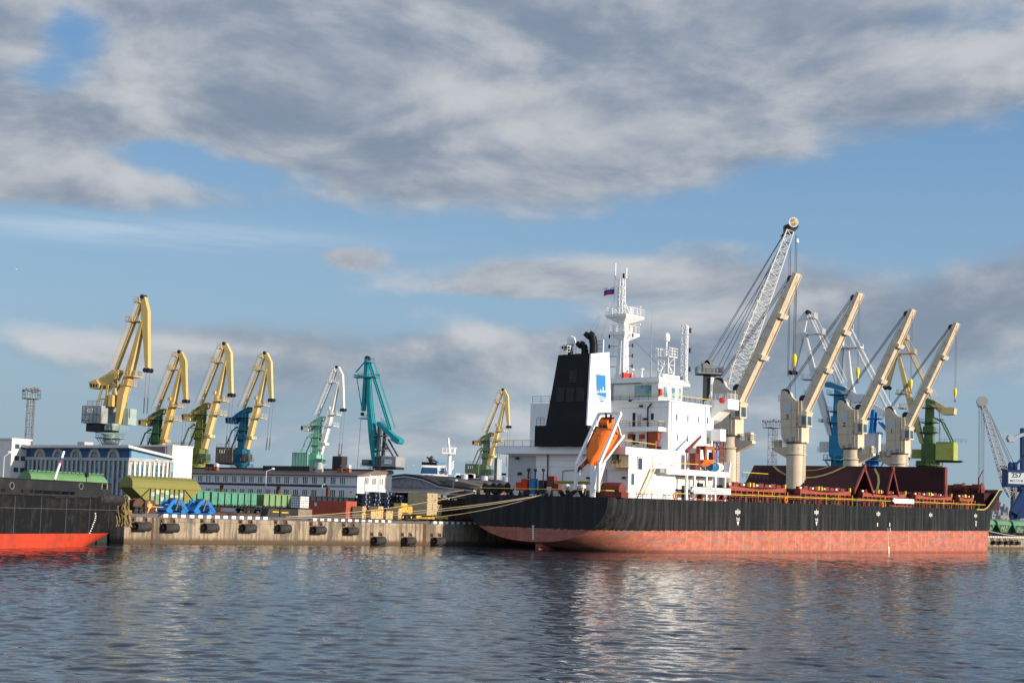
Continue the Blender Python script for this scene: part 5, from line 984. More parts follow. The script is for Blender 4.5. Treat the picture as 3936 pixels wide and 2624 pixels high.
# office with the arched upper windows
OA, OV = 37.2, 45.; ob = thing('office_building', QF, 'office building with grey pillars, blue upper band and arched windows behind the black ship', 'building')
vf = QF.pix(70, 1712, 0, OA)[1]+1; MB().box((OA, OV, QZ), (OA+9.4, vf, 14.0)).build('wall', gst, ob)
MB().prism([(OA-.03, OV-.03, 13.3), (OA-.03, vf, 13.3), (OA-.03, vf, 15.0), (OA-.03, OV-.03, 15.0)], (.4, 0, 0)).build('blue_band', bpan, ob)
MB().prism([(OA+.37, OV-.03, 13.3), (OA+9.4, OV-.03, 13.3), (OA+9.4, OV-.03, 13.5), (OA+.37, OV-.03, 14.9)], (0, .4, 0)).build('side_band', bpl, ob)
MB().prism([(OA-1.3, OV-1.2, 15.0), (OA-1.3, OV-1.2, 15.45), (OA+9.5, OV-1.2, 13.95), (OA+9.5, OV-1.2, 13.55)], (0, vf-OV+2, 0)).build('roof', mat('pale_roof_edge', (.62, .58, .56), .6, .08), ob)
MB().box((OA-.35, OV-.35, 12.75), (OA-.031, vf, 13.29)).box((OA-.03, OV-.35, 12.75), (OA+9.4, OV-.031, 13.29)).build('cornice', gst, ob)
for cx in (155, 224.6, 294, 365, 437.5):
    p = QF.pix(cx, 1751, 0, OA-.03); m = MB(); R1, R0 = 1.62, 1.02; n = 14
    for i in range(n):
        A, B = math.pi*i/n, math.pi*(i+1)/n; ov = lambda r, t: (OA-.2, p[1]+r*math.cos(t), 13.32+r*math.sin(t)*1.02)
        m.prism([ov(R0, A), ov(R1, A), ov(R1, B), ov(R0, B)], (.169, 0, 0))
    o = m.build('arch_surround', gst, ob); g = MB().prism([(OA-.06, p[1]+R0*math.cos(math.pi*i/12), 13.32+R0*math.sin(math.pi*i/12)) for i in range(13)], (.02, 0, 0)); g.build('pane', winm, o)
    g = MB(); [g.box((OA-.09, p[1]+u-.03, 13.32), (OA-.062, p[1]+u+.03, 13.32+h)) for u, h in ((-.4, .9), (0, 1.02), (.4, .9))]; g.box((OA-.095, p[1]-.95, 13.7), (OA-.062, p[1]+.95, 13.76)); g.build('glazing_bar', gst, o)
pit = 1.27; nv = int((vf-OV)/pit); pm = MB()
for i in range(nv+1): v = OV+i*pit; pm.box((OA-.32, v-.22, QZ), (OA-.001, v+.22, 12.74))
pm.build('pillar', gst, ob)
for i in range(nv):
    v = OV+i*pit+pit/2; g = MB().box((OA-.12, v-.40, 5.0), (OA-.1, v+.40, 12.6)); o = g.build('window', winm if i % 3 else tgl, ob); k = MB(); [k.box((OA-.16, v-.40, z), (OA-.121, v+.40, z+.12)) for z in (7.0, 8.9, 10.9)]; k.box((OA-.15, v-.40, 9.0), (OA-.122, v+.40, 9.7)); k.build('panel', bpl if i % 2 else bpan, o)
pm = MB(); 
for i, x in enumerate((505, 524, 541, 560, 579, 597, 614, 630, 646)):
    a = aq(x, OV); pm.box((a-.2, OV-.3, QZ), (a+.2, OV-.001, 12.74))
pm.build('pillar', wbr, ob)
for x in (513, 530.5, 550, 569, 587, 604, 622, 638):
    p = QF.pix(x, 1795, 1, OV); g = MB().box((p[0]-.36, OV-.1, 5), (p[0]+.36, OV-.08, 12.3)); o = g.build('window', tgl, ob); k = MB(); [k.box((p[0]-.36, OV-.14, z), (p[0]+.36, OV-.101, z+d)) for z, d in ((10.9, .14), (8.7, .14), (7.6, 1.0), (5, .9))]; k.build('panel', bpl, o)
TA = aq(650, 44.5); tw = MB().box((TA, 44.5, QZ), (aq(728, 44.5), 58, 15.8)); tw.box((TA-.1, 44.4, 15.8), (aq(728, 44.5)+.1, 58, 16.05)); to = tw.build('stair_tower', wbr, ob); MB().box((TA-.4, 46, 14.2), (TA-.02, 57.5, 15.7)).build('tower_side', mat('brown_render', (.16, .14, .14), .8, .2), to)
fwin(ob, 'window', gst, 1, 659, 1806, .75, 3.0, 44.5, winl, 0); MB().box((OA+2, 60, 15.2), (OA+4, 62, 16.2)).build('roof_vent', gst, ob)
# far white block at the left edge
wb = thing('white_block', QF.at(QF.pix(46, 1700, 1, 74)*V(1, 0, 0)+V(0, 74, 0)), 'weathered white block with rows of dark windows at the left edge beside the lattice tower', 'building'); z1 = QF.pix(60, 1690, 1, 74)[2]; x1 = QF.pix(117, 1690, 1, 74)[0]-QF.pix(46, 1690, 1, 74)[0]
MB().box((0, 0, QZ), (x1, 30, z1)).build('wall', wbr, wb); MB().box((-.2, -.2, z1), (x1+.3, 30, z1+.3)).build('roof', mat('pale_roof_edge', (.6, .6, .6)), wb)
for j in range(6):
    for i in range(2): a = .35*x1*i+.25*x1*.4; z = z1-1.6-j*2.15; MB().box((a+.3, -.04, z), (a+.3+x1*.24, .02, z+.85)).build('window', winm, wb)
# long two storey white building
LA, LV = 124.4, 70.; lgw = thing('long_building', QF, 'long white two storey building with rows of windows and a sunlit gable behind the wagons', 'building'); lv1 = QF.pix(725, 1815, 0, LA)[1]+6; la1 = aq(1500, LV)
MB().box((LA, LV, QZ), (la1, lv1, 13.2)).build('wall', wbr, lgw); rfz = 13.2
MB().prism([(LA-.5, LV-.4, 13.2), (LA-.5, LV-.4, 13.45), (LA+5.5, LV-.4, 14.8), (la1+.2, LV-.4, 14.8), (la1+.2, LV-.4, 14.3), (LA+.3, LV-.4, 13.2)], (0, lv1-LV+.8, 0)).build('roof', brn, lgw); MB().box((LA+5.2, LV-.2, 14.81), (la1+.2, lv1, 15.1)).build('roof_ridge', roofm, lgw)
MB().prism([(LA-.005, LV-.005, 13.21), (LA+5.5, LV-.005, 14.75), (la1, LV-.005, 14.75), (la1, LV-.005, 13.21)], (0, .2, 0)).build('gable', wbr, lgw)
ua = [735, 770, 801, 835, 867, 901, 934, 967, 1001, 1036, 1069, 1103, 1138, 1174, 1209, 1281, 1317]; la_ = [739, 770, 801, 833, 865, 898, 931, 964, 997, 1030, 1063, 1101, 1136, 1172, 1207, 1279, 1314]
yr = lambda x: 1838+(x-770)*.0145
for x in ua: fwin(lgw, 'window', white, 0, x, yr(x), 1.75, 1.75, LA, winm)
for x in la_: fwin(lgw, 'window', white, 0, x, yr(x)+49, 1.75, 1.75, LA, winm)
fwin(lgw, 'window', white, 0, 1249, 1843, .9, 1.7, LA, winm, 0); fwin(lgw, 'window', white, 0, 1350, 1890, .8, .75, LA, winm, 1); fwin(lgw, 'window', white, 0, 797, 1838, .9, 1.6, LA, winm, 0)
for x in (1409, 1437, 1464):
    for dy in (0, 51): fwin(lgw, 'window', white, 1, x, 1847+(x-1409)*.07+dy, 1.35, 1.6, LV, winm, 2)
bs = mat('faded_blue_stripe', (.16, .28, .40), .7, .1); p = QF.pix(1265, 1866, 0, LA); MB().box((LA-.01, LV, p[2]-.35), (LA-.002, p[1], p[2]+.1)).build('blue_stripe', bs, lgw); MB().box((LA, LV-.01, p[2]-.35), (la1, LV-.002, p[2]+.1)).build('blue_stripe', mat('pale_blue_stripe', (.55, .62, .68), .7, .1), lgw)  # gable length of the stripe is paler
m = MB(); [m.tube((aq(x, LV), LV-.15, QZ), (aq(x, LV), LV-.15, 14.2), .13) for x in (1450, 1456)]; m.build('downpipe', white, lgw)
brick = mat('red_brick', (.30, .10, .06), .8, .2); m = MB(); wt = MB(); dk_ = MB()
for x, v, k in ((1305, 73.5, 0), (1340, 72.6, 1), (797, 120, 0), (813, 118, 2), (832, 116, 1)):
    p = QF.pix(x, 1815, 0, LA+3); m.box((LA+2.6, p[1]-.5, 13.9), (LA+3.4, p[1]+.5, 15.2)); (wt if k == 1 else dk_).box((LA+2.65, p[1]-.4, 15.2), (LA+3.35, p[1]+.4, 15.9))
m.build('chimney', brick, lgw); wt.build('chimney_cap', white, lgw); dk_.build('vent_stack', dark, lgw)
p = QF.pix(1228, 1800, 0, LA+3); MB().lathe([(.95, 13.6), (.95, 15.8), (.5, 16.5)], (LA+3, p[1], 0), 14).build('roof_cowl', gst, lgw, True); p = QF.pix(1305, 1795, 0, LA+8); MB().box((LA+7, p[1]-1.5, 14.8), (LA+9, p[1]+1.5, 18.2)).build('lift_house', roofm, lgw)
p0, p1 = QF.pix(1190, 1800, 0, LA+4), QF.pix(1010, 1800, 0, LA+4); MB().box((LA+4, p0[1], 14.4), (LA+9, p1[1], 15.6)).build('roof_light', roofm, lgw)
pb = thing('pipe_bridge', QF, 'long dark pipe bridge on rusty posts in front of the white building', 'pipe bridge'); PA = LA-7; P0, P1 = QF.pix(725, 1855, 0, PA), QF.pix(1262, 1868, 0, PA)
MB().bar((PA, P1[1], P1[2]), (PA, P0[1], P1[2]), .7, .5).build('duct', mat('dark_blue_black', (.03, .04, .06), .5, .2), pb); m = MB(); [m.box((PA-.4, QF.pix(x, 1870, 0, PA)[1]-.3, QZ), (PA+.4, QF.pix(x, 1870, 0, PA)[1]+.3, P1[2]-.3)) for x in (853, 1071, 1262)]; m.build('post', rusty, pb); MB().tube((PA-.3, P1[1]+1, P1[2]+.4), (PA-.3, P0[1], P1[2]+.4), .14).tube((PA-.4, QF.pix(1244, 1870, 0, PA)[1], QZ), (PA-.4, QF.pix(1244, 1870, 0, PA)[1], P1[2]+.3), .16).build('pipe', MATS['pale_grey_paint'], pb)
# warehouse with the curved roof
WA = 148.; wh = thing('warehouse', QF, 'grey brick warehouse with a low curved roof and dark canopy left of the ship stern', 'warehouse'); zz = lambda x, y: QF.pix(1350+x/3.485, 1700+y/3.485, 0, WA)
top = [zz(*q) for q in ((522, 478), (640, 460), (740, 450), (840, 466), (960, 488), (1080, 535), (1190, 585), (1330, 605), (1480, 622), (1660, 640))]; P = [(WA, p[1], p[2]) for p in top]
MB().prism(P+[(WA, P[-1][1], QZ), (WA, P[0][1], QZ)], (.5, 0, 0)).build('wall', mat('grey_brick', (.30, .30, .32), .85, .35, 1.), wh)
def strip(P, z0, z1, m, x0, x1, name):
    k = MB()
    for a, b in zip(P, P[1:]): k.prism([(x0, a[1], a[2]+z0), (x0, b[1], b[2]+z0), (x0, b[1], b[2]+z1), (x0, a[1], a[2]+z1)], (x1-x0, 0, 0))
    return k.build(name, m, wh)
strip(P, .05, .55, roofm, WA-.6, WA+95, 'roof'); strip(P, -.25, 0, mat('pale_grey_paint', (.5, .52, .55)), WA-.65, WA-.02, 'fascia')
sl = zz(1198, 487); MB().prism([(WA+2, sl[1], sl[2]-2.2), (WA+2, zz(1660, 600)[1], sl[2]-3.6), (WA+2, zz(1660, 600)[1], sl[2]-1.6), (WA+2, sl[1], sl[2]+.2)], (60, 0, 0)).build('side_roof', brn, wh)
cz0, cz1 = zz(522, 600)[2], zz(522, 668)[2]; vL, vR = zz(515, 600)[1], zz(1540, 690)[1]
MB().prism([(WA-8, vL, cz1-.1), (WA-8, vL, cz1+.15), (WA-.02, vL, cz0), (WA-.02, vL, cz0-.3)], (0, vR-vL, 0)).build('canopy', brn, wh); MB().box((WA-.06, vR, QZ), (WA-.02, vL, cz1)).build('opening_shade_sheet', mat('recess_shade_black', (.006, .006, .006)), wh)  # flat near-black sheet, shade of the open bay put into colour
m = MB(); [m.box((WA-8, QF.pix(1350+x/3.485, 1920, 0, WA-8)[1]-.2, QZ), (WA-7.6, QF.pix(1350+x/3.485, 1920, 0, WA-8)[1]+.2, cz1)) for x in (500, 1020, 1210, 1390)]; m.build('canopy_post', mat('rusty_pale_post', (.30, .22, .18), .7, .3), wh)
m = MB(); a = WA-12; pp_ = lambda x, y: tuple(QF.pix(1350+x/3.485, 1700+y/3.485, 0, a)); m.path([pp_(500, 662), pp_(1030, 662), pp_(1030, 668), pp_(1285, 680), pp_(1288, 860)], .16).path([pp_(1290, 685), pp_(1308, 690), pp_(1310, 860)], .16); tag(m.build('overhead_pipe', mat('zinc_pipe', (.45, .47, .50), .4, .15, metal=.4), QF), 'silver overhead pipe bending down in front of the warehouse canopy', 'pipe')
m = MB(); [m.lathe([(.8, 0), (.9, .2), (.9, 1.3), (.75, 1.35)], (WA+10, zz(x, 430)[1], zz(x, y)[2]), 12) for x, y in ((1175, 480), (1445, 500), (1740, 512))]; m.build('roof_ventilator', MATS['zinc_pipe'], wh)
# lamp posts
def lamp(x, ytop, v, lab, arm=(25, -10), base=QZ):
    p = QF.pix(x, ytop, 1, v); q = QF.pix(x+arm[0], ytop+arm[1], 1, v); t = thing('street_lamp', QF.at((p[0], v, base)), lab, 'street lamp', 'lamp posts in the port'); h = p[2]-base
    MB().tube((0, 0, 0), (0, 0, h), .16, 8, .08).build('post', mat('galvanised_post', (.42, .42, .42), .5, .1), t); k = MB().tube((0, 0, h), (q[0]-p[0], 0, q[2]-base), .06); k.build('arm', MATS['galvanised_post'], t); MB().lathe([(.05, -.4), (.22, -.2), (.25, .2), (.05, .4)], (q[0]-p[0], 0, q[2]-base), 8, 0).build('lamp_head', MATS['pale_grey_paint'], t)
lamp(16, 1755, 30, 'lamp post in front of the white block at the left edge', (22, -17)); lamp(583, 1775, 36, 'curved lamp post in front of the sunlit office side', (18, -8)); lamp(1024, 1810, 45, 'tall pale lamp post in front of the long white building', (26, -9)); lamp(1403, 1840, 55, 'thin dark lamp post before the sunlit gable', (20, -12)); lamp(1742, 1853, 30, 'grey lamp post before the warehouse canopy', (12, -8)); lamp(1748, 1905, 30, 'short post beside the lamp by the warehouse canopy', (2, -2))
# flood light towers
def floodtower(x, ytop, D, w, lab):
    p = wpix(x, ytop, D); h = p[2]-QZ; t = thing('floodlight_tower', head((p[0], p[1], QZ), 30), lab, 'light tower', 'lattice floodlight towers'); m = MB().truss((0, 0, 0), (0, 0, h), w*1.05, w, int(h/w/1.05), .075, (1, 0, 0), .04); m.build('lattice', mat('tower_grey', (.16, .16, .16), .6, .2), t)
    pw = w*1.15; m = MB().box((-pw, -pw, h), (pw, pw, h+.18)); m.rail([(-pw, -pw, h), (pw, -pw, h), (pw, pw, h), (-pw, pw, h), (-pw, -pw, h)], 1.9, 1.2, .05, 1); m.build('platform', MATS['tower_grey'], t); m = MB(); random.seed(int(x))
    for i in range(9): a = -pw+.3+i*(2*pw-.6)/8; m.lathe([(.05, -.25), (.34, -.1), (.36, .2)], (a, -pw-.1 if i % 2 else pw+.1, h+1.7+random.random()*.5), 8, 1)
    m.build('floodlight', MATS['worn_steel'], t); MB().ladder((0, -w/2-.1, 0), (0, -w/2-.1, h), .5, (1, 0, 0), .7, .05).build('ladder', MATS['tower_grey'], t)
floodtower(120, 1533, 330, 1.4, 'lattice floodlight tower at the left edge beside the office roof'); floodtower(2971, 1645, 430, 1.75, 'lattice floodlight tower seen between the ship cranes 3 and 4')
# ferry beyond the warehouse
FD = 470; ff = Fr((0, FD, 0)); fe = thing('ferry', Fr((0, 0, 0)), 'white ferry beyond the warehouse, its blue banded funnel and mast showing above the roof', 'ship'); fq = lambda x, y, D=FD: wpix(1350+x/3.485, 1700+y/3.485, D)
hw = fq(560, 490); hx = fq(1900, 520); MB().box((hw[0], FD+4, 0), (hx[0]+20, FD+26, fq(1500, 492)[2])).build('superstructure', white, fe)
def ftap(name, x0, x1, x2, x3, y0, y1, d0, d1, m, par=fe):
    a, b, c, d = fq(x0, y1)[0], fq(x1, y1)[0], fq(x2, y0)[0], fq(x3, y0)[0]; z0, z1 = fq(1100, y1)[2], fq(1100, y0)[2]
    return MB().add([(a, FD-d0, z0), (b, FD-d0, z0), (b+2, FD+8, z0), (a+2, FD+8, z0), (c, FD-d1, z1), (d, FD-d1, z1), (d+2, FD+8, z1), (c+2, FD+8, z1)], [(3, 2, 1, 0), (4, 5, 6, 7), (0, 1, 5, 4), (1, 2, 6, 5), (2, 3, 7, 6), (3, 0, 4, 7)]).build(name, m, par)
fu_ = ftap('funnel', 920, 1165, 945, 1150, 305, 470, 0, 0, white); ftap('blue_band', 928, 1158, 948, 1152, 335, 420, .06, .06, mat('navy_paint', (.02, .07, .17), .5, .1), fu_); ftap('black_top', 944, 1152, 944, 1130, 265, 304, .1, .1, black, fu_)
MB().add([fq(1165, 480), fq(1292, 490), fq(1262, 305), fq(1152, 305), fq(1180, 480, FD+7), fq(1300, 490, FD+7), fq(1270, 305, FD+7), fq(1160, 305, FD+7)], [(0, 1, 2, 3), (7, 6, 5, 4), (1, 5, 6, 2), (0, 3, 7, 4), (3, 2, 6, 7)]).build('casing_side', white, fu_); MB().add([fq(1152, 303), fq(1262, 305), fq(1258, 270), fq(1140, 265), fq(1160, 303, FD+7), fq(1270, 305, FD+7), fq(1266, 270, FD+7), fq(1148, 265, FD+7)], [(0, 1, 2, 3), (7, 6, 5, 4), (1, 5, 6, 2), (0, 3, 7, 4), (3, 2, 6, 7)]).build('casing_top', mat('sky_blue_paint', (.15, .35, .55), .5, .1), fu_)
m = MB(); lp = lambda x, y: fq(x, y, FD-.3); m.path([lp(1205, 372), lp(1215, 412), lp(1238, 408), lp(1250, 385)], .22).path([lp(1218, 345), lp(1250, 352), lp(1215, 380), lp(1248, 378)], .2).tube(lp(1228, 378), lp(1228, 412), .18); m.build('funnel_emblem', MATS['navy_paint'], fu_)
m = MB(); m.path([fq(1085, 262), fq(1075, 225), fq(1050, 205), fq(1040, 222)], .95, 10); m.tube(fq(1135, 262), fq(1142, 245), .7); m.build('exhaust_pipe', dark, fu_, True); m = MB(); [m.box((fq(x, 470)[0], FD-.1, fq(x, y)[2]), (fq(x+50, 470)[0], FD-.02, fq(x, y-5)[2])) for x in (985, 1055) for y in (435, 447, 459)]; m.build('louvre', dark, fu_)
m = MB().tube(fq(1308, 425), fq(1318, 150), .75, 8, .5); m.tube(fq(1318, 150), fq(1298, -60), .5, 6, .35); mt = m.build('mast', white, fe); c = fq(1310, 145); m = MB().box((c[0]-2, FD-2, c[2]-.3), (c[0]+1.9, FD+2, c[2]+.2)); m.rail([(c[0]-2, FD-2, c[2]+.2), (c[0]+1.9, FD-2, c[2]+.2)], 1.4, 1.5, .08); q = fq(1380, 70); m.tube((q[0], FD, c[2]), (q[0], FD, q[2]), .5).box((q[0]-1, FD-.4, q[2]-.3), (q[0]+.8, FD+.4, q[2]+.1)); [m.tube((c[0]+1, FD, fq(0, y)[2]), (fq(1372, y)[0], FD, fq(1372, y)[2]), .25) for y in (240, 280, 320)]; m.build('radar_platform', white, mt)
m = MB(); random.seed(6)
for i in range(16): x = fq(1380+i*14, 480); m.box((x[0], FD+2, fq(1400, 500)[2]), (x[0]+random.uniform(.8, 2), FD+3.9, fq(1400, random.uniform(395, 450))[2]))
m.build('deck_fittings', white, fe)
# pale tower block behind the small crane
p = wpix(1898, 1842, 640); q = wpix(1912, 1755, 640); r = wpix(1929, 1755, 640); t = thing('tower_block', Fr((p[0], 640, QZ)), 'narrow tower block with painted shaded and sunlit sides beyond the crane at the ship stern', 'building'); h = q[2]-QZ
MB().prism([(0, 0, 0), (q[0]-p[0], -1.2, 0), (q[0]-p[0], 6, 0), (0, 6, 0)], (0, 0, h)).build('wall', mat('painted_shade_panel', (.13, .16, .19), .6, .1), t); MB().box((q[0]-p[0]+.01, -1.2, 0), (r[0]-p[0], 5, h*.96)).build('lit_side', mat('painted_lit_panel', (.55, .57, .55), .6, .1), t); m = MB(); [m.tube((.5+i*.7, 2, h), (.5+i*.7, 2, h+1.5), .12) for i in range(3)]; m.build('antenna', dark, t)  # shaded left and lit right side are put into two colours
# ------------------------------------------------------------------ harbour cranes
yel = mat('crane_yellow', (.58, .40, .145), .5, .14, .3, rust=.15, dirtcol=(.35, .22, .07)); yeld = mat('crane_pale_yellow', (.62, .465, .21), .5, .12, .3, rust=.12); cwh = mat('crane_white', (.68, .67, .63), .5, .1, .3, rust=.2)
ggr2 = mat('dark_green_crane', (.035, .09, .05), .5, .2); ogr = mat('olive_crane', (.13, .15, .035), .5, .2); ylg = mat('yellow_green_paint', (.36, .38, .09), .5, .15); dbl = mat('crane_dark_blue', (.015, .10, .18), .5, .2); mtg = mat('crane_mint_green', (.20, .44, .32), .5, .2, .3, rust=.2); tea = mat('crane_teal', (.02, .26, .29), .5, .15); pgr = mat('crane_pale_green', (.32, .40, .36), .5, .2, .4); brh = mat('weathered_brown_house', (.15, .11, .09), .7, .4, .6, rust=.4); sgr = mat('sage_green', (.13, .18, .10), .55, .2); cbl = mat('crane_blue', (.03, .22, .36), .5, .15); bbl = mat('crane_bright_blue', (.02, .16, .45), .5, .15); cgreen = mat('crane_leaf_green', (.09, .15, .05), .5, .2)
def portal(t, zr, s, m):
    k = MB(); w = 5.2
    for x in (-w, w):
        for y in (-w, w): k.bar((x, y, 0), (x*.35, y*.35, zr*.72), 1.1, 1.1, w2=1.4); k.box((x-1.3, y-.5, 0), (x+1.3, y+.5, .9))
    for y in (-w, w): k.bar((-w, y, 1.4), (w, y, 1.4), .7, 1.0)
    k.lathe([(2.9, zr*.70), (2.9, zr*.76), (1.7*s, zr*.78), (1.5*s, zr-.4), (2.0*s, zr-.3), (2.0*s, zr)], (0, 0, 0), 18); k.build('portal', m, t, True); r = 3.4*s; z = zr-.9*s
    k = MB().lathe([(1.6*s, z-.15), (r, z-.1), (r, z+.1), (1.6*s, z+.12)], (0, 0, 0), 16); c = [(r*.97*math.cos(2*math.pi*i/12), r*.97*math.sin(2*math.pi*i/12), z) for i in range(13)]; k.rail(c, 1.1*s, 1.8, .045, 1); [k.bar((r*.9*math.cos(a), r*.9*math.sin(a), z), (1.5*s*math.cos(a), 1.5*s*math.sin(a), z-2.4*s), .16) for a in np.arange(0, 6.2, .785)]; k.build('ring_platform', m, t)
def crane_a(x, y, D, ang, s, lab, cb, ct, ch, cl, cp, num=None, front=None, kx=1.1, hook=True, dropx=0., cab=None, jib=True, numc=None, hx=405, grp='portal cranes with bent jibs', sidehouse=False):
    """crane with a box boom, a cranked jib and a tie rod; x, y is the photo pixel of its slewing ring"""
    p = wpix(x, y, D); zr = p[2]-QZ; t = thing('harbour_crane', head((p[0], p[1], QZ), ang), lab, 'crane', grp); portal(t, zr, s, cp); u = .0272*s
    def Q(a, b, yy=0.): return V((a-650)*u*kx, yy, zr+(1400-b)*u)
    W = s; Qt = lambda a, b, yy=0.: V((a-650)*u, yy, zr+(1400-b)*u)
    tw = MB(); tw.add([Qt(612, 1240, -1.1*W), Qt(694, 1240, -1.1*W), Qt(694, 1240, 1.1*W), Qt(612, 1240, 1.1*W), Qt(620, 860, -.85*W), Qt(684, 860, -.85*W), Qt(684, 860, .85*W), Qt(620, 860, .85*W)], [(3, 2, 1, 0), (4, 5, 6, 7), (0, 1, 5, 4), (1, 2, 6, 5), (2, 3, 7, 6), (3, 0, 4, 7)]); [tw.prism([Q(606, 880, y_), Q(735, 838, y_), Q(735, 806, y_), Q(700, 806, y_), Q(606, 852, y_)], (0, .5*W, 0)) for y_ in (-1.1*W, .6*W)]; tw.box(tuple(Qt(604, 1150, -1.25*W)), tuple(Qt(702, 1080, 1.25*W))); tw.box(tuple(Q(592, 1400, -2*W)), tuple(Q(694, 1238, 2*W))); [tw.bar(Q(560, 1040, yy), Q(492, 1220, yy), .3*W) for yy in (-1.5*W, 1.5*W)]; [tw.bar(Q(612, 1000, yy), Q(560, 1040, yy), .3*W) for yy in (-1.2*W, 1.2*W)]; tw.bar(Q(552, 1015), Q(612, 1010), .25*W)
    for z in (905, 1040, 1130): tw.box(tuple(Q(590, z+4, -1.9*W)), tuple(Q(715, z, 1.9*W)))
    to = tw.build('tower', ct, t); k = MB(); k.ladder(Q(590, 1230, -1.25*W), Q(590, 860, -1.25*W), .6*W, (0, 1, 0), .7, .05); 
    for z in (905, 1040, 1130): k.rail([Q(590, z, -1.9*W), Q(715, z, -1.9*W), Q(715, z, 1.9*W)], 1.0*W, 1.3, .045, 1)
    k.rail([Q(410, 1225, -2.4*W), Q(600, 1225, -2.4*W)], 1.0*W, 1.5, .045, 1); k.tube(Q(598, 860, .6), Q(560, 1225, .6), .03, 4).tube(Q(580, 870, .9), Q(535, 1225, .9), .03, 4); k.build('access_railing', ct, to)
    # lever and counterweight
    k = MB(); L = [(712, 792), (735, 800), (738, 842), (700, 850), (640, 880), (585, 950), (540, 962), (520, 930), (530, 905), (620, 838)]; k.prism([Q(a, b, -.9*W) for a, b in L], (0, 1.8*W, 0)); lv_ = k.build('balance_lever', cl, t)
    k = MB().prism([Q(a, b, -1.5*W) for a, b in ((472, 915), (490, 905), (560, 905), (562, 970), (540, 972), (478, 968))], (0, 3.0*W, 0)); k.build('counterweight', cl, lv_); k = MB(); [k.prism([Q(476+i*9, 918+i*9, -1.53*W), Q(492+i*6, 910+i*5, -1.53*W), Q(486+i*8, 960, -1.53*W), Q(476+i*9, 955, -1.53*W)], (0, .02, 0)) for i in range(3)]; k.build('hazard_stripe', dark, lv_)
    # boom
    C = [(715, 1235), (724, 1060), (778, 860), (806, 740), (866, 390)]; dep = [.95, 1.4, 1.45, 1.25, .7]; wid = [1.4, 1.8, 1.8, 1.6, 1.2]
    c2 = [(700, 1235), (738, 1060), (783, 870), (812, 740), (880, 392)]; m = MB(); vs = []
    for (a, b), d, w in zip(c2, dep, wid):
        for sx_, sy_ in ((-1, -1), (1, -1), (1, 1), (-1, 1)): vs.append(Q(a, b, sy_*w*W/2)+V(sx_*d*W/2, 0, 0))
    fs = [(3, 2, 1, 0), (16, 17, 18, 19)]+[(i*4+j, i*4+(j+1) % 4, i*4+4+(j+1) % 4, i*4+4+j) for i in range(4) for j in range(4)]; bo = m.add(vs, fs).build('boom', cb, t)
    k = MB()
    for (a, b, r) in ((800, 780, 3.0), (820, 912, 1.6)): q = Q(a, b); k.box(tuple(q+V(0, -1.7*W, -.1)), tuple(q+V(r*W, 1.7*W, .1))); k.rail([q+V(0, -1.7*W, .1), q+V(r*W, -1.7*W, .1), q+V(r*W, 1.7*W, .1)], 1.1*W, 1., .05, 2)
    k.ladder(Q(735, 1000, -1.4*W), Q(800, 760, -1.4*W), .5, (0, 1, 0), .6, .05); k.build('boom_platform', cb, bo); k = MB()
    for i, (a, b) in enumerate(((762, 1115), (822, 745), (795, 700))): q = Q(a, b); k.box(tuple(q-V(.5, 1.2*W, .4)), tuple(q+V(.4, 1.2*W, .4)))
    k.build('boom_bracket', cb, bo)
    if num: text('crane_number', num, tuple(Q(714, 1195, -1.36*W)), (1, 0, 0), (0, 0, 1), 1.15*W, numc or white, bo)
    # jib
    k = MB(); J = [(858, 228), (868, 217), (880, 222), (933, 318), (964, 708), (956, 714), (936, 712), (884, 430), (866, 300)]; k.prism([Q(a, b, -.5*W) for a, b in J], (0, 1.0*W, 0)); jb = k.build('jib', cb, t)
    k = MB(); [k.lathe([(.1, -.8*W), (.5*W, -.7*W), (.5*W, -.4*W), (.2, -.3*W), (.2, .3*W), (.5*W, .4*W), (.5*W, .7*W), (.1, .8*W)], Q(a, b), 12, 1) for a, b in ((858, 228), (938, 722), (966, 720))]; k.build('rope_sheave', dark, jb)
    k = MB(); [k.bar(Q(858, 240, yy), Q(642, 812, yy), .3*W, .4*W) for yy in (-.4*W, .4*W)]; [k.bar(Q(858-216*f, 240+572*f, -.8*W), Q(858-216*f, 240+572*f, .8*W), .2*W) for f in (.25, .5, .75)]; ti = k.build('tie_rod', cb, t)
    k = MB(); k.ladder(Q(850, 245, -1.15*W)-V(.35, 0, 0), Q(640, 800, -1.15*W)-V(.35, 0, 0), .6*W, (0, 1, 0), .5, .05); k.tube(Q(840, 245, -1.3*W)-V(.9, 0, 0), Q(630, 800, -1.3*W)-V(.9, 0, 0), .05, 4)
    for a0, a1, b in ((752, 800, 408), (806, 852, 276)): q0_, q1_ = Q(a0, b, -1.4*W), Q(a1, b, -1.4*W); k.box(tuple(q0_-V(0, 0, .08)), (q1_[0], 1.4*W, q1_[2]+.08)); k.rail([q0_+V(0, 2.8*W, 0), q0_, q1_], 1.1*W, .9, .05, 2)
    k.box(tuple(Q(800, 412, -1.0*W)), tuple(Q(868, 405, 1.0*W))); k.rail([Q(812, 405, -1.0*W), Q(860, 405, -1.0*W)], 1.1*W, .8, .05, 2); k.build('tie_platform', cb, ti)
    # house and cab
    hb_ = MB().box(tuple(Q(hx, 1385, -2.5*W)), tuple(Q(592, 1225, 2.5*W))); ho = hb_.build('machinery_house', ch, t); MB().prism([Q(425, 1386, -2.2*W), Q(592, 1386, -2.2*W), Q(592, 1400, -2.2*W), Q(450, 1400, -2.2*W)], (0, 4.4*W, 0)).build('house_floor', dark, ho); MB().box(tuple(Q(hx-1, 1228, -2.6*W)), tuple(Q(593, 1221, 2.6*W))).build('house_roof', ch, ho)
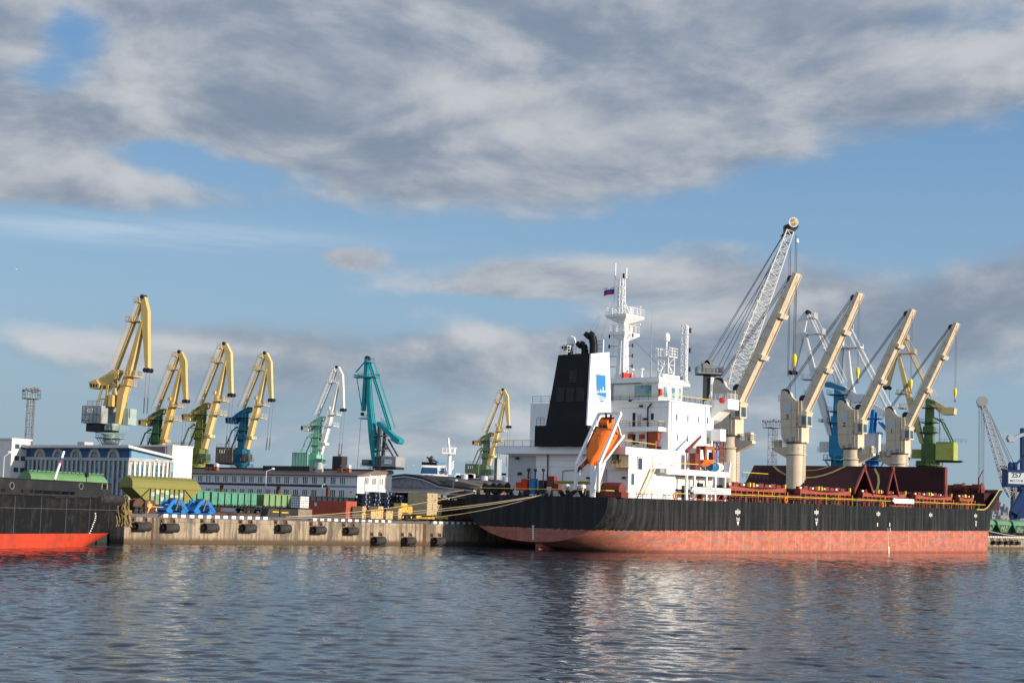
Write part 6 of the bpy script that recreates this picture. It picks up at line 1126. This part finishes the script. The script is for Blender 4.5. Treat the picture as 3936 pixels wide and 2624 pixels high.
    k = MB(); [k.box(tuple(Q(hx+7+i*(582-hx)/5, 1384, -2.53*W)), tuple(Q(hx+9+i*(582-hx)/5, 1230, -2.505*W))) for i in range(6)]; k.build('house_seam', dark, ho)
    cf = cab or ch; k = MB().box(tuple(Q(697, 1365, -2.3*W)), tuple(Q(772, 1285, -.2*W))); ca_ = k.build('cab', cf, t); MB().box(tuple(Q(706, 1330, -2.33*W)), tuple(Q(762, 1295, -2.31*W))).box(tuple(Q(773, 1340, -2.1*W)), tuple(Q(774, 1292, -.4*W))).build('window', winm, ca_)
    k = MB(); k.rail([Q(697, 1372, -2.8*W), Q(785, 1372, -2.8*W), Q(785, 1372, 0)], 1.1*W, 1.2, .05, 2); k.build('cab_railing', cf, ca_)
    if sidehouse: MB().box(tuple(Q(725, 1390, .6*W)), tuple(Q(800, 1240, 3.4*W))).build('side_house', ch, t)
    if front: text('house_number', front, tuple(Q(478, 1268, -2.56*W)), (1, 0, 0), (0, 0, 1), 1.6*W, numc or white, ho)
    if hook:
        k = MB()
        for a, b in ((938, 722), (970, 722)): e = Q(a-22+dropx, 1240); m_ = Q(a-15+dropx*.7, 1110); k.tube(Q(a, b), m_, .05, 4); k.tube(m_, e, .14, 5)
        k.build('hoist_rope', steel, jb)
    if hook == 2:
        e = Q(930, 1250); MB().lathe([(.2, -1.4), (.5, -1), (.55, 0), (.2, .6)], e, 10).build('hook_block', mat('brown_hook', (.2, .12, .05), .5, .2), jb)
    return t
A1 = -24
crane_a(596, 1803, 413, A1, 1., 'yellow jib crane with dark green tower, half hidden behind the office stair tower', yel, ggr2, ggr2, yel, ggr2)
crane_a(765, 1790, 413, A1, 1.04, 'pale yellow jib crane with olive green tower, between the dark green and dark blue ones', yeld, ogr, ogr, yeld, ylg, cab=ogr)
crane_a(929, 1786, 434, A1, 1., 'pale yellow jib crane with dark blue tower and brown machinery house', yeld, dbl, brh, dbl, dbl, front='161', cab=brh)
crane_a(1214, 1800, 479, A1, 1., 'white jib crane with mint green tower and house, numbered 265', cwh, mtg, mtg, cwh, mtg, num='265', hook=2, numc=dark)
crane_a(1865, 1836, 550, A1, 1., 'small pale yellow jib crane with sage green tower just left of the ship stern', yeld, sgr, sgr, yeld, sgr, front='311', kx=1.05, dropx=20)
#b1 = crane_a(424, 1683, 350, A1, 1., 'biggest yellow jib crane with a pale grey house, leftmost of the row', yel, yel, pgr, yel, pgr, front='417', sidehouse=True, cab=pgr) if False else None
# the large first crane: shorter tower, longer jib
def crane_one():
    D = 350; p = wpix(424, 1668, D); zr = p[2]-QZ; t = thing('harbour_crane', head((p[0], p[1], QZ), A1), 'biggest yellow jib crane, leftmost of the row, with grey machinery house above the office roof', 'crane', 'portal cranes with bent jibs'); portal(t, zr, 1.0, pgr); u = .0267; kx = 1.1
    def Q(a, b, y=0.): return V((a-278)*u*kx, y, zr+(1265-b)*u)
    k = MB(); [k.bar(Q(255, 1030, y), Q(262, 840, y), .5, .6) for y in (-1.2, 1.2)]; [k.bar(Q(340, 930, y), Q(318, 830, y), .5, .6) for y in (-1.2, 1.2)]; [k.bar(Q(165, 1030, y), Q(212, 850, y), .35) for y in (-1.2, 1.2)]; k.box(tuple(Q(210, 852, -1.3)), tuple(Q(345, 838, 1.3))); k.bar(Q(150, 962), Q(330, 965), .25); [k.bar(Q(280, 900, y), Q(318, 830, y), .3) for y in (-1.2, 1.2)]; k.bar(Q(350, 735, -1.2), Q(356, 870, -1.2), .25); k.box(tuple(Q(282, 1030, -1.6)), tuple(Q(325, 930, 1.6))); k.build('tower', yel, t)
    k = MB().prism([Q(a, b, -.9) for a, b in ((298, 708), (318, 720), (345, 712), (352, 735), (335, 760), (300, 830), (240, 835), (185, 845), (180, 870), (92, 872), (82, 818), (120, 795), (150, 795))], (0, 1.8, 0)); lv_ = k.build('balance_lever', yel, t); MB().prism([Q(a, b, -1.5) for a, b in ((80, 815), (150, 800), (185, 840), (180, 872), (92, 874))], (0, 3, 0)).build('counterweight', yel, lv_); k = MB(); [k.prism([Q(95+i*28, 832+i*3, -1.53), Q(110+i*28, 828+i*3, -1.53), Q(120+i*24, 862, -1.53), Q(104+i*25, 866, -1.53)], (0, .02, 0)) for i in range(3)]; k.build('hazard_stripe', dark, lv_)
    m = MB(); vs = []
    for (a, b), d, w in zip([(355, 1180), (380, 930), (425, 770), (470, 590), (532, 300)], (1.0, 1.75, 1.6, 1.3, .75), (1.5, 1.9, 1.9, 1.7, 1.2)):
        for sx_, sy_ in ((-1, -1), (1, -1), (1, 1), (-1, 1)): vs.append(Q(a, b, sy_*w/2)+V(sx_*d/2, 0, 0))
    bo = m.add(vs, [(3, 2, 1, 0), (16, 17, 18, 19)]+[(i*4+j, i*4+(j+1) % 4, i*4+4+(j+1) % 4, i*4+4+j) for i in range(4) for j in range(4)]).build('boom', yel, t)
    k = MB()
    for a, b, r in ((430, 772, 2.6), (425, 846, 1.0)): q = Q(a, b); k.box(tuple(q+V(0, -1.8, -.1)), tuple(q+V(r, 1.8, .1))); k.rail([q+V(0, -1.8, .1), q+V(r, -1.8, .1), q+V(r, 1.8, .1)], 1.1, .9, .05, 2)
    k.build('boom_platform', yel, bo)
    k = MB().prism([Q(a, b, -.55) for a, b in ((520, 90), (530, 78), (550, 84), (588, 205), (620, 708), (612, 716), (592, 714), (552, 420), (530, 300), (524, 180))], (0, 1.1, 0)); jb = k.build('jib', yel, t); k = MB(); [k.lathe([(.1, -.8), (.55, -.7), (.55, -.4), (.2, -.3), (.2, .3), (.55, .4), (.55, .7), (.1, .8)], Q(a, b), 12, 1) for a, b in ((528, 84), (592, 716), (625, 718))]; k.build('rope_sheave', dark, jb)
    k = MB(); [k.bar(Q(520, 110, y), Q(302, 712, y), .3, .45) for y in (-.4, .4)]; ti = k.build('tie_rod', yel, t); k = MB(); k.ladder(Q(508, 120, -1.15), Q(290, 700, -1.15), .6, (0, 1, 0), .5, .05); k.tube(Q(490, 120, -1.3), Q(275, 700, -1.3), .05, 4)
    for a0, a1, b in ((400, 470, 297), (470, 524, 132)): q0_, q1_ = Q(a0, b, -1.4), Q(a1, b, -1.4); k.box(tuple(q0_-V(0, 0, .08)), (q1_[0], 1.4, q1_[2]+.08)); k.rail([q0_+V(0, 2.8, 0), q0_, q1_], 1.1, .9, .05, 2)
    k.box(tuple(Q(470, 298, -1)), tuple(Q(535, 290, 1))); k.rail([Q(480, 290, -1), Q(525, 290, -1)], 1.1, .8, .05, 2); k.build('tie_platform', yel, ti)
    ho = MB().box(tuple(Q(72, 1178, -3)), tuple(Q(258, 1032, 2.6))).box(tuple(Q(72, 1032, -3)), tuple(Q(258, 1026, 2.6))).build('machinery_house', mat('crane_grey_house', (.30, .33, .32), .6, .35, .5), t); k = MB(); [k.box(tuple(Q(76+i*36, 1176, -3.03)), tuple(Q(78+i*36, 1034, -3.005))) for i in range(6)]; k.box(tuple(Q(74, 1106, -3.035)), tuple(Q(256, 1102, -3.004))); k.build('house_seam', dark, ho); k = MB().rail([Q(115, 1026, -2.8), Q(255, 1026, -2.8)], 1.1, 1.2, .05, 2); k.build('roof_railing', dark, ho)
    text('house_number', '427', tuple(Q(150, 1072, -3.05)), (1, 0, 0), (0, 0, 1), 1.3, white, ho); MB().box(tuple(Q(78, 1155, -3.04)), tuple(Q(150, 1136, -3.02))).build('name_plate', dark, ho); text('maker_lettering', 'TAKRAF', tuple(Q(114, 1145, -3.06)), (1, 0, 0), (0, 0, 1), .5, white, ho)
    MB().box(tuple(Q(385, 1182, .2)), tuple(Q(436, 1042, 3.2))).build('side_house', pgr, t); MB().box(tuple(Q(104, 1248, -2.4)), tuple(Q(300, 1180, 2.2))).build('slewing_base', dark, t); ca_ = MB().box(tuple(Q(300, 1235, -2.6)), tuple(Q(365, 1178, -.4))).build('cab', pgr, t); MB().box(tuple(Q(308, 1215, -2.63)), tuple(Q(356, 1185, -2.61))).build('window', winm, ca_); k = MB(); k.rail([Q(300, 1236, -2.8), Q(420, 1236, -2.8), Q(420, 1236, 1)], 1, 1.2, .05, 2); k.build('cab_railing', pgr, ca_)
    k = MB()
    for a, b in ((592, 716), (625, 718)): e = Q(a-6, 1085); q = Q(a-4, 950); k.tube(Q(a, b), q, .05, 4); k.tube(q, e, .13, 5)
    k.build('hoist_rope', steel, jb)
crane_one()
def crane_b(x, y, D, ang, s, lab, cb, ct, ch, cl, cp, kx=1.1, num=None, sign=True, fx=1., grp='portal cranes with a level arm at the boom head'):
    p = wpix(x, y, D); zr = p[2]-QZ; t = thing('harbour_crane', head((p[0], p[1], QZ), ang), lab, 'crane', grp); portal(t, zr, s, cp); u = .0281*s; W = s
    def Q(a, b, yy=0.): return V(-(a-1000)*u*kx*fx, yy, zr+(1215-b)*u)
    m = MB(); vs = []
    for (a, b), d, w in zip([(945, 1210), (915, 960), (890, 800), (855, 560), (838, 315)], (1.0, 1.7, 1.6, 1.2, .75), (1.6, 2.0, 1.9, 1.6, 1.2)):
        for sx_, sy_ in ((-1, -1), (1, -1), (1, 1), (-1, 1)): vs.append(Q(a, b, sy_*w*W/2)+V(sx_*d*W/2, 0, 0))
    bo = m.add(vs, [(3, 2, 1, 0), (16, 17, 18, 19)]+[(i*4+j, i*4+(j+1) % 4, i*4+4+(j+1) % 4, i*4+4+j) for i in range(4) for j in range(4)]).build('boom', cb, t)
    k = MB(); k.bar(Q(790, 650), Q(808, 115), 1.0*W, 1.0*W, w2=1.3*W); [k.bar(Q(692, 285, yy), Q(850, 305, yy), .5*W, .4*W) for yy in (-.9*W, .9*W)]; k.bar(Q(688, 255), Q(800, 130), .28*W); k.tube(Q(700, 300), Q(775, 640), .12*W); jb = k.build('jib', cb, t)
    k = MB(); k.box(tuple(Q(926, 312, -1.2*W)), tuple(Q(690, 300, 1.2*W))); k.rail([Q(690, 300, -1.2*W), Q(926, 312, -1.2*W)], 1.1*W, 1.2, .06, 2); k.box(tuple(Q(870, 730, -1.2*W)), tuple(Q(762, 722, 1.2*W))); k.rail([Q(762, 722, -1.2*W), Q(870, 722, -1.2*W)], 1.1*W, 1.2, .06, 2); k.box(tuple(Q(868, 160, -1)), tuple(Q(800, 154, 1))); k.rail([Q(868, 154, -1.0), Q(800, 154, -1.0)], 1.2*W, 1, .06, 2); k.build('jib_platform', cb, jb)
    k = MB(); k.lathe([(.2, -.6*W), (.75*W, -.5*W), (.75*W, .5*W), (.2, .6*W)], Q(812, 115), 12, 1); k.lathe([(.2, -.4*W), (.5*W, -.3*W), (.5*W, .3*W), (.2, .4*W)], Q(780, 680), 12, 1); k.build('rope_sheave', dark, jb); k = MB().tube(Q(768, 700), Q(746, 1250), .06, 4); k.build('hoist_rope', steel, jb)
    k = MB(); [k.bar(Q(830, 150, yy), Q(1090, 835, yy), .32*W, .4*W) for yy in (-.5*W, .5*W)]; ti = k.build('tie_rod', cb, t); k = MB(); k.ladder(Q(842, 150, -1.1*W)+V(-.6, 0, 0), Q(1102, 820, -1.1*W)+V(-.6, 0, 0), .6*W, (0, 1, 0), .5, .06); k.tube(Q(860, 150, -1.3*W), Q(1115, 815, -1.3*W), .06, 4); k.rail([Q(860, 318, -1.3*W), Q(928, 318, -1.3*W)], 1.1*W, .8, .06, 2); k.build('tie_platform', cb, ti)
    k = MB().prism([Q(a, b, -.9*W) for a, b in ((955, 765), (985, 758), (1150, 895), (1145, 945), (1110, 915), (960, 800))], (0, 1.8*W, 0)); lv_ = k.build('balance_lever', cl, t); MB().prism([Q(a, b, -1.4*W) for a, b in ((1130, 900), (1160, 895), (1222, 940), (1215, 972), (1190, 982), (1125, 945))], (0, 2.8*W, 0)).build('counterweight', cl, lv_); k = MB(); k.rail([Q(960, 760, -1.2*W), Q(1060, 830, -1.2*W)], 1.2*W, 1, .06, 2); k.build('lever_railing', cl, lv_)
    k = MB(); [k.bar(Q(990, 1200, yy), Q(1010, 830, yy), .7*W, .8*W) for yy in (-1.3*W, 1.3*W)]; [k.bar(Q(1045, 930, yy), Q(1160, 1105, yy), .4*W) for yy in (-1.3*W, 1.3*W)]; k.bar(Q(962, 790), Q(958, 980), .4*W); [k.box(tuple(Q(1050, z+5, -1.8*W)), tuple(Q(958, z, 1.8*W))) for z in (900, 1045)]; k.box(tuple(Q(1045, 1210, -1.5*W)), tuple(Q(985, 1100, 1.5*W))); to = k.build('tower', ct, t); k = MB(); [k.rail([Q(958, z, -1.8*W), Q(1050, z, -1.8*W)], 1.0*W, 1, .06, 2) for z in (900, 1045, 860)]; k.build('access_railing', ct, to)
    if sign: k = MB().box(tuple(Q(1050, 1032, -1.9*W)), tuple(Q(990, 1010, -1.86*W))); sg = k.build('name_sign', white, to); text('sign_lettering', 'ВИТЯЗЬ', tuple(Q(1020, 1021, -1.92*W)), (-1, 0, 0) if False else tuple(unit(Q(1050, 1021)-Q(990, 1021))), (0, 0, 1), .55*W, redp, to)
    ho = MB().box(tuple(Q(1212, 1210, -2.4*W)), tuple(Q(1055, 1108, 2.4*W))).build('machinery_house', ch, t); MB().box(tuple(Q(1212, 1235, -2.2*W)), tuple(Q(960, 1212, 2.2*W))).build('house_floor', dark, ho); k = MB(); [k.box(tuple(Q(q, 1206, 2.405*W*sg_)), tuple(Q(q-3, 1112, 2.44*W*sg_))) for q in range(1065, 1212, 18) for sg_ in (-1, 1)]; k.build('house_rib', ch, ho)
    ca_ = MB().box(tuple(Q(905, 1200, -1.4*W)), tuple(Q(826, 1142, 1.4*W))).build('cab', ct, t); MB().box(tuple(Q(895, 1180, 1.42*W)), tuple(Q(835, 1150, 1.45*W))).box(tuple(Q(895, 1180, -1.45*W)), tuple(Q(835, 1150, -1.42*W))).build('window', winm, ca_); k = MB().rail([Q(820, 1222, 1.6*W), Q(960, 1222, 1.6*W)], 1.0*W, 1.2, .06, 2); k.build('cab_railing', ct, ca_)
    return t, Q, W, ho, unit(Q(1050, 1021)-Q(990, 1021))
bdk = mat('crane_dark_grey', (.10, .11, .115), .5, .2)
t, Q, W, ho, dx = crane_b(1462, 1795, 430, 152, 1., 'teal crane with level arm and grey machinery house right of the white numbered crane', tea, bdk, mat('ribbed_grey', (.28, .29, .29), .5, .15), tea, bdk)
MB().box(tuple(Q(1165, 1180, 2.46*W)), tuple(Q(1092, 1140, 2.49*W))).build('logo_board', white, ho); text('logo_lettering', 'УТЭК', tuple(Q(1128, 1160, 2.5*W)), tuple(dx), (0, 0, 1), .8, bdk, ho)
def mirror_a(x, y, D, s, lab, cb, ct, ch, cl, cp, num, kx=1.3, numc=None, ang=152, hx=405): return crane_a(x, y, D, ang, s, lab, cb, ct, ch, cl, cp, None, None, kx, True, 0, ch, True, None, hx, 'portal cranes behind the ship')
cA = mirror_a(3222, 1752, 400, 1.2, 'white jib crane with blue tower behind the ship, house numbered 264', cwh, cbl, cwh, cwh, cbl, '264')
cB = mirror_a(3572, 1775, 440, 1.17, 'yellow jib crane with green tower behind the ship, base numbered 351', yeld, cgreen, ylg, yeld, cgreen, '351', hx=470)
t193, Q, W193, ho193, dx193 = crane_b(3352, 1755, 430, 152, 1.22, 'white crane with bright blue tower behind the ship, house numbered 193', cwh, bbl, cwh, cwh, bbl, fx=1.25)
def numb(tree, s, loc, dx, size, m): text('house_number', s, loc, dx, (0, 0, 1), size, m, tree)
for t_, s_, z_ in ((cA, '264', 0), (cB, '351', 1)):
    W = 1.2 if not z_ else 1.17; u = .0272*W; zr = wpix(*((3222, 1752, 400) if not z_ else (3572, 1775, 440)))[2]-QZ
    if not z_: text('house_number', s_, ((650-575)*-1*-u*-1.35*.0+(575-650)*u*1.3, 2.62*W, zr+(1400-1275)*u), (-1, 0, 0), (0, 0, 1), 2.2, dark, t_)
    else: MB().box((-3.2, 1.2, zr-3.2), (3.2, 2.2, zr+.3)).build('base_panel', cgreen, t_); text('base_number', s_, (-1.2, 2.22, zr-1.4), (-1, 0, 0), (0, 0, 1), 2.0, MATS['pale_patch'], t_)
text('house_number', '193', tuple(Q(1130, 1150, 2.46*W193)), tuple(dx193), (0, 0, 1), 2.4, dark, ho193)
# mobile harbour crane with the tall lattice boom
MD = 362; mq = lambda x, y, D=MD: V(*wpix(2650+x/2.6125, 1350+y/2.6125, D)); mq2 = lambda x, y, D=MD: V(*wpix(2700+x/2.413, 800+y/2.413, D)); O_ = mq(190, 600)
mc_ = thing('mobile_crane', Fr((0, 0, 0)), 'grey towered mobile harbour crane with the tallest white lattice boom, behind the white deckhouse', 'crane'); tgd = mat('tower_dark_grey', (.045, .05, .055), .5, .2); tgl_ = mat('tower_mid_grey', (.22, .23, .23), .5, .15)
a, b, c, d = mq(138, 215), mq(218, 215), mq(285, 215, MD+2), mq(205, 215, MD+3); h0 = 6.
lo = [mq(130, 460), mq(205, 460), mq(285, 460, MD+2), mq(210, 460, MD+3)]; P4 = [a, b, c, d]; base = [V(p[0], p[1], h0) for p in lo]
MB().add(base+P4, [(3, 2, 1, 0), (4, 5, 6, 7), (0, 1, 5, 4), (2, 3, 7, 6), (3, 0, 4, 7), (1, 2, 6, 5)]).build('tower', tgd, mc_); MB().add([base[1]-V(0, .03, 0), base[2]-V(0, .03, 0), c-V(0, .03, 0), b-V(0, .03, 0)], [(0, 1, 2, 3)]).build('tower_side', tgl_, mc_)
m = MB()
for i in range(13): p, q = mq(214, 268+i*15, MD-.4), mq(240, 268+i*15, MD-.4); m.box((p[0], MD-.5, p[2]-.16), (q[0], MD-.2, p[2]+.16))
[m.tube(mq(x, 262, MD-.3), mq(x-8, 460, MD-.3), .14, 4) for x in (216, 241)]; m.build('ladder', white, mc_)
p, q = mq(78, 212), mq(332, 212); m = MB().box((p[0], MD-1.5, p[2]-.35), (q[0], MD+4, p[2])); m.rail([(p[0], MD-1.5, p[2]), (q[0], MD-1.5, p[2]), (q[0], MD+4, p[2]), (p[0], MD+4, p[2]), (p[0], MD-1.5, p[2])], 1.5, 1.4, .06, 2); m.build('top_platform', tgl_, mc_)
m = MB().prism([mq(138, 208), mq(138, 125), mq(175, 112), mq(235, 160), mq(240, 208)], (0, 2.5, 0)); [m.lathe([(.2, -.3), (1.1, -.3), (1.1, .3), (.2, .3)], mq(x, 130, MD+1), 14, 1) for x in (160, 190)]; m.box(tuple(mq(270, 205)), tuple(mq(325, 172, MD+2))); m.build('winch', tgl_, mc_)
bh = mq2(810, 215); bb = mq(430, 350); kn = bb+(bh-bb)*.12; m = MB(); up_ = (0, 1, 0)
m.truss(bb, kn, 2.2, 3.6, 3, .17, up_); m.truss(kn, bh, 3.6, 1.7, 26, .17, up_, .09); m.build('lattice_boom', cwh, mc_); m = MB(); m.prism([mq2(760, 160), mq2(760, 215), mq2(730, 255), mq2(840, 232), mq2(890, 180), mq2(890, 110)], (0, 1.6, 0)); m.build('boom_head', tgd, mc_); ctr = mq2(845, 132, MD-.9); m = MB().lathe([(.2, -.2), (.95, -.2), (1.2, -.25), (1.2, .25), (.95, .2), (.2, .2)], ctr, 22, 1); w_ = m.build('head_wheel', cwh, mc_); m = MB(); [m.bar(ctr+V(.25*math.cos(i*.5236), -.27, .25*math.sin(i*.5236)), ctr+V(1.0*math.cos(i*.5236), -.27, 1.0*math.sin(i*.5236)), .22, .05) for i in range(12)]; m.build('spoke', yellow, w_)
m = MB()
for (x0, y0), (x1, y1) in (((160, 120), (740, 262)), ((185, 112), (745, 262)), ((215, 130), (790, 300)), ((285, 165), (720, 360)), ((320, 190), (700, 430))): m.tube(mq(x0, y0, MD+1), mq2(x1, y1, MD+.6), .075, 4)
for (x0, y0), (x1, y1) in (((865, 250), (838, 1560)), ((878, 250), (858, 1560)), ((820, 330), (800, 1560)), ((805, 330), (790, 1560))): m.tube(mq2(x0, y0), mq2(x1, y1), .07, 4)
m.build('hoist_rope', steel, mc_); m = MB(); m.lathe([(.1, -.6), (.35, -.4), (.35, .3), (.1, .6)], mq2(880, 303, MD-.5), 8); m.build('rope_weight', white, mc_)
g = V(lo[1][0], MD+1, 0); m = MB().box((g[0]-6, MD-4, QZ+.9), (g[0]+8, MD+6, QZ+2.2)); m.box((g[0]-3, MD-3, QZ+2.2), (g[0]+4, MD+5, 8)); m.build('chassis', tgl_, mc_); m = MB(); [m.lathe([(.2, -.4), (.75, -.4), (.75, .4), (.2, .4)], (g[0]-5+i*2, MD-3.8, QZ+.75), 12, 1) for i in range(7)]; m.build('wheel', rubber, mc_)
# blue folded lattice hanging beside the crane 4 pedestal is the stored spreader of a shore crane
t = thing('lattice_spreader', Fr((0, 0, 0)), 'pale blue lattice spreader hanging between the white deckhouse and the ship crane 4', 'spreader'); p, q = wpix(2758, 1610, 352), wpix(2757, 1702, 352); MB().truss(p, q, 1.6, 1.4, 5, .12, (0, 1, 0)).build('lattice', mat('pale_blue_steel', (.30, .42, .52), .5, .2), t)
m = MB().tube(p, wpix(2760, 1500, 352), .06, 4); m.path([q, q-V(0, 0, .5), q-V(-.6, 0, 1.1), q-V(0, 0, 1.6), q-V(.6, 0, 1.2)], .14, 6); m.build('hook', tgd, t)
# far right: lattice boom crane, blue crane 257, wagons, the city
RD = 560; rq = lambda x, y, D=RD: V(*wpix(3650+x/2.4126, 1500+y/2.4126, D)); fc = thing('lattice_crane', Fr((0, 0, 0)), 'far pale grey lattice boom crane beyond the ship bow, boom leaning left', 'crane'); lgc = mat('pale_grey_lattice', (.42, .43, .44), .5, .1)
m = MB().truss(rq(575, 985), rq(540, 880), 1.6, 3.2, 3, .17, (0, 1, 0)); m.truss(rq(540, 880), rq(312, 140), 3.2, 1.6, 26, .16, (0, 1, 0), .09); m.build('lattice_boom', lgc, fc); MB().lathe([(.3, -.4), (2.1, -.4), (2.1, .4), (.3, .4)], rq(303, 108), 16, 1).prism([rq(270, 150), rq(355, 158), rq(325, 110), rq(285, 110)], (0, 2, 0)).build('boom_head', tgl_, fc)
m = MB(); [m.tube(rq(x0, 165), rq(x1, y1), .09, 4) for x0, x1, y1 in ((340, 560, 680), (348, 600, 680), (345, 580, 690))]; [m.tube(rq(x, 155), rq(x-6, 900), .07, 4) for x in (272, 282, 296, 312, 322)]; m.build('hoist_rope', steel, fc); p = rq(598, 880); MB().tube((p[0], RD, QZ), (p[0], RD, p[2]+4), 1.25, 12).build('tower', mat('dull_grey_column', (.12, .12, .125), .5, .1), fc); MB().box(tuple(rq(480, 735)), tuple(rq(525, 700, RD+2))).box((p[0]-5, RD-2, QZ), (p[0]+6, RD+6, QZ+5)).build('machinery', tgd, fc)
BD = 540; bq = lambda x, y, D=BD: V(*wpix(3650+x/2.4126, 1500+y/2.4126, D)); bc = thing('blue_crane', Fr((0, 0, 0)), 'dark blue crane numbered 257 at the right edge beyond the ship bow', 'crane'); nvy = mat('crane_navy', (.012, .036, .12), .5, .15); p, q = bq(535, 890), bq(840, 740)
MB().box((p[0], BD, p[2]), (q[0], BD+6, q[2])).build('machinery_house', nvy, bc); e0, e1 = bq(545, 862), bq(830, 768); MB().box((e0[0], BD-.06, e0[2]), (e1[0], BD-.01, e1[2])).build('white_panel', mat('ribbed_white', (.55, .58, .60), .5, .1), bc); text('house_number', '257', tuple(bq(621, 787, BD-.1)), (1, 0, 0), (0, 0, 1), 2.4, dark, bc); e0, e1 = bq(563, 843), bq(677, 828); MB().box((e0[0], BD-.12, e0[2]), (e1[0], BD-.065, e1[2])).build('name_plate', dark, bc); text('maker_lettering', 'TAKRAF', tuple(bq(620, 836, BD-.14)), (1, 0, 0), (0, 0, 1), 1.0, white, bc)
m = MB(); [m.lathe([(.3, -.5), (1.6, -.5), (1.6, .5), (.3, .5)], bq(x, 705, BD+1), 14, 0) for x in (565, 605)]; m.bar(bq(610, 690, BD+1), bq(760, 545, BD+1), .7); m.bar(bq(690, 745, BD+2), bq(690, 350, BD+2), 2.2); m.bar(bq(735, 745, BD+2), bq(720, 350, BD+2), 1.6); m.build('tower', nvy, bc)
m = MB().prism([bq(541, 440), bq(555, 414), bq(597, 418), bq(600, 430), bq(660, 400), bq(740, 380), bq(740, 400), bq(670, 430), bq(618, 448), bq(612, 476), bq(556, 476)], (0, 2.6, 0)); m.build('counterweight', mat('pale_blue_grey', (.35, .38, .43), .5, .1), bc)
m = MB(); m.bar(bq(700, 930), bq(590, 1135), 2.4); m.bar(bq(730, 930), bq(640, 1180), 1.6); m.box(tuple(bq(575, 1180)), tuple(bq(860, 1130, BD+3))); m.bar(bq(590, 1180, BD+1), V(*bq(585, 1180, BD+1))*V(1, 1, 0)+V(0, 0, QZ), 2.0); m.bar(bq(840, 1180, BD+1), V(*bq(840, 1180, BD+1))*V(1, 1, 0)+V(0, 0, QZ), 2.0); m.box(tuple(bq(660, 940)), tuple(bq(760, 890, BD+4))); m.build('portal', nvy, bc)
fg = mat('far_green_paint', (.06, .16, .085), .6, .25, .5); flab = ['far green hopper wagon right beside the ship bow', 'far green hopper wagon between two others beyond the bow', 'far green hopper wagon at the right edge of the photo']
for i, a in enumerate((357, 373.2, 389.4)): hopper(a, 4.5, mat('far_green_roof', (.11, .22, .13), .6, .2), fg, flab[i], None, 'far green hopper wagons')
cty = [mat('city_pale', (.34, .34, .36), .8, .2), mat('city_tan', (.36, .30, .26), .8, .2), mat('city_grey', (.22, .25, .30), .8, .2)]; clab = ['pale far building low beyond the bow, nearest the hull', 'tan far block beside the paler one beyond the bow', 'grey blue low far block beyond the bow', 'taller tan far block with a flat top left of the grey crane column', 'long grey far building behind the green wagons', 'pale far block just left of the grey column', 'small far tan house under the grey column', 'far grey block at the right edge under crane 257', 'far pale block at the right edge between the blue legs']
random.seed(12)
for i, (x, y, w, D) in enumerate(((3822, 1975, 16, 1300), (3836, 1950, 12, 1500), (3846, 1968, 18, 1350), (3852, 1938, 14, 1600), (3866, 1980, 40, 1250), (3868, 1945, 14, 1550), (3880, 1958, 12, 1450), (3912, 1950, 22, 1400), (3930, 1962, 20, 1350))):
    p = wpix(x, y, D); s = w*D/FS; t = thing('far_building', Fr((p[0], D, QZ)), clab[i], 'building', 'far city buildings beyond the bow'); h = p[2]-QZ; MB().box((-s/2, 0, 0), (s/2, 14, h)).build('wall', cty[i % 3], t); MB().box((-s*.2, 2, h), (s*.15, 8, h+2.4)).build('roof', cty[(i+1) % 3], t); m = MB()
    for j in range(int(h/3.2)):
        for k in range(max(2, int(s/3))): m.box((-s/2+k*3+.7, -.06, j*3.2+1), (-s/2+k*3+2.0, -.01, j*3.2+2.5))
    m.build('windows', winm, t)['kind'] = 'stuff'
def gull(x, y, D, span, roll, lab):
    p = wpix(x, y, D); t = thing('gull', head(p, 20), lab, 'bird', 'gulls in flight'); s = span/2; m = MB().lathe([(.01, -.5*s), (.1*s, -.25*s), (.14*s, .05*s), (.09*s, .35*s), (.06*s, .45*s), (.01, .56*s)], (0, 0, 0), 8, 0); m.build('body', white, t, True); m = MB()
    for k in (-1, 1): z = roll*k*s; m.add([(.15*s, k*.1*s, .04), (-.15*s, k*.1*s, .04), (-.1*s, k*.5*s, .2*s+z*.5), (.2*s, k*.5*s, .22*s+z*.5), (-.2*s, k*s, .08*s+z), (-.12*s, k*s, .09*s+z)], [(0, 1, 2, 3), (3, 2, 4, 5)])
    m.build('wings', MATS['grey_paint'], t)
gull(61, 1034, 420, 1.3, .35, 'gull flying in the blue sky at the left edge'); gull(1589, 1787, 400, 1.1, .2, 'small gull flying above the warehouse, right of the teal crane')
pm_ = dict(pelvis=((0, 0, .55), .17, None), chest=((0, .02, .95), .19, 'pelvis'), neck=((0, .0, 1.15), .07, 'chest'), head=((0, -.02, 1.34), .12, 'neck'), kl=((-.45, .12, .6), .09, 'pelvis'), kr=((-.45, -.12, .6), .09, 'pelvis'), fl=((-.48, .12, .12), .06, 'kl'), fr=((-.48, -.12, .12), .06, 'kr'), el=((-.12, .26, .82), .06, 'chest'), er=((-.12, -.26, .82), .06, 'chest'), hl=((-.38, .2, .72), .045, 'el'), hr=((-.38, -.2, .72), .045, 'er'))
figure(pe, pm_, None, redp, None); MB().lathe([(.13, 0), (.12, .1), (.02, .15)], (0, -.02, 1.40), 10).build('cap', white, pe); MB().box((-.25, -.3, 0), (.25, .3, .42)).build('seat_box', maroon, pe)
